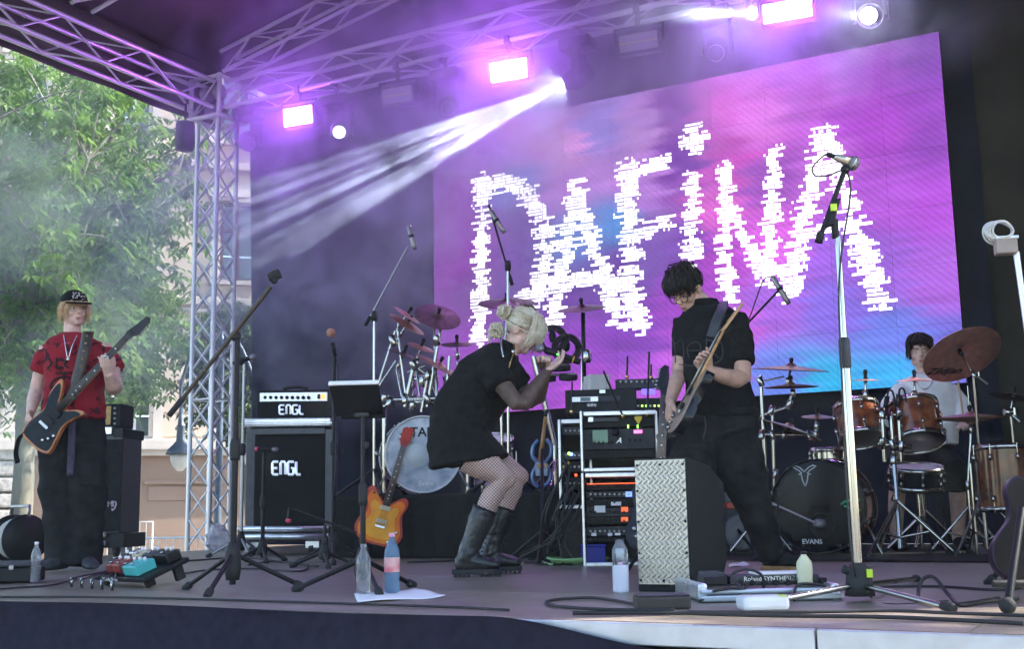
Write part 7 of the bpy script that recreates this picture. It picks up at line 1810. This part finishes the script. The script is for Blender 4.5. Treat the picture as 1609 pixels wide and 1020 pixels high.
for (x, y, r_, nv, mt, lab) in ((688, 496, 0.185, ZU*0.75-FH*0.62+R0*0.25, M['cymdark'], 'broad dark ride cymbal tilted towards the audience on the left rack'), (640, 508, 0.155, ZU*0.75-FH*0.25+R0*0.5, M['cymred'], 'reddish cymbal, lower of the tilted pair at the far left of the rack'), (640, 494, 0.12, ZU*0.75-FH*0.2+R0*0.55, M['cymred'], 'small reddish cymbal, upper of the tilted pair at the far left of the rack'),
        (718, 540, 0.125, ZU*0.95-FH*0.3, M['cymdark'], 'small dark cymbal close to the singer\'s back on the left rack'), (662, 545, 0.11, ZU*0.9-FH*0.3+R0*0.35, M['cymred'], 'small red splash cymbal in the middle of the left rack'), (690, 573, 0.2, ZU*0.9-FH*0.2+R0*0.5, M['cymred'], 'low reddish crash cymbal behind the chrome tubes of the left rack'), (634, 556, 0.14, ZU*0.93-FH*0.15+R0*0.4, M['cymdark'], 'faint dark cymbal at the left end behind the chrome tubes')):
    ct = thing('cymbal', lab, 'cymbal', Q(x, y), 'cymbals on the left rack'); Cc = Q(x, y, 0.05 if y > 540 else 0.0); c_ = cymbal(ct, Cc, nv, r_, mt, 'disc'); rod('tilter', Cc-norm(nv)*0.15, Cc, 0.008, M['chrome'], ct); clampjoint(ct, Cc-norm(nv)*0.1, norm(nv), 0.016)
    rod('arm', Cc-norm(nv)*0.14, Q(min(735, max(604, x-2)), 626, 0.0), 0.009, M['chrome'], ct)
for (x, y, r_, lab) in ((668, 592, 0.1, 'small clear rack tom in the middle of the left kit'), (722, 592, 0.13, 'clear purple tinted rack tom beside the singer\'s back'), (775, 690, 0.16, 'clear floor tom behind the singer, seen under her arm')):
    zc_ = Q(x, y, 0.25)
    tt_, _, _ = drum('tom_drum', lab, zc_, -ZU*0.93-FH*-0.3, r_, 0.2 if y < 650 else 0.36, M['acrylic'], M['drumwhite'], M['drumwhite'], 6, 'clear toms of the left kit')
    rod('mount', zc_-ZU*0.12, Q(min(735, x), 626, 0.0), 0.011, M['chrome'], tt_)
    if y > 650:
        for k in range(3):
            a = k*2.1; p0 = zc_+(R0*math.cos(a)+FH*math.sin(a))*(r_+0.02)-ZU*0.1; rod('leg', p0, Vector((p0.x, p0.y, RZ+0.01)), 0.008, M['chrome'], tt_)
# tall stands with cymbals right of the left kit
b = rp(798, 779); b = dp(798, 779, 9.0); b.z = RZ
cymbal_stand('wide dark cymbal on a chrome stand directly above the singer\'s head', dp(796, 474, 9.0), ZU*0.93-FH*0.36, 0.225, M['cymdark'], Vector((dp(790, 779, 9.0).x, dp(790, 779, 9.0).y, RZ)), group='stand cymbals of the left kit')
bb = dp(918, 780, 8.6); bb.z = RZ
t, c_ = cymbal_stand('dark cymbal on a black stand between the singer and the guitarist', dp(914, 483, 8.6), ZU*0.95-FH*0.28+R0*-0.08, 0.185, M['cymdark'], bb, group='stand cymbals of the left kit')
MB().tube([dp(916, 492, 8.6), dp(918, 600, 8.6)], 0.016, 10).build('black_sleeve', M['black'], t); clampjoint(t, dp(922, 560, 8.58), ZU, 0.03)
# overhead microphones
def overhead(label, base, bz, px, ptop, boom_a, boom_b, mic_a, mic_b, D, polem, boomm):
    b_ = dp(px, 700, D); b_.z = bz
    t = thing('overhead_mic_stand', label, 'microphone stand', b_, 'overhead microphone stands')
    rod('pole', b_+ZU*0.03, dp(px, ptop, D), 0.0115, polem, t, 12); tripod(t, b_, 0.2, 0.3, 0.8, M['black']); MB().lathe([(0.02, -0.04), (0.026, 0), (0.02, 0.04)], dp(px, ptop, D), ZU, 12).build('swivel', M['rubber'], t)
    rod('boom', dp(*boom_a, D), dp(*boom_b, D), 0.008, boomm, t, 10); MB().tube([dp(*boom_a, D), dp(*boom_a, D).lerp(dp(*boom_b, D), 0.12)], 0.014, 10).build('counterweight', M['rubber'], t)
    a, c = dp(*mic_a, D), dp(*mic_b, D); MB().lathe([(0.012, 0), (0.02, 0.01), (0.02, (c-a).length*0.85), (0.017, (c-a).length)], a, norm(c-a), 14).build('mic_body', mat('micsilver', (0.30, 0.27, 0.27), 0.4, 0.6) if 'micsilver' not in bpy.data.materials else bpy.data.materials['micsilver'], t)
    MB().ball(a.lerp(c, 0.45), 0.024, n=10).build('mic_clip', M['black'], t); return t
overhead('slim stand with overhead microphone left of the ride cymbal', None, RZ, 588, 497, (574, 512), (640, 388), (642, 354), (652, 392), 9.0, M['chrome'], M['dullsteel'])
overhead('chrome stand with overhead microphone hanging above the singer', None, RZ, 798, 418, (805, 448), (768, 322), (770, 330), (793, 366), 8.75, M['chrome'], M['black'])
overhead('black boom with overhead microphone at the guitarist\'s right shoulder side', None, 0.0, 1150, 545, (1140, 545), (1222, 458), (1213, 434), (1240, 478), 8.3, M['black'], M['black'])
MB().tube(bez([dp(1213, 434, 8.3), dp(1200, 440, 8.3), dp(1188, 470, 8.3), dp(1175, 505, 8.3), dp(1150, 545, 8.3)], 8), 0.005, 6).build('overhead_cable', M['cable'], None, label='thin black cable looping from the overhead microphone near the guitarist', cat='cable')
# vocal microphone on a straight stand beside the amplifier
b = gp(523, 886); Dm = dist(b)
t, tp = mic_stand('microphone_stand', 'slim black stand with foam covered microphone right of the amplifier head', b, 0.16, 0.26, rad(-80), M['black'], dp(525, 560, Dm).z)
MB().lathe([(0.012, 0), (0.016, 0.06), (0.019, 0.1)], dp(527, 560, Dm), norm(ZU-R0*0.25), 12).build('mic_body', M['black'], t); MB().ball(dp(520, 523, Dm), 0.034, n=14).build('mic_head', M['foam'], t); MB().tube(bez([dp(527, 562, Dm), dp(531, 580, Dm), dp(529, 640, Dm), dp(526, 780, Dm), gp(524, 880)], 8), 0.005, 6).build('cable', M['cable'], t)
b = gp(378, 876); Dm = dist(b)
t, tp = mic_stand('microphone_stand', 'pale metal stand with sideways microphone between tower and amplifier', b, 0.16, 0.26, rad(-60), M['dullsteel'], dp(379, 572, Dm).z)
microphone(t, dp(366, 571, Dm), dp(402, 560, Dm), 0.022); MB().ball(dp(379, 570, Dm), 0.024, n=10).build('clip', M['black'], t)
b = gp(412, 884); Dm = dist(b); t, tp = mic_stand('amp_mic_stand', 'short stand with pink ringed microphone in front of the speaker cabinet', b, 0.12, 0.2, rad(-70), M['black'], dp(412, 712, Dm).z)
microphone(t, dp(400, 706, Dm), dp(437, 707, Dm), 0.014); MB().lathe([(0.016, 0), (0.016, 0.02)], dp(401, 706, Dm), R0, 10).build('pink_ring', mat('pinkring', (0.7, 0.05, 0.15), 0.4), t)
b = gp(510, 892); Dm = dist(b); t, tp = mic_stand('amp_mic_stand', 'low black boom stand with pink tipped microphone at the cabinet\'s lower right', b, 0.1, 0.22, rad(-75), M['black'], dp(517, 825, Dm).z); rod('boom', dp(560, 838, Dm), dp(458, 800, Dm), 0.008, M['black'], t); microphone(t, dp(455, 798, Dm), dp(453, 822, Dm), 0.014, None, mat('pinktip', (0.7, 0.04, 0.12), 0.4))

# ================================================================ right kit
Dk = 7.95; C = dp(1285, 797, Dk); ax = norm(FH*0.9+R0*0.42); rk_ = 0.31; C.z = rk_*1.05+0.006
M['blackhead'] = mat('blackhead', (0.007, 0.007, 0.009), 0.25, 0, 0.2, 5, spec=0.25)
t, u_, w_ = drum('bass_drum', 'black bass drum with goat emblem and copper shell, right of the guitarist', C, ax, rk_, 0.46, M['copper'], M['blackhead'], M['drumhead'], 10, hoop=M['blackgloss'], loc=Vector((C.x, C.y, 0)))
nf = -ax; uf = norm(R0-ax*R0.dot(ax))
MB().lathe([(rk_*1.0, -0.015), (rk_*1.04, -0.012), (rk_*1.045, 0.02), (rk_*1.0, 0.02)], C+ax*0.46, ax, 48, cap=False).build('rim', M['chrome'], t)
goat = [[(-.030, .05), (-.055, .062), (-.075, .055), (-.06, .045), (-.035, .03), (-.018, .012)], [(.030, .05), (.055, .062), (.075, .055), (.06, .045), (.035, .03), (.018, .012)], [(-.030, .05), (-.008, .03), (0, .02), (.008, .03), (.030, .05)], [(-.018, .012), (-.04, .006), (-.02, .0), (-.016, -.03), (-.006, -.06), (0, -.07), (.006, -.06), (.016, -.03), (.02, .0), (.04, .006), (.018, .012)]]
gm = MB(); gc_ = C-uf*0.075+ZU*0.21+nf*0.003
for pl_ in goat: gm.tube([gc_+uf*a*1.05+ZU*b_*1.05 for a, b_ in pl_], 0.0042, 5)
gm.build('goat_emblem', mat('printsilver', (0.62, 0.62, 0.64), 0.5), t)
text('brand_print', 'EVANS', 0.045, C-uf*0.05-ZU*0.235+nf*0.003, uf, ZU, bpy.data.materials['printsilver'], t, depth=0.0008, bold=0.001)
MB().lathe([(0.085, 0.0), (0.09, 0.004), (0.08, 0.004)], C+uf*0.02-ZU*0.13+nf*0.002, nf, 28, cap=False).build('port_ring', M['rubber'], t)
for s_ in (-1, 1): rod('spur', C+uf*s_*0.28-ZU*0.1+ax*0.12, Vector((C.x, C.y, 0.012))+uf*s_*0.4+ax*0.02, 0.010, M['chrome'], t)
MB().tube(bez([C+uf*0.16+ZU*0.01+nf*0.02, C+uf*0.20+ZU*0.03+nf*0.03, C+uf*0.28+ZU*0.035+nf*0.02], 5), 0.018, 8, sq=0.5).tube(bez([C+uf*0.18+ZU*0.0+nf*0.02, C+uf*0.23-ZU*0.02+nf*0.03, C+uf*0.28-ZU*0.03+nf*0.02], 5), 0.015, 8, sq=0.5).build('green_tape', mat('greentape', (0.04, 0.38, 0.17), 0.6), t)
b = gp(1222, 882); t = thing('kick_mic_stand', 'low boom stand with microphone in front of the goat emblem drum', 'microphone stand', b); D_ = dist(b)
tripod(t, b, 0.1, 0.16, 0.2, M['black']); rod('pole', b+ZU*0.02, dp(1222, 790, D_), 0.011, M['black'], t); rod('boom', dp(1210, 790, D_), dp(1280, 822, D_), 0.009, M['dullsteel'], t); MB().lathe([(0.02, 0), (0.03, 0.02), (0.034, 0.06), (0.02, 0.075)], dp(1280, 822, D_), norm(R0*0.9+FH*0.4-ZU*0.2), 14).build('mic_head', M['micgrille'], t)
# toms
for (x, y, r_, dp_, lab) in ((1348, 640, 0.152, 0.24, 'copper burst rack tom left of the drummer'), (1436, 638, 0.175, 0.27, 'copper burst rack tom directly in front of the drummer')):
    P_ = dp(x, y, 8.05); tt_, uu, ww = drum('tom_drum', lab, P_+FH*0.05, -ZU*0.92-FH*0.38, r_, dp_, M['copper'], M['drumwhite'], mat('smokehead', (0.035, 0.03, 0.03), 0.3), 8, 'copper toms of the right kit')
    rod('mount', P_-ZU*0.12+FH*0.12, dp(1408, 700, 8.2), 0.012, M['chrome'], tt_)
ft = dp(1582, 702, 7.5); tt_, _, _ = drum('floor_tom', 'copper burst floor tom at the right edge', ft, -ZU, 0.2, 0.40, mat('copperdark', (0.14, 0.035, 0.010), 0.2, 0, 0.5, 9, coat=0.4, col2=(0.03, 0.010, 0.006), detail=8), M['drumwhite'], M['drumhead'], 8)
for k in range(3):
    a = k*2.1+0.6; p0 = ft+(R0*math.cos(a)+FH*math.sin(a))*0.225-ZU*0.1; rod('leg', p0, Vector((p0.x, p0.y, 0.01)), 0.009, M['chrome'], tt_)
sn = dp(1440, 735, 8.25); tt_, _, _ = drum('snare_drum', 'dark snare drum half hidden under the rack toms', sn, -ZU*0.97+FH*0.2, 0.178, 0.14, M['blackgloss'], M['drumwhite'], M['drumhead'], 8); rod('stand', sn-ZU*0.15, Vector((sn.x, sn.y, 0.03)), 0.013, M['chrome'], tt_); tripod(tt_, Vector((sn.x, sn.y, 0)), 0.25, 0.25, 0.9, M['chrome'])
sn = dp(1302, 707, 8.6); tt_, _, _ = drum('snare_drum', 'small chrome side snare behind the goat emblem drum', sn, -ZU, 0.13, 0.09, M['chrome'], M['drumwhite'], M['drumhead'], 6); rod('stand', sn-ZU*0.09, Vector((sn.x, sn.y, 0.03)), 0.012, M['chrome'], tt_); tripod(tt_, Vector((sn.x, sn.y, 0)), 0.25, 0.22, 0.5, M['chrome'])
# double tom stand with braced tripod
b = dp(1415, 868, 7.75); b.z = 0; t = thing('tom_stand', 'chrome double tom stand with braced legs in front of the drummer', 'stand', b); W = lambda x, y, o=0: dp(x, y, 7.9+o)
rod('pole', b+ZU*0.05, W(1404, 712), 0.016, M['chrome'], t, 14); rod('pole', W(1402, 700), W(1400, 660), 0.012, M['chrome'], t, 12)
for (a, c) in (((1386, 645), (1390, 726)), ((1412, 650), (1416, 726)), ((1400, 655), (1404, 715))): rod('pipe', W(*a), W(*c), 0.0145, M['chrome'], t, 12)
rod('bar', W(1378, 698), W(1432, 703), 0.017, M['chrome'], t, 12)
for (x, y) in ((1386, 697), (1402, 700), (1416, 702), (1404, 722), (1386, 650), (1413, 652), (1408, 780)): clampjoint(t, W(x, y, -0.01), norm((random.uniform(-.5, .5), random.uniform(-.5, .5), 1)), 0.024)
tripod(t, b, 0.36, 0.34, -0.4, M['chrome'], 0.012)
for k in range(3):
    a = -0.4+k*2*math.pi/3; rod('strut', b+ZU*0.12, b+(R0*math.cos(a)+FH*math.sin(a))*0.2+ZU*0.16, 0.008, M['chrome'], t)
# left rack of the right kit
b = dp(1200, 868, 8.2); b.z = 0; t = thing('drum_rack', 'chrome tube rack beside the guitarist\'s hip', 'drum rack', b); W2 = lambda x, y, o=0: dp(x, y, 8.2+o)
for (a, c, r_) in (((1195, 590), (1203, 742), 0.013), ((1203, 742), (1206, 868), 0.013), ((1213, 640), (1220, 868), 0.012), ((1192, 683), (1282, 684), 0.012), ((1188, 656), (1238, 640), 0.011), ((1238, 640), (1246, 612), 0.010), ((1281, 684), (1283, 660), 0.010), ((1195, 600), (1232, 592), 0.006)): rod('tube', W2(*a), W2(*c), r_, M['chrome'], t, 12)
for (x, y) in ((1195, 600), (1197, 683), (1213, 684), (1212, 645), (1240, 636), (1281, 686), (1203, 745), (1218, 745), (1272, 684)): clampjoint(t, W2(x, y, -0.01), norm((random.uniform(-.5, .5), random.uniform(-.5, .5), 1)), 0.021)
tripod(t, b, 0.3, 0.26, 1.2, M['chrome'], 0.011)
for (x, y, r_, nv, mt, lab, ja) in ((1243, 578, 0.265, ZU*0.99-FH*0.12+R0*0.06, M['cymdark'], 'wide flat dark cymbal right of the guitarist\'s elbow', (1238, 600)), (1243, 606, 0.19, ZU*0.995-FH*0.05, M['cymred'], 'thin pinkish cymbal just under the wide flat dark one', (1246, 618)), (1240, 672, 0.235, ZU*0.93-FH*0.08+R0*0.34, M['cymbal'], 'steeply tilted cymbal with violet sheen beside the guitarist\'s hip', (1232, 684)), (1284, 654, 0.11, ZU*0.98-FH*0.2, M['cymdark'], 'tiny dark cymbal above the goat emblem drum', (1283, 672))):
    ct = thing('cymbal', lab, 'cymbal', W2(x, y), 'cymbals of the right kit'); Cc = W2(x, y); cymbal(ct, Cc, nv, r_, mt, 'disc'); rod('tilter', W2(*ja), Cc, 0.008, M['chrome'], ct); clampjoint(ct, W2(*ja), norm(nv), 0.018)
for (x, y, r_, nv, lab, jx, jy) in ((1360, 597, 0.105, ZU*0.995-FH*0.1, 'small splash cymbal over the left copper tom', 1375, 636), (1437, 597, 0.145, ZU*0.99-FH*0.1, 'small splash cymbal in front of the drummer\'s chest', 1415, 645)):
    ct = thing('cymbal', lab, 'cymbal', dp(x, y, 8.1), 'cymbals of the right kit'); Cc = dp(x, y, 8.1); cymbal(ct, Cc, nv, r_, M['cymred'], 'disc'); rod('tilter', Cc, dp(x, y+22, 8.1), 0.0085, M['chrome'], ct); clampjoint(ct, dp(x, y+24, 8.1), ZU, 0.02); rod('arm', dp(x, y+22, 8.1), dp(jx, jy+25, 8.0), 0.0085, M['chrome'], ct)
# big tilted crash on its stand, lettering on the underside
b = dp(1552, 872, 7.55); b.z = 0; nv = norm(ZU*0.80+FH*0.57-R0*0.14); Cc = dp(1510, 555, 7.6)
t, c_ = cymbal_stand('big brown crash cymbal seen from below in front of the drummer\'s face', Cc, nv, 0.262, M['cymred'], b, dp(1530, 588, 7.5), None, 0.3, -0.5, hub=0.4)
tu = norm(R0-nv*R0.dot(nv)); tv = nv.cross(tu); tv = tv if tv.z > 0 else -tv
text('brand_print', 'Zildjian', 0.085, Cc-tu*0.085-tv*0.14-nv*0.02, norm(tu+tv*-0.12), norm(tv+tu*0.12), M['black'], t, depth=0.001, shear=0.3, bold=0.0015)
rod('boom', dp(1528, 586, 7.5), dp(1552, 604, 7.5), 0.007, M['dullsteel'], t)
# hi-hat
b = dp(1530, 875, 7.9); b.z = 0; Cc = dp(1524, 653, 7.9)
t, c_ = cymbal_stand('hi-hat with dark reddish cymbals at the drummer\'s left hand', Cc, ZU*0.995-FH*0.06, 0.215, M['cymred'], b, Cc-ZU*0.1, None, 0.28, 0.9, name='hi_hat'); cymbal(t, Cc-ZU*0.035, -ZU, 0.215, M['cymred']); rod('pull_rod', Cc, Cc+ZU*0.2, 0.004, M['chrome'], t)
MB().box(b-FH*0.12+ZU*0.03, (0.09, 0.28, 0.012), (R0, norm(FH+ZU*0.2), norm(ZU-FH*0.2))).build('pedal', M['dullsteel'], t, bevel=0.003)
b = dp(1602, 800, 8.6); b.z = 0; t, c_ = cymbal_stand('distant cymbal on a jointed arm at the right edge behind the floor tom', dp(1592, 622, 8.6), ZU*0.98+R0*0.2, 0.17, M['cymdark'], b, dp(1588, 648, 8.6), None, 0.25, 0.2)
clampjoint(t, dp(1588, 648, 8.55), R0, 0.03); rod('jointed_arm', dp(1588, 648, 8.55), dp(1603, 664, 8.5), 0.012, M['chrome'], t)
# kick pedal and clip microphones on toms
b = C+ax*0.62; b.z = 0; t = thing('kick_pedal', 'chrome bass drum pedal behind the goat emblem drum', 'pedal', b); MB().box(b+ax*0.12+ZU*0.05, (0.08, 0.3, 0.012), (uf, norm(ax+ZU*0.15), norm(ZU-ax*0.15))).build('footboard', M['dullsteel'], t, bevel=0.003)
for s_ in (-1, 1): rod('post', b+uf*s_*0.06+ZU*0.01, b+uf*s_*0.06+ZU*0.22, 0.008, M['chrome'], t)
rod('axle', b-uf*0.07+ZU*0.2, b+uf*0.07+ZU*0.2, 0.008, M['chrome'], t); rod('beater', b+ZU*0.2, b-ax*0.06+ZU*0.36, 0.006, M['chrome'], t); MB().ball(b-ax*0.07+ZU*0.38, 0.03, n=10).build('beater_head', M['rubber'], t)
for (x, y, ex, ey, lab) in ((1400, 625, 1385, 640, 'clip microphone on the rim of the left copper tom'), (1418, 622, 1428, 638, 'clip microphone on the rim of the copper tom before the drummer')):
    ct = thing('clip_microphone', lab, 'microphone', dp(x, y+12, 7.95), 'tom clip microphones'); MB().tube(bez([dp(x+8, y+22, 7.95), dp(x+3, y-8, 7.95), dp(x-4, y-10, 7.95), dp(x-6, y+4, 7.95)], 6), 0.007, 8).build('gooseneck', M['black'], ct); MB().tube([dp(x-6, y-2, 7.95), dp(x-9, y+18, 7.95)], 0.017, 10).build('capsule', M['black'], ct)
# carpet under the right kit
cp_ = [(-2.85, 7.35), (0.6, 7.35), (0.6, 10.0), (-2.85, 10.0)]
MB().grid(lambda u, v: (-2.85+3.45*u, 7.2+2.9*v, 0.008+0.003*noise.noise(Vector((u*9, v*9, 0)))), 60, 40).build('carpet', M['blackmatte'], label='dark carpet under the right drum kit', cat='carpet')
# small combo amplifier behind the guitarist's legs
b = gp(1165, 874); D_ = dist(b); t = thing('combo_amplifier', 'small combo amplifier with orange red top stripe behind the guitarist\'s leg', 'amplifier', b)
fbox('cabinet', 1142, 1188, 800, 872, 0, 0.25, M['charcoal'], t, 0.008, axes(0), D_); fbox('stripe', 1142, 1188, 790, 799.5, 0, 0.25, mat('orangestripe', (0.5, 0.07, 0.03), 0.5), t, 0.004, axes(0), D_); fbox('top_panel', 1140, 1190, 774, 789.5, 0.0, 0.25, M['casegrey'], t, 0.006, axes(0), D_); MB().lathe([(0.12, 0), (0.13, 0.006), (0.10, 0.008), (0.03, -0.01)], dp(1165, 838, D_-0.004), -FH, 28).build('speaker_cone', mat('cone', (0.16, 0.16, 0.17), 0.6), t)

# ================================================================ right edge column with cable coil
D_ = 4.75; b = dp(1650, 700, D_); b.z = 0; t = thing('light_stand', 'slim metal stand with bracket leaning in at the right edge', 'stand', b)
rod('pole', b+ZU*0.02, dp(1597, 396, D_), 0.013, M['alu'], t, 14); tripod(t, b, 0.3, 0.3, 0.2, M['black'])
MB().box(dp(1580, 387, D_), (0.085, 0.06, 0.07), axes(-10)).build('bracket', mat('bracketbrown', (0.30, 0.24, 0.2), 0.5, 0.3), t, bevel=0.006); MB().box(dp(1580, 375, D_), (0.09, 0.065, 0.014), axes(-10)).build('bracket_plate', M['alu'], t, bevel=0.003)
cl_ = thing('cable_coil', 'pale cable coiled on top of the slim stand at the right edge', 'cable', dp(1570, 376, D_)); wcb = mat('palecable', (0.62, 0.6, 0.55), 0.45)
for i in range(6): MB().tube([dp(1571, 363, D_)+R0*(0.042+0.004*i)*math.cos(a)+ZU*(0.034+0.003*i)*math.sin(a)+FH*(0.012*i-0.03+0.01*math.sin(a*2+i)) for a in np.linspace(0, 2*math.pi, 25)], 0.0048, 6).build('turn', wcb, cl_)
# ================================================================ floor cables
def cable(label, pts, r=0.006, m=None):
    MB().tube(bez([gp(*p)+ZU*(r+0.001) if len(p) == 2 else gp(p[0], p[1])+ZU*p[2] for p in pts], 10), r, 6).build('floor_cable', m or M['cable'], label=label, cat='cable', group='cables on the stage floor')
cable('long black cable along the front edge at the left', [(-40, 941), (150, 941), (330, 945), (520, 951), (700, 957), (800, 962)], 0.005)
cable('black cable looped on the floor left of the small brown box', [(1005, 955), (970, 948), (930, 943), (880, 945), (858, 950), (880, 957), (960, 962), (1060, 962)], 0.006)
cable('long black cable along the front edge at the right', [(900, 968), (1050, 968), (1200, 972), (1400, 975), (1609, 985)], 0.007)
cable('second black cable running beside the front edge at the right', [(1080, 966), (1250, 966), (1400, 964), (1500, 968), (1620, 972)], 0.006)
cable('black cable arching up near the right foot of the chrome stand', [(1600, 945), (1545, 950), (1510, 955), (1492, 950, 0.03), (1470, 947, 0.085), (1452, 946, 0.075), (1444, 947, 0.03), (1450, 951, 0.008), (1500, 954), (1570, 944)], 0.0065)
cable('black cables crossing the floor behind the left boom stand', [(230, 885), (300, 883), (380, 878), (440, 885), (500, 892)], 0.007)
cable('thin cable winding between bass pedals and speaker cabinet', [(280, 905), (330, 898), (400, 896), (470, 900), (480, 890), (430, 884), (390, 890)], 0.006)
cable('black cable from the bass pedals along the floor to the left', [(120, 912), (80, 922), (30, 926), (-30, 930)], 0.005)
cable('black cable crossing behind the singer\'s boots', [(640, 886), (700, 884), (760, 880), (830, 884), (870, 889)], 0.007)
cable('black cable behind the chrome stand running to the right edge', [(1330, 930), (1400, 925), (1480, 925), (1560, 930), (1620, 926)], 0.006)
# ================================================================ air: light haze everywhere, denser smoke by the lamps
def volmat(name, dens, col, noisy=None, aniso=0.2):
    m = bpy.data.materials.new(name); m.use_nodes = True; nt = m.node_tree; nt.nodes.clear(); L = nt.links
    out = nt.nodes.new('ShaderNodeOutputMaterial'); v = nt.nodes.new('ShaderNodeVolumePrincipled')
    v.inputs['Color'].default_value = (*col, 1); v.inputs['Density'].default_value = dens; v.inputs['Anisotropy'].default_value = aniso
    L.new(v.outputs[0], out.inputs['Volume'])
    if noisy:
        tc = nt.nodes.new('ShaderNodeTexCoord'); nz = nt.nodes.new('ShaderNodeTexNoise'); nz.inputs['Scale'].default_value = noisy; nz.inputs['Detail'].default_value = 3
        nz.inputs['Distortion'].default_value = 0.8
        mr = nt.nodes.new('ShaderNodeMapRange'); mr.inputs[1].default_value = 0.43; mr.inputs[2].default_value = 0.62; mr.inputs[3].default_value = 0.06*dens; mr.inputs[4].default_value = dens*2.1
        # fade towards the hull of the cloud
        ln = nt.nodes.new('ShaderNodeVectorMath'); ln.operation = 'LENGTH'
        fd = nt.nodes.new('ShaderNodeMapRange'); fd.inputs[1].default_value = 0.35; fd.inputs[2].default_value = 1.0; fd.inputs[3].default_value = 1.0; fd.inputs[4].default_value = 0.0
        mu = nt.nodes.new('ShaderNodeMath'); mu.operation = 'MULTIPLY'
        sc_ = nt.nodes.new('ShaderNodeAttribute'); sc_.attribute_type = 'OBJECT'; sc_.attribute_name = 'scale_hint'
        L.new(tc.outputs['Object'], ln.inputs[0]); L.new(ln.outputs['Value'], fd.inputs[0])
        mp = nt.nodes.new('ShaderNodeTexCoord')
        gm = nt.nodes.new('ShaderNodeNewGeometry'); L.new(gm.outputs['Position'], nz.inputs['Vector'])
        L.new(nz.outputs[0], mr.inputs[0]); L.new(mr.outputs[0], mu.inputs[0]); L.new(fd.outputs[0], mu.inputs[1]); L.new(mu.outputs[0], v.inputs['Density'])
    return m
HZ = MB().box((-18, 14, 7.4), (76, 68, 18.4)).build('haze', volmat('haze', 0.0014, (0.80, 0.92, 0.92)), kind='stuff')
def cloud(name, c, r, dens, scale, col, label):
    me = MB().ball((0,0,0), 1.0, n=20).mesh(name)
    ob = bpy.data.objects.new(name, me); COL.objects.link(ob); me.materials.append(volmat(name, dens, col, scale))
    ob.location = c; ob.scale = r; ob['kind'] = 'stuff'
    return ob
c = dp(640, 240, 10.2)
cl = cloud('smoke', c, (4.1, 1.7, 2.5), 0.54, 2.0, (0.80, 0.83, 1.0), '')
cl.rotation_euler = (0, rad(-18), 0)
cl2 = cloud('smoke', dp(1040, 70, 9.3), (3.2, 0.9, 1.1), 0.46, 1.5, (0.80, 0.83, 1.0), '')
cl3 = cloud('smoke', dp(10, 440, 13.0), (2.6, 2.4, 2.8), 0.095, 0.9, (0.75, 0.96, 0.93), '')
